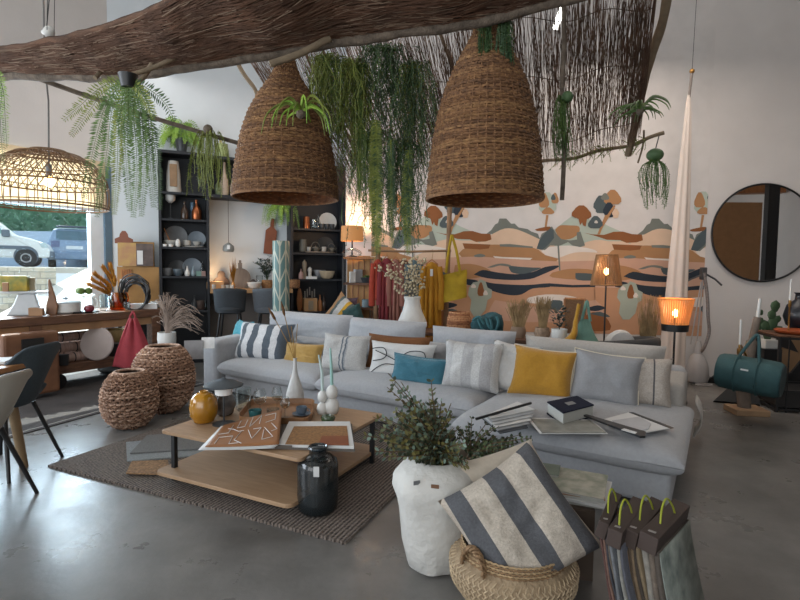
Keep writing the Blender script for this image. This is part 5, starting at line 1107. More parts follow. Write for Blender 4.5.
item('bowl', 'white bowl near the middle of the counter', 253, zc_, 14, 6.5, white_m, base=cp_(254, .36)); item('ball', 'brown wooden ornament sitting behind the white bowl', 253, zc_, 7, 9, mat('dark_walnut', '2E2220'), base=cp_(253, .2)); item('can', 'clear glass canister behind the white bowl', 258, zc_, 7, 13, glass_m, base=cp_(259.5, .22))
item('cup', 'tan basket on the counter at the right', 284, zc_, 12, 9, MC['seagrass'], base=cp_(294, .3), cat='basket')
p = cp_(267, .26); t_ = thing('eucalyptus_plant', 'leafy blue-green plant in a wicker pot at the right of the counter', 'plant', p); M().lathe([(.07, 0), (.085, .05), (.08, .13), (.07, .13)], n=20).build('pot', MC['seagrass_light'], t_); ml = M(); ms = M(); random.seed(8)
for i in range(26):
    an = rnd(0, 6.28); l = rnd(.18, .46); pts = cut([(0, 0, .1), (math.cos(an) * l * .2, math.sin(an) * l * .2, .1 + l * .6), (math.cos(an) * l * .6, math.sin(an) * l * .5, .1 + l * rnd(.7, 1.0))], 5); ms.tube(pts, .002, 4)
    for q in pts[3:]:
        for s_ in (-1, 1): ml.leaf(q, (s_ * rnd(.3, 1), rnd(-.5, .5), rnd(-.2, .8)), .045, .036, hexa=True)
ml.build('foliage', mat('blue_green_leaf', '44564C', .6, .2), t_, smooth=False, kind='stuff'); ms.build('stems', eu_m, t_, kind='stuff')
# small glass pendant over the counter
p = onf(228.5, 252, .3); t_ = thing('glass_pendant', 'small smoked glass pendant lamp hanging over the counter', 'pendant lamp', p); M().lathe([(.07, 0), (.085, .03), (.08, .09), (.03, .13), (.015, .14)], n=24).build('shade', mat('smoked_shade', '7C7E7C', .3, .05), t_)
M().tube([(0, 0, .13), (0, 0, zb_ - p.z)], .004, 5).build('cord', black_m, t_); M().box((.03, -.085, .07), (.04, .004, .06)).build('price_tag', paper_m, t_, smooth=False)
l = bpy.data.lights.new('counter_glow', 'POINT'); l.energy = 4.5; l.color = (1, .62, .32); l.shadow_soft_size = .08; o = bpy.data.objects.new('counter_glow', l); COL.objects.link(o); o.location = wp(wt(218, .25), .25, zc_ + .16)
# bar stools
def stool(label, px, pytop, d, m_, rz=0):
    k = d / F; p = P(px, pytop, d); t_ = thing('bar_stool', label, 'bar stool', (p.x, p.y, 0), rz, group='upholstered bar stools at the counter')
    zt_ = p.z; w_ = 30 * k / 2; zs = zt_ - 22 * k
    def sh(u, v):                                 # wraparound low back
        a_ = lerp(-100, 100, u); A = R(a_); rr_ = w_ * (1.0 - .12 * (1 - v)); z = lerp(zs - .02, zt_ - .03 * (a_ / 100) ** 2 - .0, v)
        return (rr_ * math.sin(A) * 1.0, -rr_ * .78 * math.cos(A) * (.8 + .2 * v), z)
    M().sheet(sh, 20, 8).build('backrest', m_, t_, thick=.035)
    M().lathe([(w_ * .6, zs - .05), (w_ * .85, zs - .03), (w_ * .88, zs + .02), (w_ * .7, zs + .045), (.01, zs + .05)], n=28).build('seat', m_, t_)
    for sx in (-1, 1):
        for sy in (-1, 1): M().tube([(sx * w_ * .55, sy * w_ * .5, zs - .04), (sx * w_ * .95, sy * w_ * .9, 0)], .014, 8).build('leg', black_m, t_)
    for sy in (-1, 1): M().tube([(-w_ * .8, sy * w_ * .75, .28), (w_ * .8, sy * w_ * .75, .28)], .010, 8).build('footrest', black_m, t_)
stool('dark charcoal bar stool at the left of the counter', 230, 288, 7.15, mat('charcoal_fabric', '2C3034', .9, .1, 60, .3, 200), R(8))
stool('mid grey bar stool right of the charcoal one', 269, 288, 7.3, mat('slate_fabric', '4C5055', .9, .1, 60, .3, 200), R(8))
# tall patterned column vase
zt_ = P(281, 241, 6.75); rb = 9.0 * 6.75 / F * .92; cm = mat('celadon_pattern', '5E7F7C', .5, .1); nt = cm.node_tree; N = nt.nodes; L = nt.links
tc = [x for x in N if x.type == 'TEX_COORD'][0]; spx = N.new('ShaderNodeSeparateXYZ'); L.new(tc.outputs['Object'], spx.inputs[0])
def mth(op, a, b=None, c=None):
    n_ = N.new('ShaderNodeMath'); n_.operation = op
    for i, v in enumerate((a, b, c)):
        if v is None: continue
        if isinstance(v, (int, float)): n_.inputs[i].default_value = v
        else: L.new(v, n_.inputs[i])
    return n_.outputs[0]
ang = mth('ARCTAN2', spx.outputs[1], spx.outputs[0]); fr_ = mth('PINGPONG', mth('MULTIPLY', ang, 1.2), .9); sh = mth('FRACT', mth('SUBTRACT', mth('MULTIPLY', spx.outputs[2], 4.2), mth('MULTIPLY', fr_, .9)))
e1_ = mth('GREATER_THAN', sh, .2); e2_ = mth('GREATER_THAN', fr_, .1); e3_ = mth('LESS_THAN', fr_, .8); msk = mth('MULTIPLY', mth('MULTIPLY', e1_, e2_), e3_)
mx = N.new('ShaderNodeMix'); mx.data_type = 'RGBA'; mx.inputs[6].default_value = lin('A9A898'); mx.inputs[7].default_value = lin('53716F'); L.new(msk, mx.inputs[0]); L.new(mx.outputs[2], N['Principled BSDF'].inputs['Base Color'])
one(M().lathe([(rb * .9, 0), (rb, .01), (rb, zt_.z - .01), (rb * .97, zt_.z), (rb * .85, zt_.z - .01), (rb * .85, zt_.z - .2)], n=40), 'column_vase', cm, 'tall round column vase with a green leaf pattern behind the sofa', 'vase', (zt_.x, zt_.y, 0))
# ================================================================ wall left of the shelves
def lw(px, py, off=.03): return PW(px, py, C0 + SN * off, SD)
def lpanel(name, label, cat, x0, y0, x1, y1, m_, off=.02, th=.012, extra=None):
    a_, b2 = lw(x0, y1, off), lw(x1, y0, off); w_ = (Vector(b2.xy) - Vector(a_.xy)).length; h_ = b2.z - a_.z
    t_ = thing(name, label, cat, a_, WRZ); M().box((w_ / 2, 0, h_ / 2), (w_, th, h_)).build('panel', m_, t_, smooth=False)
    if extra: extra(t_, w_, h_)
    return t_
lpanel('art_print', 'pink and ochre landscape print on the wall left of the black shelves', 'picture', 118, 243, 136, 266, mat('pink_landscape_print', '9A6A58', .6, .5, 5, hx2='B79A54'), off=.35)
lpanel('art_print', 'dark photo print right of the pink landscape print', 'picture', 136.5, 244, 153, 266, mat('dark_print', '37302F', .6, .6, 6, hx2='6A5A54'), off=.35, extra=lambda t_, w_, h_: M().box((w_ * .22, -.012, h_ * .38), (w_ * .34, .01, h_ * .62)).build('white_card', paper_m, t_, smooth=False))
def mkb(t_, w_, h_):
    for i in range(5): M().box((w_ * (.12 + .05 * i), -.03, h_ * .75), (w_ * .035, .03, h_ * .38)).build('slat', oak2_m, t_, smooth=False)
lpanel('display_board', 'wooden display board with booklets under the prints', 'board', 118, 267, 159, 312, mat('honey_panel', '9B7543', .6, .15, 5), off=.30, th=.03, extra=mkb)
lpanel('booklet', 'white booklet with a dark photo at the left of the display board', 'booklet', 120, 279, 126, 290, paper_m, off=.36, extra=lambda t_, w_, h_: M().box((w_ / 2, -.012, h_ * .5), (w_ * .7, .01, h_ * .6)).build('photo', dgrey_m, t_, smooth=False))
a_ = lw(124, 242, .345); k = a_.y / F; m = M(); m.prism([(-8 * k, -1.5 * k), (8 * k, -1.5 * k), (8 * k, 3 * k), (4 * k, 5 * k), (3.5 * k, 8 * k), (1.5 * k, 11 * k), (-1.5 * k, 11 * k), (-3.5 * k, 8 * k), (-4 * k, 5 * k), (-8 * k, 3 * k)], -.01, .01); one(m, 'brown_board', mat('reddish_wood', '7A4630'), 'dark reddish wooden board with a handle above the pink print', 'board', a_, WRZ, smooth=False)
# easel shelf that carries them
t0_ = wt(118, .2); t1_ = wt(158, .2); m = M(); m.box(((t1_ - t0_) / 2, 0, .5), ((t1_ - t0_), .28, 1.0)); zdb = lw(140, 312, .3).z
ds = thing('display_cabinet', 'low dark cabinet carrying the display board beside the black shelves', 'cabinet', wp(t0_, .16, 0), WRZ); M().box(((t1_ - t0_) / 2, -.03, zdb / 2), (t1_ - t0_, .34, zdb)).build('body', navy_m, ds, smooth=False)
for i in (0, 1): M().box(((t1_ - t0_) * (.26 + .48 * i), -.205, zdb / 2), ((t1_ - t0_) * .46, .012, zdb * .92)).build('door', navy_m, ds, smooth=False, bevel=.003)
M().box(((t1_ - t0_) / 2, .0, (zdb + lw(140, 243, .3).z) / 2 + .02), ((t1_ - t0_) * .8, .10, lw(140, 243, .3).z - zdb)).build('upright', mat('honey_panel', '9B7543'), ds, smooth=False)
p = lw(140, 300, .62); random.seed(4); m = M()
for i in range(16):
    r_ = (14.0 - abs(rnd(-4, 4))) * p.y / F; m.tube([(r_ * .95 * math.cos(a_ * .2) + rnd(-.01, .01), -.012 * i + rnd(-.01, .01), r_ * 1.25 * math.sin(a_ * .2) + r_ * 1.2) for a_ in range(32)], .009, 5, closed=True)
o = one(m, 'cord_wreath', black_m, 'large hoop of looped black cord standing at the end of the workbench', 'wreath', (0, 0, 0)); wreath = o
# ================================================================ left: workbench, baskets, chairs, second rug
random.seed(41)
B0, B1 = P(-40, 319.5, 4.88), P(165, 309, 6.75); ZB = (P(0, 319, 5.2).z + P(165, 309, 6.75).z) / 2
BD = Vector((B1.x - B0.x, B1.y - B0.y, 0)); BL = BD.length; BD.normalize(); BN = Vector((BD.y, -BD.x, 0)); BRZ = math.atan2(BD.y, BD.x)
bench = thing('workbench', 'long old wooden workbench in front of the shop window', 'workbench', (B0.x, B0.y, 0), BRZ)
bw = mat('old_bench_wood', '6E4C36', .6, .25, 7, .3, 50, hx2='4A3022', stretch=(1, 5, 5))
M().box((BL / 2, .36, ZB - .045), (BL, .72, .09)).build('bench_top', bw, bench, smooth=False, bevel=.006)
M().box((BL / 2, .36, .23), (BL - .25, .62, .10)).build('lower_shelf', bw, bench, smooth=False, bevel=.006)
for x in (BL - .12, BL * .30):
    for y in (.07, .63): M().box((x, y, ZB / 2 - .045), (.12, .12, ZB - .09)).build('leg', bw, bench, smooth=False, bevel=.005)
M().box((BL * .5, .05, ZB - .14), (BL * .9, .05, .09)).build('apron', mat('pale_bench_wood', '8F6B4A', .6, .2, 6), bench, smooth=False)
for x in (.9, 1.7, BL - .3): 
    m = M(); m.tube([(x, .1, .09), (x, .62, .09)], .09, 16); m.build('roller', black_m, bench)
def bp_(px, off=.3, z=None):                        # point on the bench above front-edge pixel column
    o2 = Vector((B0.x, B0.y)) + Vector((-BN.x, -BN.y)) * off; q = PW(px, 300, o2, (BD.x, BD.y)); return Vector((q.x, q.y, ZB if z is None else z))
wreath.location = bp_(138, .3); wreath.rotation_euler = (0, 0, R(10)); 
# vice block (leg housing) at the left
a_ = bp_(-6, -.05, 0); vb = thing('wooden_vice', 'thick wooden vice block at the front of the workbench', 'vice', (a_.x, a_.y, 0), BRZ)
zt_ = P(12, 331, a_.y + .25).z; M().box((.26, -.08, (zt_ + .05) / 2), (.52, .15, zt_ - .05)).build('jaw', mat('vice_wood', '7A543A', .6, .2, 5, hx2='5A3A28'), vb, smooth=False, bevel=.03)
M().box((.26, -.165, zt_ - .12), (.2, .02, .12)).build('iron_plate', black_m, vb, smooth=False)
def bi(kind, label, px, wpx, hpx, m_, off=.3, cat=None, z=None, **k): return item(kind, label, px, 0, wpx, hpx, m_, cat, base=bp_(px, off, z), **k)
stw = mat('raw_wood_block', '8A6747', .6, .2, 5)
p = bp_(26, .35); sc_ = thing('balance_scale', 'old white kitchen scale with a flat plate on the workbench', 'scale', p, R(25)); sc_.scale = (.62, .62, .8)
M().prism([(-.28, 0), (.30, 0), (.20, .16), (.16, .30), (-.10, .30), (-.16, .16)], -.12, .12).build('body', mat('scale_enamel', 'A9ADAE', .4, .05), sc_, smooth=False, bevel=.02); M().box((0, 0, .32), (.66, .3, .03)).build('pan', mat('scale_enamel', 'A9ADAE'), sc_, smooth=False, bevel=.008)
zs_ = ZB + .271
bi('box', 'yellow and green cookbook standing on the scale plate', 16, 22, 15, mat('yellow_print', 'A98F2C', .6, .6, 12, hx2='5B6A35'), .42, 'book', zs_); bi('box', 'pale box beside the yellow cookbook on the scale', 30, 10, 13, mat('kraft_pale', 'A69C84', .7), .40, None, zs_)
bi('box', 'small brown wooden block on the scale plate', 6, 5, 9, stw, .3, None, zs_); bi('box', 'dark wooden boxes behind the scale plate', 36, 12, 8, stw, .2, None, ZB)
m = M(); m.prism([(-.05, 0), (.05, 0), (.055, .10), (.02, .2), (-.03, .32), (-.06, .40), (-.075, .39), (-.05, .2), (-.06, .10)], -.02, .02); one(m, 'carved_sculpture', mat('carved_brown', '6E4A2E', .5, .2, 8), 'carved brown wooden bird shape with a thin neck on the workbench', 'sculpture', bp_(51, .2), rot=(0, R(8), R(20)), smooth=False, bevel=.008)
cas = thing('casserole', 'white lidded casserole on the workbench', 'pot', bp_(65, .28)); M().lathe([(.13, 0), (.155, .02), (.16, .12), (.14, .13)], n=28).build('pot_body', white_m, cas); M().lathe([(.162, .125), (.15, .14), (.06, .16), (.03, .17), (.03, .19), (.01, .195)], n=28).build('lid', mat('pale_blue_lid', 'A0AEB8', .4), cas)
cd = thing('cake_stand', 'two-tier glass cake stand with green moss balls on the workbench', 'cake stand', bp_(84, .28)); M().lathe([(.15, 0), (.16, .01), (.15, .012), (.01, .008)], n=28).build('lower_plate', black_m, cd); M().tube([(0, 0, .01), (0, 0, .42)], .008, 8).build('centre_rod', glass_m, cd)
M().lathe([(.11, .20), (.12, .21), (.11, .215), (.01, .21)], n=28).build('upper_plate', glass_m, cd); M().lathe([(.14, .02), (.145, .14), (.10, .19), (.03, .2)], n=28, cap0=False).build('glass_dome', glass_m, cd)
m = M(); m.tube([(.03 * math.cos(a_), 0, .44 + .03 * math.sin(a_)) for a_ in [q * .52 for q in range(12)]], .005, 6, closed=True); m.build('ring_handle', glass_m, cd)
for i, (x, y) in enumerate(((-.05, 0), (.05, .01), (0, -.05))): one(M().ball((0, 0, .04), .042, 12), 'moss_ball', mat('moss', '55682F', .9, .4, 20), ['left moss ball on the upper cake stand plate', 'right moss ball on the upper cake stand plate', 'front moss ball on the upper cake stand plate'][i], 'ball', bp_(84, .28) + Vector((x, y, .215)), group='moss balls on the cake stand')
one(M().ball((0, 0, .05), .055, 14, sz=.9), 'round_ornament', mat('onion_red', '6A1F2C', .3, .2), 'dark red round ornament on the workbench in front of the cake stand', 'ornament', bp_(89, .12) ); bi('platter', 'dark plate under the red ornament', 78, 22, 2, black_m, .16)
bi('cup', 'clear glass left of the amber vase', 104, 9, 16, glass_m, .35, 'glass'); 
p = bp_(117.5, .3); fv = thing('feather_vase', 'amber glass jug with ochre pampas plumes on the workbench', 'vase', p); M().lathe([(.075, 0), (.09, .015), (.092, .14), (.075, .20), (.07, .22)], n=24, cap1=False).build('jug_body', thin_glass('amber_glass', 'ECB050', .06), fv)
M().lathe([(.07, .005), (.085, .015), (.085, .13), (.01, .13)], n=24).build('liquid', thin_glass('amber_liquid', 'F0B860', .04), fv)
m = M(); m.tube([(.09 + .05 * math.sin(t * .31), 0, .05 + .02 * t) for t in range(10)], .008, 6); m.build('handle', MC['amber_glass'], fv)
ml = M(); k_ = p.y / F
for tx, ty in ((-20, 34), (-12, 40), (-6, 42), (-26, 24), (-23, 29)):
    pts = cut([(0, 0, .05), (tx * k_ * .35, 0, ty * k_ * .65), (tx * k_, 0, ty * k_)], 10)
    for a_, b2 in zip(pts[8:], pts[9:]):
        for j in range(44): d_ = (b2 - a_).normalized(); ml.leaf(a_.lerp(b2, random.random()), d_ + Vector((rnd(-.35, .35), rnd(-.35, .35), rnd(-.35, .35))), rnd(.05, .10), .018)
    ml.tube(pts, .003, 4)
ml.build('pampas_plume', mat('ochre_feather', 'B07A24', .9, .3, 20), fv, smooth=False, kind='stuff')
bi('box', 'white folded cloths in front of the black cord hoop', 143, 26, 5, paper_m, .25, 'cloths'); bi('bowl', 'grey-white bowl at the right end of the workbench', 158, 14, 6, cream_c, .3); bi('cup', 'clear glass tumbler beside the amber jug', 127, 7, 8, glass_m, .15, 'glass')
# things on the lower bench shelf
ZL = .28
def lb(px, off=.3, z=ZL): return bp_(px, off, z)
rollm = mat('striped_tea_towel', 'B39C92', .9, .15, 5, hx2='8E776C', stretch=(8, 1, 1)); tie = mat('dark_tie', '2A2A2C', .8)
k_ = 5.8 / F
for i, (px, z_, off, l_) in enumerate(((74, .44, .30, .62), (72, .33, .22, .50), (74, .33, .42, .50), (76, .56, .34, .60), (66, .33, .58, .5), (80, .44, .50, .5))):
    t_ = thing('rolled_towel', ['rolled brown towel in the middle layer of the pile under the bench', 'front rolled brown towel at the bottom of the pile', 'rolled brown towel behind the front bottom one', 'topmost rolled brown towel of the pile under the bench', 'back rolled brown towel at the bottom of the pile', 'rolled brown towel behind the middle layer'][i], 'towel', lb(px, off, z_), BRZ, 'rolled towels under the workbench')
    m = M(); m.tube([(-l_ / 2, 0, 0), (-l_ / 2 + .01, 0, 0), (l_ / 2 - .01, 0, 0), (l_ / 2, 0, 0)], [.045, .055, .055, .045], 16); m.build('roll', rollm, t_)
    for x in (-.5, 0, .5): M().tube([(x * l_ - .006 if x else 0, 0, 0), (x * l_ * .6 + .012, 0, 0)][::1] if False else [(x * l_ * .6 - .006, 0, 0), (x * l_ * .6 + .006, 0, 0)], .058, 16).build('tie', tie, t_)
m = M(); m.lathe([(.19, -.012), (.20, 0), (.19, .012)], n=40); m.xf(Matrix.Translation((0, 0, .20)) @ Matrix.Rotation(R(82), 4, 'X')); one(m, 'round_placemat', mat('blush_felt', 'A2958F', .9, .04), 'pale pink round mat standing against the rolled towels', 'placemat', lb(96, .05), R(0))
item('box', 'dark box at the left of the towel pile', 60, 0, 12, 11, black_m, base=lb(60, .06)); item('bowl', 'cream bowl with a yellow inside under the bench', 110, 0, 24, 13, mat('cream_yellow_bowl', 'B59E6C', .5), base=lb(114, .3, ZL + .16)); item('platter', 'white plate under the cream bowl', 110, 0, 24, 2, white_m, base=lb(114, .3, ZL + .14)); item('can', 'dark casserole at the right under the bench', 112, 0, 22, 11, black_m, base=lb(115, .3), cat='pot')
item('jug', 'brown ceramic jug standing behind the towel pile', 56, 0, 9, 24, mat('brown_ceramic', '574740'), base=lb(53, .45))
# red tote hanging from the bench end
p = P(134, 312, 6.0); rt = thing('red_tote_bag', 'red fabric tote bag hanging from the corner of the workbench', 'bag', p, R(10)); redm = mat('brick_red_canvas', '8A2F36', .9, .1, 12, .5, 60)
k_ = 6.0 / F
def tri(u, v): 
    w_ = lerp(3, 19 + 2 * math.sin(v * 3), v ** .9) * k_; x = lerp(-w_ * 1.0, w_ * 1.05, u); return (x, -.05 - .06 * math.sin(u * math.pi) * v + .02 * math.sin(u * 14) * (1 - v * .4), -lerp(6, 54 + 3 * u, v) * k_)
M().sheet(tri, 20, 14).build('bag_body', redm, rt, thick=.02); 
for s_ in (-1, 1): m = M(); m.tube([(s_ * 1.5 * k_, -.04, -9 * k_), (s_ * 2.5 * k_, -.05, -4 * k_), (0, -.03, 1 * k_)], .012, 6); m.build('strap', redm, rt)
p = P(135, 318, 6.1); m = M(); m.sheet(lambda u, v: (lerp(-6, 5, u) * k_ * (v * .8 + .3), .0 + .02 * math.sin(u * 9), -lerp(0, 22, v) * k_), 8, 6); one(m, 'green_cloth', mat('dark_green_cloth', '234238', .9), 'dark green cloth hanging behind the red tote', 'cloth', p, thick=.01)
# second rug under the bench
q = [PZ(0, 441), PZ(112, 410)]; d_ = (q[1] - q[0]).normalized(); n_ = Vector((-d_.y, d_.x, 0)); r2 = mat('charcoal_pattern_rug', '45403E', .95, .3, 4, .5, 120, hx2='2E2B2B')
a_ = q[0] - d_ * 1.6; b2 = q[1] + d_ * 1.3; m = M(); m.slab([(a_.x, a_.y), (b2.x, b2.y), ((b2 + n_ * 1.9).x, (b2 + n_ * 1.9).y), ((a_ + n_ * 1.9).x, (a_ + n_ * 1.9).y)], 0, .008, 0)
rg2 = thing('patterned_rug', 'dark faded rug with pale edge lines under the workbench', 'rug', (0, 0, 0)); m.build('pile', r2, rg2, smooth=False)
m = M(); w0 = a_ + n_ * .05; w1 = b2 + n_ * .05; w2 = b2 + n_ * .065; w3 = a_ + n_ * .065; m.slab([(v.x, v.y) for v in (w0, w1, w2, w3)], .008, .0095); m.build('edge_line', mat('pale_rug_line', '8E8A84', .9), rg2, smooth=False)
# round woven floor baskets
bm_ = [mat('hyacinth', 'A37F66', .85, .3, 35, .6, 90, hx2='5E4234'), mat('hyacinth_light', 'C0A088', .85, .25, 35, hx2='7B5B49')]
def floorbasket(label, px, pyb, wpx, hpx, rows, ribs, openr):
    g_ = PZ(px, pyb); w_ = wpx * g_.y / F; d = g_.y + w_ * .28; w_ = wpx * d / F; h_ = hpx * d / F * .95; r = w_ / 2; x = P(px, pyb, d).x
    pf = [(r * math.cos(R(a_)) ** .75, h_ * (.5 + .5 * math.sin(R(a_)) / math.sin(R(70)))) for a_ in range(-70, 66, 5)]
    pf = [(max(r_, openr * r), z_) for r_, z_ in pf]
    t_, at = woven('woven_floor_basket', label, 'basket', (x, d, .012), pf, rows, ribs, .008, h_ / rows * .50, bm_, group='round woven floor baskets', jitter=.7)
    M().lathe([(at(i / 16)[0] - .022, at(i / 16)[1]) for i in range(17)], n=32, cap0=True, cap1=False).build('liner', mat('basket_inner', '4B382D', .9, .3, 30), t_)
    rt_, zt_ = at(1); m = M(); m.tube([(rt_ * math.cos(q * .2618), rt_ * math.sin(q * .2618), zt_ + .006) for q in range(24)], .014, 6, closed=True); m.build('rim', bm_[1], t_)
floorbasket('smaller round woven floor basket in front, with a small opening', 130.5, 431, 52, 58, 22, 40, .42)
floorbasket('larger round woven floor basket behind the smaller one', 164, 415, 58, 68, 25, 44, .44)
# white vase with dried grass on a dark side table
p = P(167, 351, 5.75); sdt = thing('side_table', 'small dark side table behind the larger floor basket', 'side table', (p.x, p.y, 0)); M().lathe([(.16, p.z - .03), (.17, p.z - .02), (.17, p.z)], n=28).build('table_top', black_m, sdt)
for a_ in (0, 2.1, 4.2): M().tube([(.1 * math.cos(a_), .1 * math.sin(a_), p.z - .03), (.15 * math.cos(a_), .15 * math.sin(a_), 0)], .012, 8).build('leg', black_m, sdt)
gv = thing('dried_grass_vase', 'white footed vase with wispy dried grass at the foot of the shelves', 'vase', p); k_ = p.y / F
M().lathe([(7 * k_, 0), (7.5 * k_, .01), (8 * k_, 5 * k_), (8.8 * k_, 12 * k_), (8.6 * k_, 19 * k_), (7.8 * k_, 19 * k_), (7 * k_, 8 * k_)], n=28, cap1=False).build('vase_body', white_m, gv); m = M(); random.seed(12)
for i in range(130):
    tx = rnd(-13, 36); ty = rnd(22, 52) - abs(tx) * .35; m.tube(cut([(0, 0, 8 * k_), (tx * .2 * k_, rnd(-.03, .03), (16 + ty * .45) * k_), (tx * .65 * k_, rnd(-.08, .08), (14 + ty * .85) * k_), (tx * k_, rnd(-.12, .12), (14 + ty * .9 - abs(tx) * .25) * k_)], 4), [.0022] * 6 + [.004] * 5 + [.002] * 2, 3)
m.build('dried_grass', mat('dry_mauve_grass', '8D7C70', .9, .2, 9), gv, kind='stuff')
# white and slate shell chairs at the left edge
def shell_chair(label, name_px, d, zb_, zt_, m_, legm, rz, x_off, w_=.5):
    t_ = thing('shell_chair', label, 'chair', (x_off, d, 0), rz, group='shell chairs at the left edge')
    def f(u, v):
        if v < .5:
            s_ = v / .5; x = (u - .5) * w_ * (.86 + .1 * s_); y = lerp(-.24, .16, s_); z = .46 - .03 * math.sin(s_ * 3.1) + .12 * abs(u - .5) ** 2 * 4 * (.25 + s_ * .6)
        else:
            s_ = (v - .5) / .5; x = (u - .5) * w_ * (.96 - .22 * s_ ** 2); y = .16 + .06 * math.sin(s_ * 1.6) + .10 * s_ - .22 * (abs(u - .5) * 2) ** 2.2 * (1 - s_ * .75); z = lerp(.46, zt_, s_) + .12 * (1 - s_) * abs(u - .5) ** 2 * 4 * .85 - .05 * s_ * (abs(u - .5) * 2) ** 4
        return (x, y, z)
    M().sheet(f, 20, 24).build('seat_shell', m_, t_, thick=.022, sub=1)
    for sx in (-1, 1):
        for sy in (-1, 1): M().tube([(sx * .12, sy * .12 - .02, .44), (sx * .235, sy * .24 - .02, 0)], [.015, .011], 8).build('leg', legm, t_)
    return t_
slm = mat('slate_felt', '3A444B', .85, .1, 80, .3, 200); wsm = mat('warm_white_shell', 'A8A59C', .5, .04)
# leg feet seen at (51,482), (6,515)
shell_chair('slate fabric shell chair with black legs, seen from behind at the left edge', 0, 3.45, 0, .88, slm, black_m, R(-94), -2.70, .52)
shell_chair('off-white shell chair cut off by the left edge in front of the slate one', 0, 2.84, 0, .81, wsm, black_m, R(-92), -2.45, .46)
# dining table they stand at
dt = thing('dining_table', 'wooden dining table cut off by the left edge of the photo', 'table', (-3.0, 3.05, 0), 0); M().box((.0, 0, .745), (1.1, .8, .035)).build('table_top', mat('oak_round', '8A6038', .5, .1, 6), dt, smooth=False, bevel=.006)
for sx in (-1, 1):
    for sy in (-1, 1): M().tube([(sx * .36, sy * .33, .73), (sx * .40, sy * .42, 0)], [.035, .028], 10).build('leg', mat('beech_leg', '8A7355', .6), dt)
p = PZ(6, 378, .765); m = M(); m.box((0, 0, .008), (.3, .2, .015)); one(m, 'folded_paper', paper_m, 'white folded paper on the dining table at the left edge', 'paper', (-2.72, 3.30, .763), R(20), smooth=False)
# ================================================================ behind the sofa
random.seed(51)
ZT = .68
def cb(px, z=ZT, v=2.12): return sp_(upx(px, v, z), v, z)
def console(label, px0, px1, z, v=2.12, dp=.40, name='console_table'):
    u0, u1 = upx(px0, v, z), upx(px1, v, z); t_ = thing(name, label, 'table', sp_(u0, v, 0), SRZ); w_ = u1 - u0; wm = MC['dark_old_wood']
    M().box((w_ / 2, 0, z - .02), (w_, dp, .04)).build('table_top', wm, t_, smooth=False, bevel=.004)
    for x in (.05, w_ - .05):
        for y in (-dp / 2 + .04, dp / 2 - .04): M().box((x, y, z / 2 - .02), (.05, .05, z - .04)).build('leg', wm, t_, smooth=False)
console('long dark wooden console table behind the middle of the sofa', 396, 585, ZT)
console('low dark bench behind the sofa carrying the multicoloured cushion', 312, 366, .66, name='display_bench')
def kk(p): return p.y / F
# white vase with cotton stems
p = cb(412); k = kk(p); t_ = thing('cotton_vase', 'large white bottle vase with cotton stems on the console behind the sofa', 'vase', p)
M().lathe([(12 * k, 0), (15 * k, .03), (14 * k, 8 * k), (9.5 * k, 19 * k), (7.5 * k, 28 * k), (8 * k, 30 * k), (8.5 * k, 32 * k), (7 * k, 32.5 * k), (6 * k, 24 * k)], n=28, wob=.05, cap1=False).build('vase_body', mwhite_m, t_)
m = M(); mc = M()
for i in range(22):
    tx = rnd(-26, 14); ty = rnd(40, 72); 
    if i < 3: tx = rnd(-38, -26); ty = rnd(55, 62)
    pts = cut([(0, 0, 28 * k), (tx * .4 * k, rnd(-.04, .04), (30 + (ty - 30) * .55) * k), (tx * k, rnd(-.1, .1), ty * k)], 4); m.tube(pts, .0025, 4)
    for q in pts[3:]:
        for j in range(2): mc.ball(q + Vector((rnd(-.03, .03), rnd(-.03, .03), rnd(-.03, .03))), rnd(.010, .018), 6)
m.build('stems', bark_m, t_, kind='stuff'); mc.build('cotton_boll', mat('cotton_cream', 'B5A88C', .9, .15, 9), t_, kind='stuff')
# wicker basket, teal bag
p = cb(459); k = kk(p); t_, at = woven('wicker_basket', 'small round orange wicker basket on the console left of the teal bag', 'basket', p, [(10 * k, 0), (11.5 * k, 5 * k), (11.5 * k, 13 * k), (9.5 * k, 21 * k)], 12, 24, .004, 21 * k / 24, [mat('orange_wicker', 'A06C48', .8, .2, 20, hx2='7A4B30'), mat('orange_wicker_light', 'B07F58', .8)])
M().lathe([(9 * k, .005), (10.5 * k, 5 * k), (10.5 * k, 13 * k), (8.5 * k, 21 * k)], n=24, cap1=False).build('liner', MC['orange_wicker'], t_)
p = cb(487); k = kk(p); t_ = thing('teal_bag', 'slouchy dark teal bag with loose straps on the console behind the sofa', 'bag', p, SRZ * .5); tb = mat('dark_teal_cloth', '1F444A', .85, .25, 8, .6, 30)
m = M(); pr = [(13 * k, 0), (16.5 * k, 3 * k), (17 * k, 11 * k), (14 * k, 18 * k), (8 * k, 20 * k), (.01, 17 * k)]; m.lathe(pr, n=40, sy=.5); m.v = [(x + .03 * noise.noise(Vector((x * 9, y * 9, z * 9))), y + .03 * noise.noise(Vector((x * 9, y * 9, z * 9 + 5))), z * (1 + .28 * noise.noise(Vector((x * 5, y * 5, 3))) + .5 * x)) for x, y, z in m.v]; m.build('bag_body', tb, t_)
for pts in ([(-8, 17), (-4, 8), (2, 3), (6, 8), (4, 17)], [(0, 18), (3, 10), (9, 6), (12, 14), (10, 20)], [(-13, 15), (-7, 19), (-2, 12)]): M().tube(cut([(x * k, -.135 - .01 * (i % 2), y * k) for i, (x, y) in enumerate(pts)], 6), .016, 6).build('strap', mat('teal_strap', '2E5A60', .8), t_)
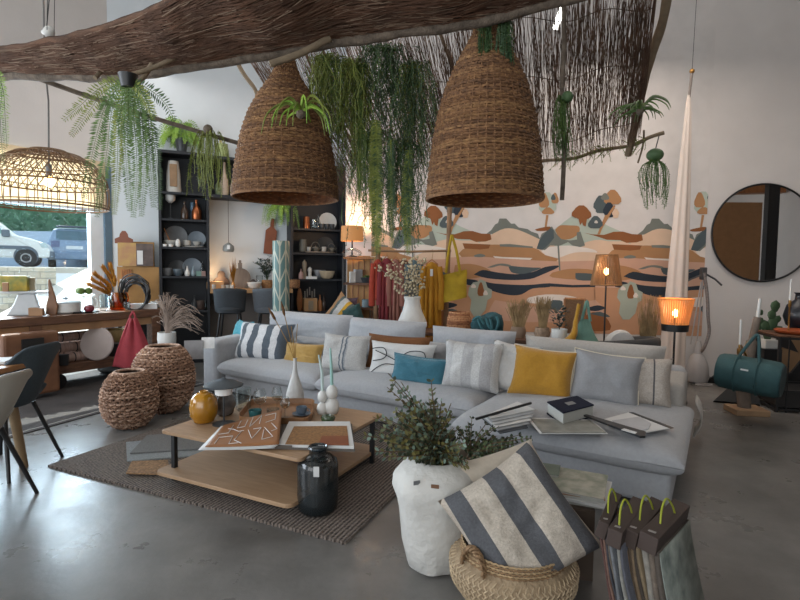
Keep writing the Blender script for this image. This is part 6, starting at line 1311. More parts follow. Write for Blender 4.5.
# dried grasses in a pot, woven planter
def grasspot(label, px, wpx, hpx, potw, poth, m_, potm, n=150, base=None, seed=1, name='dried_grass_pot'):
    random.seed(seed); p = base or cb(px); k = kk(p); t_ = thing(name, label, 'dried grass', p, group=None); m = M()
    for i in range(n):
        tx = rnd(-.5, .5) * wpx; ty = rnd(.7, 1) * hpx; m.tube([(tx * .3 * k, rnd(-.04, .04), poth * .5 * k), (tx * .6 * k, rnd(-.05, .05), (poth + ty) * .5 * k), (tx * k + rnd(-.02, .02), rnd(-.07, .07), (poth * .3 + ty) * k)], [.0035, .0035, .0022], 3)
    m.build('dried_grass', m_, t_, kind='stuff'); M().lathe([(potw * .4 * k, 0), (potw * .5 * k, poth * .5 * k), (potw * .42 * k, poth * k), (potw * .36 * k, poth * k), (potw * .3 * k, poth * .6 * k)], n=20, cap1=False).build('pot', potm, t_)
grasspot('wide clump of dried grass left of the taller clump on the console', 518, 26, 36, 16, 11, straw_m, MC['twig_pale'], seed=3)
grasspot('taller upright clump of dried grass left of the white plant pot', 542, 15, 40, 16, 12, straw_m, mat('beige_wicker', '8B7460', .9, .3, 30), seed=4)
p = cb(559, ZT, 2.05); k = kk(p); t_ = thing('potted_plant', 'dark leafy plant in a white ribbed pot on the console behind the long back cushion', 'plant', p); M().lathe([(6.5 * k, 0), (7.5 * k, .02), (7.8 * k, 13 * k), (6.8 * k, 13 * k), (6 * k, 8 * k)], n=24, cap1=False).build('pot', white_m, t_); ml = M()
for i in range(120): an = rnd(0, 6.28); r_ = rnd(0, 9) * k; q = Vector((r_ * math.cos(an), r_ * math.sin(an), (14 + rnd(0, 20)) * k)); ml.leaf(q, (math.cos(an), math.sin(an), rnd(-.2, 1)), rnd(.03, .06), .028, hexa=True)
M().tube([(0, 0, 6 * k), (0, 0, 26 * k)], .006, 5).build('stem', bark_m, t_); ml.build('foliage', mat('dark_blue_leaf', '2C3A36', .5, .3), t_, smooth=False, kind='stuff')
# rattan back panel chair, green tote, mustard scarf
p = cb(572, 0, 2.75); k = kk(p); t_ = thing('rattan_chair', 'rattan-backed chair glimpsed behind the green tote', 'chair', p, SRZ); w_ = 20 * k; zt_ = P(572, 299, p.y).z; rtm = checker_weave('rattan_cane', '97704E', '5F4028', 30)
M().box((0, 0, zt_ - .20), (w_, .02, .40)).build('cane_back', rtm, t_, smooth=False); 
for s_ in (-1, 1): M().tube([(s_ * w_ / 2, 0, zt_), (s_ * w_ / 2, 0, 0)], .016, 8).build('leg', oak2_m, t_); M().tube([(s_ * w_ / 2, -.4, .44), (s_ * w_ / 2, -.4, 0)], .016, 8).build('leg', oak2_m, t_)
M().tube([(-w_ / 2, 0, zt_), (w_ / 2, 0, zt_)], .016, 8).build('top_rail', oak2_m, t_); M().box((0, -.2, .44), (w_ + .04, .42, .04)).build('seat', oak2_m, t_, bevel=.01)
def totemesh(w0, w1, h, t): 
    m = M(); vs = []; n = 10; mrow = 8
    for j in range(mrow + 1):
        v = j / mrow; w_ = lerp(w1, w0, v ** .8); tt_ = t * (1 - v) ** .6
        for i in range(2 * n):
            a_ = 2 * math.pi * i / (2 * n); vs.append((w_ / 2 * math.cos(a_) + .012 * noise.noise(Vector((i, v * 3, 1))), tt_ / 2 * math.sin(a_) + .02 * noise.noise(Vector((math.cos(a_) * 3, v * 3, 7))), v * h))
    fs = [(j * 2 * n + i, j * 2 * n + (i + 1) % (2 * n), (j + 1) * 2 * n + (i + 1) % (2 * n), (j + 1) * 2 * n + i) for j in range(mrow) for i in range(2 * n)]; fs.append(tuple(range(2 * n - 1, -1, -1)))
    return m.add(vs, fs)
p = cb(584, ZT, 2.12); k = kk(p); t_ = thing('green_tote', 'sage green canvas tote bag with tall straps behind the long back cushion', 'bag', p, SRZ * .4); gm_ = mat('sage_canvas', '5F8073', .9, .12, 9, .4, 60)
totemesh(8 * k, 30 * k, 24 * k, .14).build('bag_body', gm_, t_); M().tube(cut([(-3 * k, -.02, 23 * k), (-1 * k, -.02, 33 * k), (1.5 * k, 0, 42 * k), (3 * k, -.02, 33 * k), (5 * k, -.02, 22 * k)], 5), .016, 6).build('strap', gm_, t_)
p = cb(572, ZT, 2.0); k = kk(p); m = M(); m.tube(cut([(-4 * k, 0, .01), (1 * k, -.02, 10 * k), (3 * k, 0, 22 * k), (6 * k, 0, 40 * k)], 6), [.045, .05, .045, .04, .04, .035, .035, .03, .03, .025, .025, .025, .025, .02, .02, .02, .02, .02, .02], 8); one(m, 'mustard_scarf', must_m, 'mustard scarf hanging down beside the green tote', 'scarf', p)
# cushions behind the sofa on the bench
def bcush(label, px, pb, w_, h_, m_, v=2.12, roll=0, t=.12, **kw): 
    p = cb(px, .66, v); k = kk(p); return cushion(label, p, w_ * k, h_ * k, t, m_, SRZ * .8, 8, roll, **kw)
str5 = bands('multi_colour_stripe', '9A7552', [(-.18, '9A7552'), (-.12, '4E5B5C'), (-.08, 'B8B8B4'), (.0, 'B9902E'), (.05, '4E5B5C'), (.12, '9A7552')])
bcush('multicoloured striped cushion standing on its corner behind the sofa', 334, 325, 30, 30, str5, roll=36); bcush('dark green cushion leaning right of the multicoloured one', 357, 325, 22, 22, mat('bottle_green_linen', '1E3A38', .9), roll=-25, v=2.02)
bcush('plum round-topped cushion behind the multicoloured one', 348, 325, 18, 27, mat('plum_linen', '54404A', .9), v=2.24, t=.08)
# etagere with lamp
ED = 7.0; k = ED / F
def ep(px, py, d=ED): return P(px, py, d)
z1, z2, z3 = ep(360, 258).z, ep(360, 284).z, ep(368, 309).z; x0, x1 = ep(343, 280).x, ep(381, 280).x
et = thing('display_etagere', 'black metal display stand with wooden shelves left of the clothes rail', 'shelf', (x0, ED, 0)); W = x1 - x0
for x in (0, W):
    for y in (0, .34): M().box((x, y, z1 / 2), (.02, .02, z1)).build('post', black_m, et, smooth=False)
for z, w_ in ((z1, W), (z2, W), (z3, W), (.25, W)): M().box((W / 2, .17, z), (w_, .36, .028)).build('shelf', dwood_m if z < z1 else oak2_m, et, smooth=False)
def ei(kind, label, px, z, w_, h_, m_, y=.15, **kw): return item(kind, label, px, 0, w_, h_, m_, base=Vector((ep(px, 280, ED + y).x, ED + y, z + .014)), **kw)
lampw = mat('wood_veneer_shade', '9A6A3C', .7, .1, 5, stretch=(1, 1, .2), emit=.55)
t_ = thing('veneer_lamp', 'table lamp with a glowing wood veneer drum shade on the display stand', 'lamp', (ep(352, 250, ED + .1).x, ED + .12, z1 + .014)); M().lathe([(.07, 0), (.07, .012), (.012, .03), (.012, 19 * k)], n=20).build('base', dgrey_m, t_)
M().lathe([(11.5 * k, 16 * k), (11 * k, 31 * k), (10.6 * k, 31 * k), (11 * k, 16 * k)], n=36, cap0=False, cap1=False).build('lamp_shade', lampw, t_); M().ball((0, 0, 22 * k), .035, 12).build('bulb', bulb_m, t_)
l = bpy.data.lights.new('lamp_glow', 'POINT'); l.energy = 14; l.color = (1, .58, .28); l.shadow_soft_size = .06; o = bpy.data.objects.new('lamp_glow', l); COL.objects.link(o); o.location = t_.location + Vector((0, 0, 35 * k))
ei('ball', 'small glass dome with greenery on the display stand', 352, z1, 20, 9, glass_m, .05, cat='dome'); 
ei('box', 'white box on the middle shelf of the display stand', 352.5, z2, 6, 11, white_m); ei('box', 'pale grey box behind the white box', 358, z2, 8, 13, mat('pale_grey_paper', 'ACACAE'), .28)
p = Vector((ep(368, 280).x, ED + .12, z2 + .014)); t_ = thing('succulent_bowl', 'green succulent in a wide dark bowl on the display stand', 'plant', p); M().lathe([(6 * k, 0), (8.5 * k, 5 * k), (8 * k, 5.5 * k), (6 * k, 3 * k)], n=20).build('bowl', dgrey_m, t_); ml = M()
for i in range(60): an = rnd(0, 6.28); ml.leaf((rnd(-5, 5) * k, rnd(-.04, .04), 5 * k), (math.cos(an), math.sin(an), 1.2), .05, .02)
ml.build('foliage', green_m, t_, smooth=False, kind='stuff')
ei('can', 'grey-blue ceramic planter on the lower shelf of the display stand', 366, z3, 8, 8, blue_c); 
p = Vector((ep(378, 300).x, ED + .12, z3 + .014)); t_ = thing('small_potted_plant', 'bushy plant in a whitish pot on the lower shelf beside the red dresses', 'plant', p); M().lathe([(5 * k, 0), (6 * k, 9 * k), (5 * k, 9 * k)], n=20).build('pot', cream_c, t_); ml = M()
for i in range(90): an = rnd(0, 6.28); ml.leaf((rnd(-6, 6) * k, rnd(-.06, .06), rnd(9, 16) * k), (math.cos(an), math.sin(an), rnd(-.2, 1)), .04, .03)
ml.build('foliage', dgreen_m, t_, smooth=False, kind='stuff')
# honey wood panel on the wall
a_, b2 = onm(347, 330, .03), onm(370, 256, .03); m = M(); pw_ = (Vector(b2.xy) - Vector(a_.xy)).length; t_ = thing('wood_panel', 'honey-coloured wooden cupboard panel behind the display stand', 'panel', (a_.x, a_.y, 0), math.atan2(MD.y, MD.x))
M().box((pw_ / 2, -.0, b2.z / 2), (pw_, .03, b2.z)).build('panel', mat('honey_wood_lit', 'A9783F', .5, .1, 5, stretch=(6, 1, 1)), t_, smooth=False)
for i in range(3): M().box((pw_ * (.25 + .25 * i), -.02, b2.z / 2), (.012, .012, b2.z)).build('batten', oak2_m, t_, smooth=False)
# clothes rail
RD = 6.75; k = RD / F; zr = P(410, 251, RD).z
cr = thing('clothes_rail', 'rustic clothes rail made of wooden branches', 'clothes rail', (P(376, 251, RD).x, RD, 0)); xr = P(447, 251, RD).x - P(376, 251, RD).x
for x, zt_ in ((0, zr + .05), (xr, P(449, 188, RD).z)): M().tube(cut([(x - .03, 0, 0), (x, .0, .8), (x + .03, 0, zt_)], 6), .032, 10).build('post', mat('peeled_branch', '7F6248', .8, .2, 9, .4, 60), cr)
M().tube([(-.1, -.03, zr), (xr * .5, -.03, zr - .01), (xr + .05, -.03, zr + .01)], .016, 10).build('rail', MC['peeled_branch'], cr)
for x in (0, xr): M().box((x, 0, .02), (.08, .55, .04)).build('foot', MC['peeled_branch'], cr, smooth=False)
def garment(label, px, wpx, ztop, zbot, hx, off, name='dress', sl=.3):
    x = P(px, 260, RD).x; t_ = thing(name, label, 'clothing', (x, RD - .03, zr), R(rnd(-6, 6)), 'garments on the rustic clothes rail'); g = mat('cloth_' + hx, hx, .9, .12, 7, .5, 24); w_ = wpx * k
    def f(u, v):
        a_ = (u * 2 - 1); sh = w_ * (.5 if v > .08 else .32 + v * 2.2); flare = 1 + .18 * v; fold = .022 * math.sin(a_ * 11 + px) * min(1, v * 2)
        zz = lerp(zr - ztop, zr - zbot, v); top = -(abs(a_) ** 1.6) * .05 * (1 - v)
        return (a_ * sh * flare, off + fold + .04 * math.cos(a_ * 1.5) * -1, -(zr - (lerp(P(px, ztop, RD).z, P(px, zbot, RD).z, v))) + top)
    M().sheet(f, 30, 22).build('garment_body', g, t_, thick=.02)
    for s_ in (-1, 1): M().tube([(s_ * w_ * .44, off - .03, P(px, ztop, RD).z - zr - .06), (s_ * w_ * .56, off - .03, P(px, ztop, RD).z - zr - .30), (s_ * w_ * .56, off - .02, P(px, ztop, RD).z - zr - .62)], [.035, .04, .045], 8).build('sleeve', g, t_)
    zt_ = P(px, ztop, RD).z - zr
    m = M(); m.tube([(-w_ * .36, off - .02, zt_ - .035), (0, off - .02, zt_ + .03), (w_ * .36, off - .02, zt_ - .035)], .009, 6); h = m.build('hanger', oak2_m, t_); M().tube([(0, off * .5 - .02, zt_ + .03), (.012, -.0, .0), (0, .0, .022)], .003, 5).build('hook', brass_m, h)
    return t_
garment('orange-red top hanging first on the left of the rail', 378, 10, 259, 300, '8E3220', .04, 'blouse'); garment('dark red dress second from the left on the rail', 387, 13, 258, 335, '6B2228', .02)
garment('rose-brown dress third on the rail', 396, 12, 259, 330, '7F5348', .0); garment('dark brown dress fourth on the rail', 404, 13, 260, 340, '5C4034', .05)
garment('blue-grey top between the brown and the mustard garments', 414, 15, 260, 305, '5A6C70', .0, 'blouse'); mg = garment('long mustard dress at the right end of the rail, with a white tag', 432, 17, 262, 342, 'A06E12', -.06)
M().box((0, -.15, -.28), (.035, .004, .09)).build('price_tag', paper_m, mg, smooth=False)
p = P(455, 252, 6.62); k = kk(p); t_ = thing('mustard_shoulder_bag', 'mustard yellow fabric bag hanging from the right post of the clothes rail', 'bag', p, R(-8)); yb = mat('mustard_bag_cloth', '9A8018', .9, .15, 9, .5, 60)
b_ = totemesh(24 * k, 25 * k, 28 * k, .16); b_.v = [(x, y, z - 48 * k + (x * .25)) for x, y, z in b_.v]; b_.build('bag_body', yb, t_)
for s_ in (-1, 1): M().tube(cut([(s_ * 7 * k - .02, -.03, -21 * k), (s_ * 4 * k - .03, -.02, 0), (-3.5 * k, 0, 17 * k)], 6), .020, 6).build('strap', yb, t_)
# ---- floor lamps
def floorlamp(label, px, ytop, ybot, wt_, wb_, d, hx, e, bandh=0):
    k = d / F; b0 = P(px, ybot, d); h_ = P(px, ytop, d).z - b0.z; t_ = thing('floor_lamp', label, 'floor lamp', (b0.x, d, 0))
    sm_ = mat('shade_' + hx, hx, .7, .25, 40, emit=e, stretch=(1, 1, .1)); pf = [(wb_ / 2 * k, b0.z), (wt_ / 2 * k, b0.z + h_)]
    m = M(); n = 46
    for i in range(n):
        a_ = 2 * math.pi * i / n; m.tube([(r_ * math.cos(a_ + (j * .02)), r_ * math.sin(a_ + j * .02), z_) for j, (r_, z_) in enumerate(pf)], .0075, 4)
    m.build('shade_strands', sm_, t_, kind='stuff')
    for r_, z_ in pf: M().tube([(r_ * math.cos(q * .2618), r_ * math.sin(q * .2618), z_) for q in range(24)], .009, 6, closed=True).build('shade_hoop', sm_, t_)
    M().ball((0, 0, b0.z + h_ * .45), .03, 12, sz=1.5).build('bulb', bulb_m, t_); M().tube([(0, 0, .02), (0, 0, b0.z + h_ * .3)], .011, 8).build('pole', black_m, t_); M().lathe([(.15, 0), (.15, .015), (.02, .025)], n=28).build('base', black_m, t_)
    if bandh: M().lathe([(wb_ / 2 * k + .006, b0.z - bandh * k), (wb_ / 2 * k + .012, b0.z + .01), (wb_ / 2 * k, b0.z + .01), (.01, b0.z - .01)], n=32, cap0=True).build('shade_band', black_m, t_)
    l = bpy.data.lights.new('lamp_glow', 'POINT'); l.energy = 7; l.color = (1, .6, .3); l.shadow_soft_size = .05; o = bpy.data.objects.new('lamp_glow', l); COL.objects.link(o); o.location = (b0.x, d, b0.z + h_ * .62)
floorlamp('thin black floor lamp with a brown slatted shade in front of the mural', 606, 255, 285, 20, 29, 6.35, '7D5A38', .12)
floorlamp('black floor lamp with an orange woven shade widening upwards beside the white drape', 675, 299, 325, 32, 23, 5.5, 'A96A36', .5, 6)
# white hanging drape
dd = 6.3; dt_ = P(689, 95, dd); t_ = thing('white_drape', 'long thin white fabric drape hanging from a wire in front of the mural', 'drape', (dt_.x, dd, 0)); k = dd / F
def dr(u, v):
    y = lerp(95, 372, v); w_ = lerp(1.5, 13.0, v ** .75) ; cx_ = lerp(689, 671, v ** 1.1); q = P(cx_, y, dd); a_ = 2 * math.pi * u
    return (q.x - dt_.x + w_ * k * math.cos(a_), w_ * k * .7 * math.sin(a_) * (1 + .15 * math.sin(a_ * 7)), q.z)
M().sheet(dr, 40, 30).build('fabric', mat('sheer_white_fabric', 'C9BDB4', .9, .02), t_); q = P(692, 72, dd); M().tube([(0, 0, dt_.z - .05), (q.x - dt_.x, 0, q.z)], .016, 8).build('wooden_toggle', mat('grey_wood', '6C6560'), t_); M().ball((q.x - dt_.x, 0, q.z + .01), .03, 10).build('knob', brass_m, t_)
M().tube([(q.x - dt_.x, 0, q.z), (q.x - dt_.x + .04, 0, ZC)], .003, 5).build('wire', black_m, t_)
# grey barrel chair, round white pillow, dried grass
p = sp_(upx(622, 2.5, .7), 2.5, 0); k = kk(p); t_ = thing('barrel_chair', 'dark grey curved armchair behind the right end of the sofa', 'armchair', p, R(35)); gm2 = mat('dark_grey_velvet', '3D3C3C', .9, .1, 20)
zt_ = P(622, 338, p.y).z; r_ = 36 * k
M().sheet(lambda u, v: (r_ * math.sin(R(lerp(-125, 125, u))), -r_ * .85 * math.cos(R(lerp(-125, 125, u))), lerp(.18, zt_ + .04 * math.cos(R(lerp(-125, 125, u))), v)), 36, 6).build('backrest', gm2, t_, thick=.07, sub=1)
M().lathe([(r_ * .9, .16), (r_ * .95, .3), (r_ * .9, .42), (.01, .44)], n=32).build('seat', gm2, t_)
for a_ in (.8, 2.4, 3.9, 5.5): M().tube([(r_ * .6 * math.cos(a_), r_ * .6 * math.sin(a_), .17), (r_ * .7 * math.cos(a_), r_ * .7 * math.sin(a_), 0)], .015, 8).build('leg', black_m, t_)
one(M().lathe([(.01, -.07), (15 * k, -.05), (17 * k, 0), (15 * k, .05), (.01, .07)], n=32).xf(Matrix.Translation((0, 0, 17 * k)) @ Matrix.Rotation(R(90), 4, 'X')), 'round_pillow', white_c, 'round off-white pillow standing in the dark grey armchair', 'cushion', p + Vector((.0, .05, .44)), R(10))
q = sp_(upx(648, 2.9, .7), 2.9, 0); kq = kk(q); grasspot('dried grass in a floor pot behind the dark grey armchair', 648, 20, (P(648, 306, q.y).z) / kq, 22, .42 / kq, straw_m, MC['beige_wicker'], 160, q, 7)
# ================================================================ right wall
MRZ = math.atan2(MD.y, MD.x); c_m = onm(763, 233, .03)
mi = thing('round_mirror', 'large round wall mirror with a thin dark frame', 'mirror', c_m, MRZ)
mr_ = (P(763, 184, c_m.y).z - c_m.z) * 1.0
mm_ = mat('mirror_glass', 'D8D6D4', .01, 0, metal=1)
M().lathe([(mr_, -.0), (mr_, .004)], n=72).xf(Matrix.Rotation(R(90), 4, 'X')).build('glass', mm_, mi, smooth=False); M().tube([(mr_ * math.cos(q * .0873), -.005, mr_ * math.sin(q * .0873)) for q in range(72)], .013, 8, closed=True).build('frame', black_m, mi)
# what the mirror sees: partition, column and beam on the right side of the shop
one(M().box((6.0, 1.6, 1.5), (1.9, .12, 3.0), R(-10)), 'brown_partition', mat('brown_board', '9A7450', .8, .06), 'brown board partition seen in the round mirror', 'partition', smooth=False)
one(M().box((7.25, 1.2, 3.0), (.22, .22, 6.0)), 'black_column', black_m, 'black steel column seen in the round mirror', 'column', smooth=False)
one(M().box((6.2, .2, 3.5), (3.4, .3, .25)), 'wooden_beam', oak2_m, 'wooden beam seen at the top of the round mirror', 'beam', smooth=False)
# steamer
p = PZ(703, 385); k = kk(p) * .9; stt = thing('garment_steamer', 'white garment steamer with a long grey hose against the wall', 'steamer', (p.x, p.y + .14, 0)); wp_ = mat('white_plastic', 'A9A5A4', .35, .05); 
M().lathe([(11 * k, .02), (12 * k, .06), (11.5 * k, .2), (10 * k, 24 * k), (7 * k, 31 * k), (4 * k, 34 * k)], n=28).build('water_tank', wp_, stt); M().lathe([(4.5 * k, 33 * k), (4 * k, 42 * k), (2.5 * k, 48 * k)], n=16).build('collar', wp_, stt)
M().tube([(-.02, 0, 44 * k), (.02, 0, 125 * k)], .010, 8).build('pole', wp_, stt); M().tube([(-.10, 0, 44 * k), (.0, 0, 116 * k)], .008, 8).build('pole', wp_, stt)
M().tube(cut([(.02, -.02, 126 * k), (.06, -.04, 100 * k), (.08, -.05, 75 * k), (.10, -.05, 58 * k), (.03, -.08, 42 * k), (.02, -.03, 36 * k)], 8), .020, 10).build('hose', mat('grey_hose', '77706E', .6, .3, 60), stt)
M().box((.02, 0, 125 * k), (.07, .06, 14 * k)).build('steam_head', mat('dark_grey_plastic', '4A4A4C', .5), stt, bevel=.01); M().tube([(.02, 0, 126 * k), (.16, -.02, 119 * k), (.25, -.02, 112 * k)], .012, 8).build('hanger_arm', mat('dark_grey_plastic', '4A4A4C'), stt); M().tube([(.02, 0, 124 * k), (-.12, 0, 119 * k), (-.24, 0, 113 * k)], .010, 8).build('hanger_arm', mat('dark_grey_plastic', '4A4A4C'), stt)
M().tube([(9 * k * math.cos(q * .4) * 1.0, -.16 + 4 * k * math.sin(q * .4), .01) for q in range(16)], .008, 6, closed=True).build('cable', wp_, stt)
# driftwood candle stand with the teal duffel bag
p = PZ(753, 416); k = kk(p); ds_ = thing('driftwood_stand', 'driftwood candle stand on a pale wooden base at the right', 'candle holder', (p.x, p.y + .1, 0), R(-6)); M().box((0, 0, .03), (32 * k, .26, .06)).build('base', mat('pale_pine', '8E7256', .6, .15, 6), ds_, smooth=False, bevel=.006)
dw = mat('driftwood', '6E6258', .9, .25, 9, .6, 40); zt_ = P(759, 318, p.y).z
M().tube(cut([(-.02, 0, .05), (-.04, 0, .3), (.0, .0, .6), (.02, 0, .75), (.06, 0, zt_)], 8), [.06] * 8 + [.055] * 8 + [.05] * 8 + [.032] * 9, 10).build('trunk', dw, ds_)
M().tube([(.06, 0, zt_), (.075, 0, zt_ + 19 * k)], [.018, .015], 12).build('candle', white_m, ds_)
M().tube(cut([(-.02, -.02, .55), (-.12, -.06, .70), (-.125, -.06, P(740, 352, p.y).z)], 5), .010, 8).build('candle_arm', brass_m, ds_); zc2_ = P(740, 354, p.y).z
M().lathe([(.012, zc2_ - .03), (.024, zc2_), (.024, zc2_ + .045), (.018, zc2_ + .045)], (-.125, -.06, 0), n=14).build('candle_cup', brass_m, ds_); M().tube([(-.125, -.06, zc2_ + .02), (-.125, -.06, zc2_ + 34 * k)], .011, 10).build('candle', white_m, ds_)
dfp = P(742, 373, p.y - .12); db = thing('duffel_bag', 'teal cylindrical duffel bag hanging on the driftwood stand', 'bag', (dfp.x, dfp.y - .1, dfp.z), R(-16), rot=(0, R(4), R(-46))); dtm = mat('duffel_teal', '27474A', .8, .12, 12, .3, 60); r_ = 17 * k; L_ = 50 * k
m = M(); n = 14; m.lathe([(.01, -L_ / 2 - .015), (r_ * .9, -L_ / 2 - .01), (r_, -L_ / 2 + .02), (r_ * 1.02, -L_ / 4), (r_ * 1.0, 0), (r_ * 1.02, L_ / 4), (r_, L_ / 2 - .02), (r_ * .9, L_ / 2 + .01), (.01, L_ / 2 + .015)], n=32, wob=.05); m.xf(Matrix.Rotation(R(90), 4, 'Y')); m.build('bag_body', dtm, db)
M().lathe([(.01, 0), (r_ * .86, .0), (r_ * .86, .006)], n=28).xf(Matrix.Translation((L_ / 2 + .012, 0, 0)) @ Matrix.Rotation(R(90), 4, 'Y')).build('end_panel', mat('duffel_dark', '1E3336', .8), db)
for x in (-L_ * .2, L_ * .16): M().tube([(x, (r_ + .008) * math.cos(q * .2618), (r_ + .008) * math.sin(q * .2618)) for q in range(24)], .010, 4, closed=True).build('strap', dtm, db)
M().tube(cut([(-L_ * .2, -r_ * .5, r_ * .85), (-L_ * .05, -.02, r_ * 1.9), (L_ * .06, .0, r_ * 2.3), (L_ * .16, -r_ * .5, r_ * .85)], 6), .014, 6).build('carry_handle', dtm, db); M().box((-.01, -r_ * 1.01, r_ * .42), (.06, .006, .014)).build('label', paper_m, db, smooth=False)
# zigzag black and wood step display leaning along the wall
def poly3(m, pts, th, mi=0):
    v = [Vector(q) for q in pts]; nrm = (v[1] - v[0]).cross(v[2] - v[0]).normalized() * th; n = len(v); return m.add(v + [q + nrm for q in v], [tuple(range(n)), tuple(range(2 * n - 1, n - 1, -1))] + [(i, i + n, (i + 1) % n + n, (i + 1) % n) for i in range(n)], mi)
wzz = mat('birch_ply', '8A6E50', .6, .12, 5)
zz = thing('zigzag_display', 'black and birch zigzag step display along the right wall', 'display', (0, 0, 0))
def trp(a_, b2, c_, m_, name='step_panel'):
    m = M(); poly3(m, [a_, b2, c_], .04); m.build(name, m_, zz, smooth=False)
dz = 6.0
trp(PZ(703, 382), PZ(735, 384), P(734, 362, PZ(735, 384).y), black_m); trp(PZ(713, 402), PZ(760, 406), P(748, 370, PZ(750, 400).y), black_m)
trp(P(752, 368, 6.1), P(768, 358, 6.1), P(757, 344, 6.1), black_m); trp(P(772, 344, 6.1), P(796, 352, 6.1), P(783, 330, 6.1), black_m)
m = M(); poly3(m, [P(716, 384, 6.25), P(738, 386, 6.25), P(800, 388, 6.25), P(812, 330, 6.25), P(800, 338, 6.25), P(786, 334, 6.25), P(776, 352, 6.25), P(765, 350, 6.25), P(757, 346, 6.25), P(745, 372, 6.25), P(728, 368, 6.25)], .03); m.v = [(x, y, max(z, .0)) for x, y, z in m.v]; m.build('side_board', wzz, zz, smooth=False)
m = M(); poly3(m, [P(770, 400, 5.7), P(812, 395, 5.7), P(812, 345, 5.7), P(790, 372, 5.7), P(762, 380, 5.7)], .03); m.build('black_board', black_m, zz, smooth=False)
# cactus
p = P(767, 348, 5.75); k = kk(p); t_ = thing('paddle_cactus', 'green paddle cactus in a white pot behind the driftwood stand', 'plant', p); M().box((0, 0, 4.5 * k), (13 * k, 13 * k, 9 * k)).build('pot', white_m, t_, smooth=False, bevel=.01); cgm = mat('cactus_green', '3C5238', .6, .2, 9)
for x, z, r_, rt in ((0, 13, 5, 0), (-3, 22, 5, -10), (4, 24, 5.5, 15), (3, 33, 4.5, 0), (6, 42, 5, 5), (-11, 20, 4.5, -30), (-8, 27, 3.5, -20), (10, 17, 5, 40), (9, 29, 3.5, 25), (-8, 36, 2.5, -20)):
    m = M(); m.lathe([(.001, -r_ * 1.3 * k), (r_ * .55 * k, -r_ * 1.0 * k), (r_ * k, 0), (r_ * .9 * k, r_ * .7 * k), (.001, r_ * 1.3 * k)], n=14, sy=.3); m.xf(Matrix.Translation((x * k, 0, z * k)) @ Matrix.Rotation(R(rt), 4, 'Y')); m.build('pad', cgm, t_)
ph = thing('plant_stand', 'small dark plinth under the paddle cactus', 'stand', (p.x, p.y, 0)); M().box((0, 0, p.z / 2), (.2, .2, p.z)).build('body', black_m, ph, smooth=False); 
# cage side table
p = PZ(778, 412); zt_ = P(785, 337, p.y).z; cg_ = thing('cage_table', 'black metal cage side table with an orange-brown top at the right edge', 'side table', (p.x - .02, p.y, 0), R(-12)); W = .62
for x in (0, W):
    for y in (0, .5): M().box((x, y, zt_ / 2), (.025, .025, zt_)).build('post', black_m, cg_, smooth=False)
for z in (.03, .22, zt_ - .015):
    for y in (0, .5): M().box((W / 2, y, z), (W, .02, .02)).build('rail', black_m, cg_, smooth=False)
    for x in (0, W): M().box((x, .25, z), (.02, .5, .02)).build('rail', black_m, cg_, smooth=False)
for i in range(4): M().box((W * (.14 + .24 * i), 0, zt_ / 2), (.010, .010, zt_)).build('bar', black_m, cg_, smooth=False)
M().box((W / 2, .25, .13), (W - .03, .48, .16)).build('wire_box', mat('dark_mesh', '1D1B1B', .7, .3, 80), cg_, smooth=False); M().box((W / 2, .25, zt_ + .008), (W + .04, .54, .016)).build('table_top', dwood_m, cg_, smooth=False, bevel=.003)
m = M(); m.lathe([(.19, 0), (.24, .02), (.25, .035), (.2, .03), (.01, .02)], n=28, wob=.15); one(m, 'orange_dish', mat('orange_dish', '9A4A24', .5, .3, 12), 'flat orange dish on the cage side table', 'dish', (p.x + .32, p.y + .16, zt_ + .016))
p = P(788, 336, 5.35); k = kk(p); t_ = thing('brass_candlestick', 'brass candlestick with a white candle at the right edge', 'candle holder', (p.x, p.y, zt_ + .016)); zc = p.z; M().lathe([(.03, 0), (.03, .01), (.008, .02), (.008, 26 * k), (.014, 27 * k), (.014, 33 * k)], n=14).build('stick', brass_m, t_); M().tube([(0, 0, 32 * k), (0, 0, 54 * k)], [.011, .009], 10).build('candle', white_m, t_)
p = P(795, 334, 5.62); k = kk(p); t_ = thing('black_vase', 'dark blue-black round vase cut off at the right edge', 'vase', (p.x + .02, p.y - .02, zt_ + .016)); M().lathe([(.05, 0), (.12, .06), (.15, .16), (.12, .28), (.05, .34), (.045, .40), (.06, .42)], n=28).build('body', mat('blue_black_glaze', '10141D', .3, .2), t_)
# ================================================================ foreground
random.seed(61)
# white rough pot with eucalyptus
g = PZ(438, 578); PD = g.y + .13; k = PD / F; X = P(436, 500, PD).x; pot = thing('rough_white_pot', 'tall rough white plaster pot with square shoulders in the foreground', 'plant pot', (X, PD, 0)); zt_ = P(438, 458, PD).z; zs = P(438, 482, PD).z
M().lathe([(.118, .002), (.135, .012), (.16, .12), (.178, .26), (.190, zs - .06), (.205, zs - .01), (.200, zs + .04), (.165, zs + .085), (.12, zt_ - .01), (.105, zt_), (.095, zt_), (.09, zt_ - .08)], n=44, wob=.07, cap1=False).build('pot_body', mat('rough_white_plaster', 'BDBBB6', .9, .05, 9, .9, 24), pot)
M().lathe([(.10, zt_ - .05), (.01, zt_ - .045)], n=24).build('soil', bark_m, pot)
M().box((-.02, -.19, zt_ - .06), (.035, .004, .022), R(-10)).build('price_tag', mat('kraft_tag', '6E4F3A', .8), pot, smooth=False); M().box((-.10, -.17, zt_ - .05), (.03, .004, .018), R(20)).build('price_tag', grey_m, pot, smooth=False)
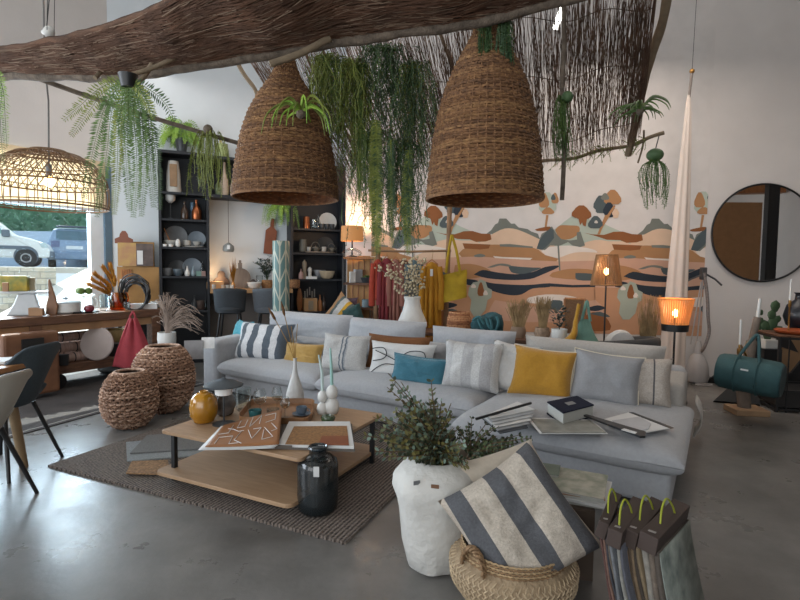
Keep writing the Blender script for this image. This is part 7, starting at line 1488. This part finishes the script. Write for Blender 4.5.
def euc(label, c, targets, k, mats, lf=.034, n_side=1, ybias=0, group=None, dens=.017):
    t_ = thing('eucalyptus', label, 'plant', c); ml = M(); ms = M()
    for tx, ty, tz in targets:
        pts = cut([(rnd(-.02, .02), rnd(-.02, .02), -.04), (tx * .25, ty * .3, tz * .45), (tx * .7, ty * .7, tz * .8), (tx, ty, tz)], 8); ms.tube(pts, [lerp(.004, .0015, i / len(pts)) for i in range(len(pts))], 5); acc = 0; flip = 0
        for a_, b2 in zip(pts[3:], pts[4:]):
            acc += (b2 - a_).length
            if acc > dens:
                acc = 0; flip += 1; d = (b2 - a_).normalized(); s_ = d.cross(Vector((math.sin(flip * 1.57), math.cos(flip * 1.57), .1))).normalized(); fr_ = (a_.z + .05) / (tz + .05)
                for q in (-1, 1): ml.leaf(a_, s_ * q + d * .5, lf * lerp(1.15, .6, max(0, min(1, fr_))) * rnd(.8, 1.2), lf * lerp(.95, .5, max(0, min(1, fr_))), random.randrange(len(mats)), side=d + Vector((rnd(-.6, .6), rnd(-.6, .6), 0)), hexa=True)
    ml.build('foliage', mats, t_, smooth=False, kind='stuff'); ms.build('stems', mat('brown_stem', '5A4630', .8), t_, kind='stuff'); return t_
em = [mat('eucalyptus_pale', '747A58', .65, .3, 14, hx2='4A523C'), mat('eucalyptus_olive', '7C7440', .65, .3, 14, hx2='454428'), mat('eucalyptus_dark', '39452F', .65, .3, 14, hx2='252D20'), mat('eucalyptus_blue', '66786A', .65, .3, 14)]
tg = []
for px, py in ((388, 373), (392, 383), (432, 384), (434, 400), (365, 432), (372, 420), (380, 436), (398, 408), (408, 402), (418, 398), (440, 396), (452, 405), (455, 420), (462, 430), (420, 412), (430, 410), (405, 425), (390, 430), (445, 430), (412, 435), (425, 425), (400, 445), (435, 440), (395, 418), (448, 445), (415, 448), (385, 420), (428, 395), (410, 418), (440, 415), (402, 398), (422, 430), (376, 442), (392, 445)):
    q = P(px, py, PD); tg.append((q.x - X, rnd(-.14, .14), q.z - zt_))
tg += [(rnd(-.13, .13), rnd(-.16, -.02), rnd(.02, .10)) for _ in range(26)]
euc('bushy eucalyptus growing from the rough white pot', (X, PD, zt_), tg + [(a * .9 + rnd(-.03, .03), rnd(-.15, .15), z * rnd(.75, 1)) for a, b_, z in tg] + [(a * .8 + rnd(-.03, .03), rnd(-.15, .15), z * rnd(.5, .9)) for a, b_, z in tg], k, em)
# second pot with greener eucalyptus behind
D2 = 2.78; q = P(470, 466, D2); p2 = thing('beige_pot', 'beige rounded pot half hidden behind the rough white pot', 'plant pot', (q.x, D2, 0)); zt2_ = P(475, 455, D2).z
M().lathe([(.10, 0), (.15, .03), (.17, .2), (.15, zt2_ - .08), (.12, zt2_), (.10, zt2_), (.09, zt2_ - .06)], n=36, wob=.04, cap1=False).build('pot_body', mat('beige_clay', '8F8172', .9, .06, 9, .5, 30), p2)
M().lathe([(.12, zt2_ - .05), (.01, zt2_ - .045)], n=24).build('soil', bark_m, p2)
tg = []
for i in range(44):
    px, py = rnd(455, 530), rnd(422, 452); w_ = P(px, py, D2); tg.append((w_.x - q.x, rnd(-.16, .10), w_.z - zt2_))
euc('greener low eucalyptus right of the tall one, behind the cream cushion', (q.x, D2, zt2_), tg, k, [mat('euc_green', '66754A', .6, .3, 12, hx2='3E4A30'), mat('eucalyptus_dark', '39452F')], .028)
# basket with cushions
BD_ = 2.12; k = BD_ / F; c = P(513, 541, BD_); bx, bz = c.x, c.z
bt = thing('belly_basket', 'round woven belly basket in the foreground holding a cushion', 'basket', (bx, BD_, 0)); palm = checker_weave('palm_weave', 'A8957A', '6E5B44', 22); N = palm.node_tree.nodes
R0 = 52 * k
M().lathe([(.16, .0), (.20, .01), (.262, .10), (.268, .17), (.25, bz - .06), (R0, bz - .035)], n=56, cap1=False).build('basket_body', mat('palm_leaf', 'A08C70', .8, .2, 30, .8, 60, hx2='7E6A52', stretch=(1, 1, .6)), bt)
# raised plait pattern on the belly
m = M()
for j in range(14):
    for i in range(64):
        a0 = 2 * math.pi * (i + .5 * (j % 2)) / 64; z0_ = .02 + j * (bz - .08) / 14; prs = [(.16, 0), (.20, .01), (.262, .10), (.268, .17), (.25, bz - .06), (R0, bz - .035)]
        def rad(z):
            for (r1, z1_), (r2, z2_) in zip(prs, prs[1:]):
                if z <= z2_: return lerp(r1, r2, (z - z1_) / (z2_ - z1_))
            return prs[-1][0]
        s_ = 1 if j % 2 else -1; pts = [((rad(z0_ + t * .02) + .002) * math.cos(a0 + s_ * t * .07), (rad(z0_ + t * .02) + .002) * math.sin(a0 + s_ * t * .07), z0_ + t * .02) for t in (0, .5, 1)]
        m.tube(pts, [.0015, .0042, .0015], 4)
m.build('plait', mat('palm_leaf_light', 'AA967A', .8, .2, 30), bt, kind='stuff')
m = M()
for j in range(6): m.tube([((R0 + .004 - .001 * j + .003 * math.cos(q * 3.14 + j * 3.14)) * math.cos(q * math.pi / 60), (R0 + .004 - .001 * j + .003 * math.cos(q * 3.14 + j * 3.14)) * math.sin(q * math.pi / 60), bz - .038 + j * .0085) for q in range(120)], .005, 4, mi=j % 2, closed=True)
m.build('braided_rim', [mat('rope_brown', '7F6448', .85, .3, 60), mat('rope_pale', 'A38A68', .85, .3, 60)], bt)
for sa in (R(215), R(40)):
    m = M(); n = 40; ce = Vector((R0 * math.cos(sa), R0 * math.sin(sa), bz - .02)); tg_ = Vector((-math.sin(sa), math.cos(sa), 0)); ou = Vector((math.cos(sa), math.sin(sa), 0))
    for ph in (0, 2.1, 4.2):
        pts = []
        for i in range(n + 1):
            t = math.pi * 1.0 * i / n; b_ = ce + tg_ * (.062 * math.cos(t)) + Vector((0, 0, .085 * math.sin(t) - .03)) + ou * .014; pts.append(b_ + Vector((.008 * math.cos(i * .55 + ph), .008 * math.cos(i * .55 + ph), .008 * math.sin(i * .55 + ph))))
        m.tube(pts, .007, 5)
    m.build('rope_handle', MC['rope_brown'], bt)
strf = bands('foreground_bold_stripe', 'B3A799', [(-.215, '55565A'), (-.14, 'B9AFA2'), (-.03, '55565A'), (.05, 'B9AFA2'), (.155, '55565A'), (.222, 'B9AFA2')], weave=.6)
def free_cushion(label, corner_px, d, m_, t, seed, yaw, tilt, roll, w_, h_, cpx, **kw):
    c_ = P(cpx[0], cpx[1], d); e = Matrix.Rotation(R(yaw), 4, 'Z') @ Matrix.Rotation(R(-tilt), 4, 'X') @ Matrix.Rotation(R(-roll), 4, 'Y'); off = e @ Vector((0, 0, h_ / 2))
    return cushion_mesh(w_, h_, t, 26, .08, .008, seed, 5).build('cushion', m_, None, c_ - off, e.to_euler(), label=label, cat='cushion')
free_cushion('large cream cushion with three dark stripes tilted in the foreground basket', None, 2.08, strf, .17, 3.3, -4, 24, 34, .485, .50, (519, 523))
free_cushion('plain cream cushion standing behind the striped one in the foreground', None, 2.34, cream_m, .14, 8.8, 6, 8, 14, .50, .44, (494, 499))
# cardboard box with magazines
cor = PZ(593, 583); bxm = mat('dark_cardboard', '51443A', .85, .1, 4); zb1 = .33; A_ = math.atan2(SU.y, SU.x)
bxo = thing('cardboard_box', 'dark brown cardboard box under the pile of magazines', 'box', (cor.x, cor.y, 0), R(-14))
M().box((-.14, .19, zb1 / 2), (.28, .36, zb1)).build('box_body', bxm, bxo, smooth=False); M().box((-.14, .006, zb1 - .02), (.24, .008, .03)).build('flap', bxm, bxo, smooth=False)
rings = M()
botf = mat('botanical_print', 'ABA69A', .6, .5, 16, hx2='6F7A68'); 
for i, (dx, dy, rz_, hh, m_, lb_) in enumerate(((0, 0, -10, .014, mat('magazine_dark', '54565A', .6), 'dark grey catalogue at the bottom of the magazine pile'), (.01, -.01, -16, .012, paper_m, 'white catalogue second from the bottom of the magazine pile'), (-.01, .0, -8, .016, mat('magazine_rust', '8C6040', .6), 'rust-edged catalogue in the middle of the magazine pile'), (.0, .0, -13, .010, botf, 'top magazine with a botanical leaf print on the pile'), (-.12, .13, -9, .012, mat('sage_print', '5C6B60', .6, .3, 5), 'small green-grey brochure at the back of the magazine pile'))):
    z0_ = zb1 + (0, .014, .026, .042, .052)[i]; o = thing('magazine', lb_, 'magazine', (cor.x - .05 + dx, cor.y + .22 + dy, z0_), R(rz_ - 12)); sz = (.34, .30) if i < 4 else (.22, .14)
    M().box((0, 0, hh / 2), (sz[0], sz[1], hh)).build('pages', page_m if i != 1 else paper_m, o, smooth=False); M().box((0, 0, hh + .0005), (sz[0] + .004, sz[1] + .004, .002)).build('cover', m_, o, smooth=False)
# four hanging sample bundles leaning against the box
br_ = mat('brown_header_card', '3E322D', .8, .06, 9); lime = mat('lime_ribbon', '8E9428', .7, .1); dv = Vector((.62, .78, 0)).normalized(); rzb = math.atan2(dv.y, dv.x) - math.pi / 2
dk = lambda h: '%02X%02X%02X' % tuple(int(int(h[i:i + 2], 16) * .8) for i in (0, 2, 4))
cards = [['6B4A44', '8A6A5C', '4A4A50', '7E7468'], ['7E8084', '45484C', '9A9890', '5E6068'], ['8A7058', '6C5A48', '9C8468', '5A5048', 'A08C70'], ['A09A90', '7A6C60', '5E544C']]
for i, (px, py, w_) in enumerate(((599, 519, .038), (608, 531, .050), (623, 529, .054), (640, 537, .062))):
    q = PZ(px, py, .50); t_ = thing('sample_bundle', ['leftmost brown-headed fabric sample bundle beside the cardboard box', 'second brown-headed fabric sample bundle from the left', 'third brown-headed fabric sample bundle, with tan fabrics', 'rightmost brown-headed fabric sample bundle, with a grey leaf print on its side'][i], 'sample book', (q.x + w_ / 2, q.y, (.485, .50, .492, .505)[i]), rzb + R((7, 0, -3, -6)[i]), 'fabric sample bundles in the foreground')
    ln_ = (.30, .33, .34, .36)[i]; b_ = M().box((0, ln_ / 2, -.03), (w_, ln_, .065)); b_.xf(Matrix.Rotation(R((14, 6, 10, 8)[i]), 4, 'Y')); b_.build('header_card', br_, t_, smooth=False, bevel=.003)
    for j, hx in enumerate(cards[i]):
        nn_ = len(cards[i]); x0_ = -w_ / 2 + w_ * (j + .5) / nn_; th_ = w_ / nn_ * .8
        M().sheet(lambda u, v: (x0_ + .10 * v ** 1.2 + .003 * math.sin(v * 9 + j), lerp(.012, ln_ - .012, u), lerp(-.055, -.488, v)), 2, 12).build('fabric_sample', mat('sample_' + hx, dk(hx), .9, .2, 40, .4, 200), t_, thick=th_)
    if i == 3: M().sheet(lambda u, v: (w_ / 2 + .002 + .10 * v ** 1.2, lerp(.012, ln_ - .012, u), lerp(-.055, -.485, v)), 2, 12).build('leaf_print', mat('leaf_print_cloth', '4F5652', .9, .5, 14, hx2='8A9088'), t_, thick=.004)
    yy = ln_ * (.45 if i != 1 else .3)
    M().tube(cut([(-.0, yy - .05, .0), (-.005, yy - .02, .05), (0, yy + .01, .075), (.008, yy + .05, .04), (.01, yy + .08, .0)], 6), .0035, 6).build('ribbon', lime, t_)
    M().box((0, .03, .004), (w_ * .4, .012, .001)).build('title_print', mat('tag_print', '8A8480', .7), t_, smooth=False)
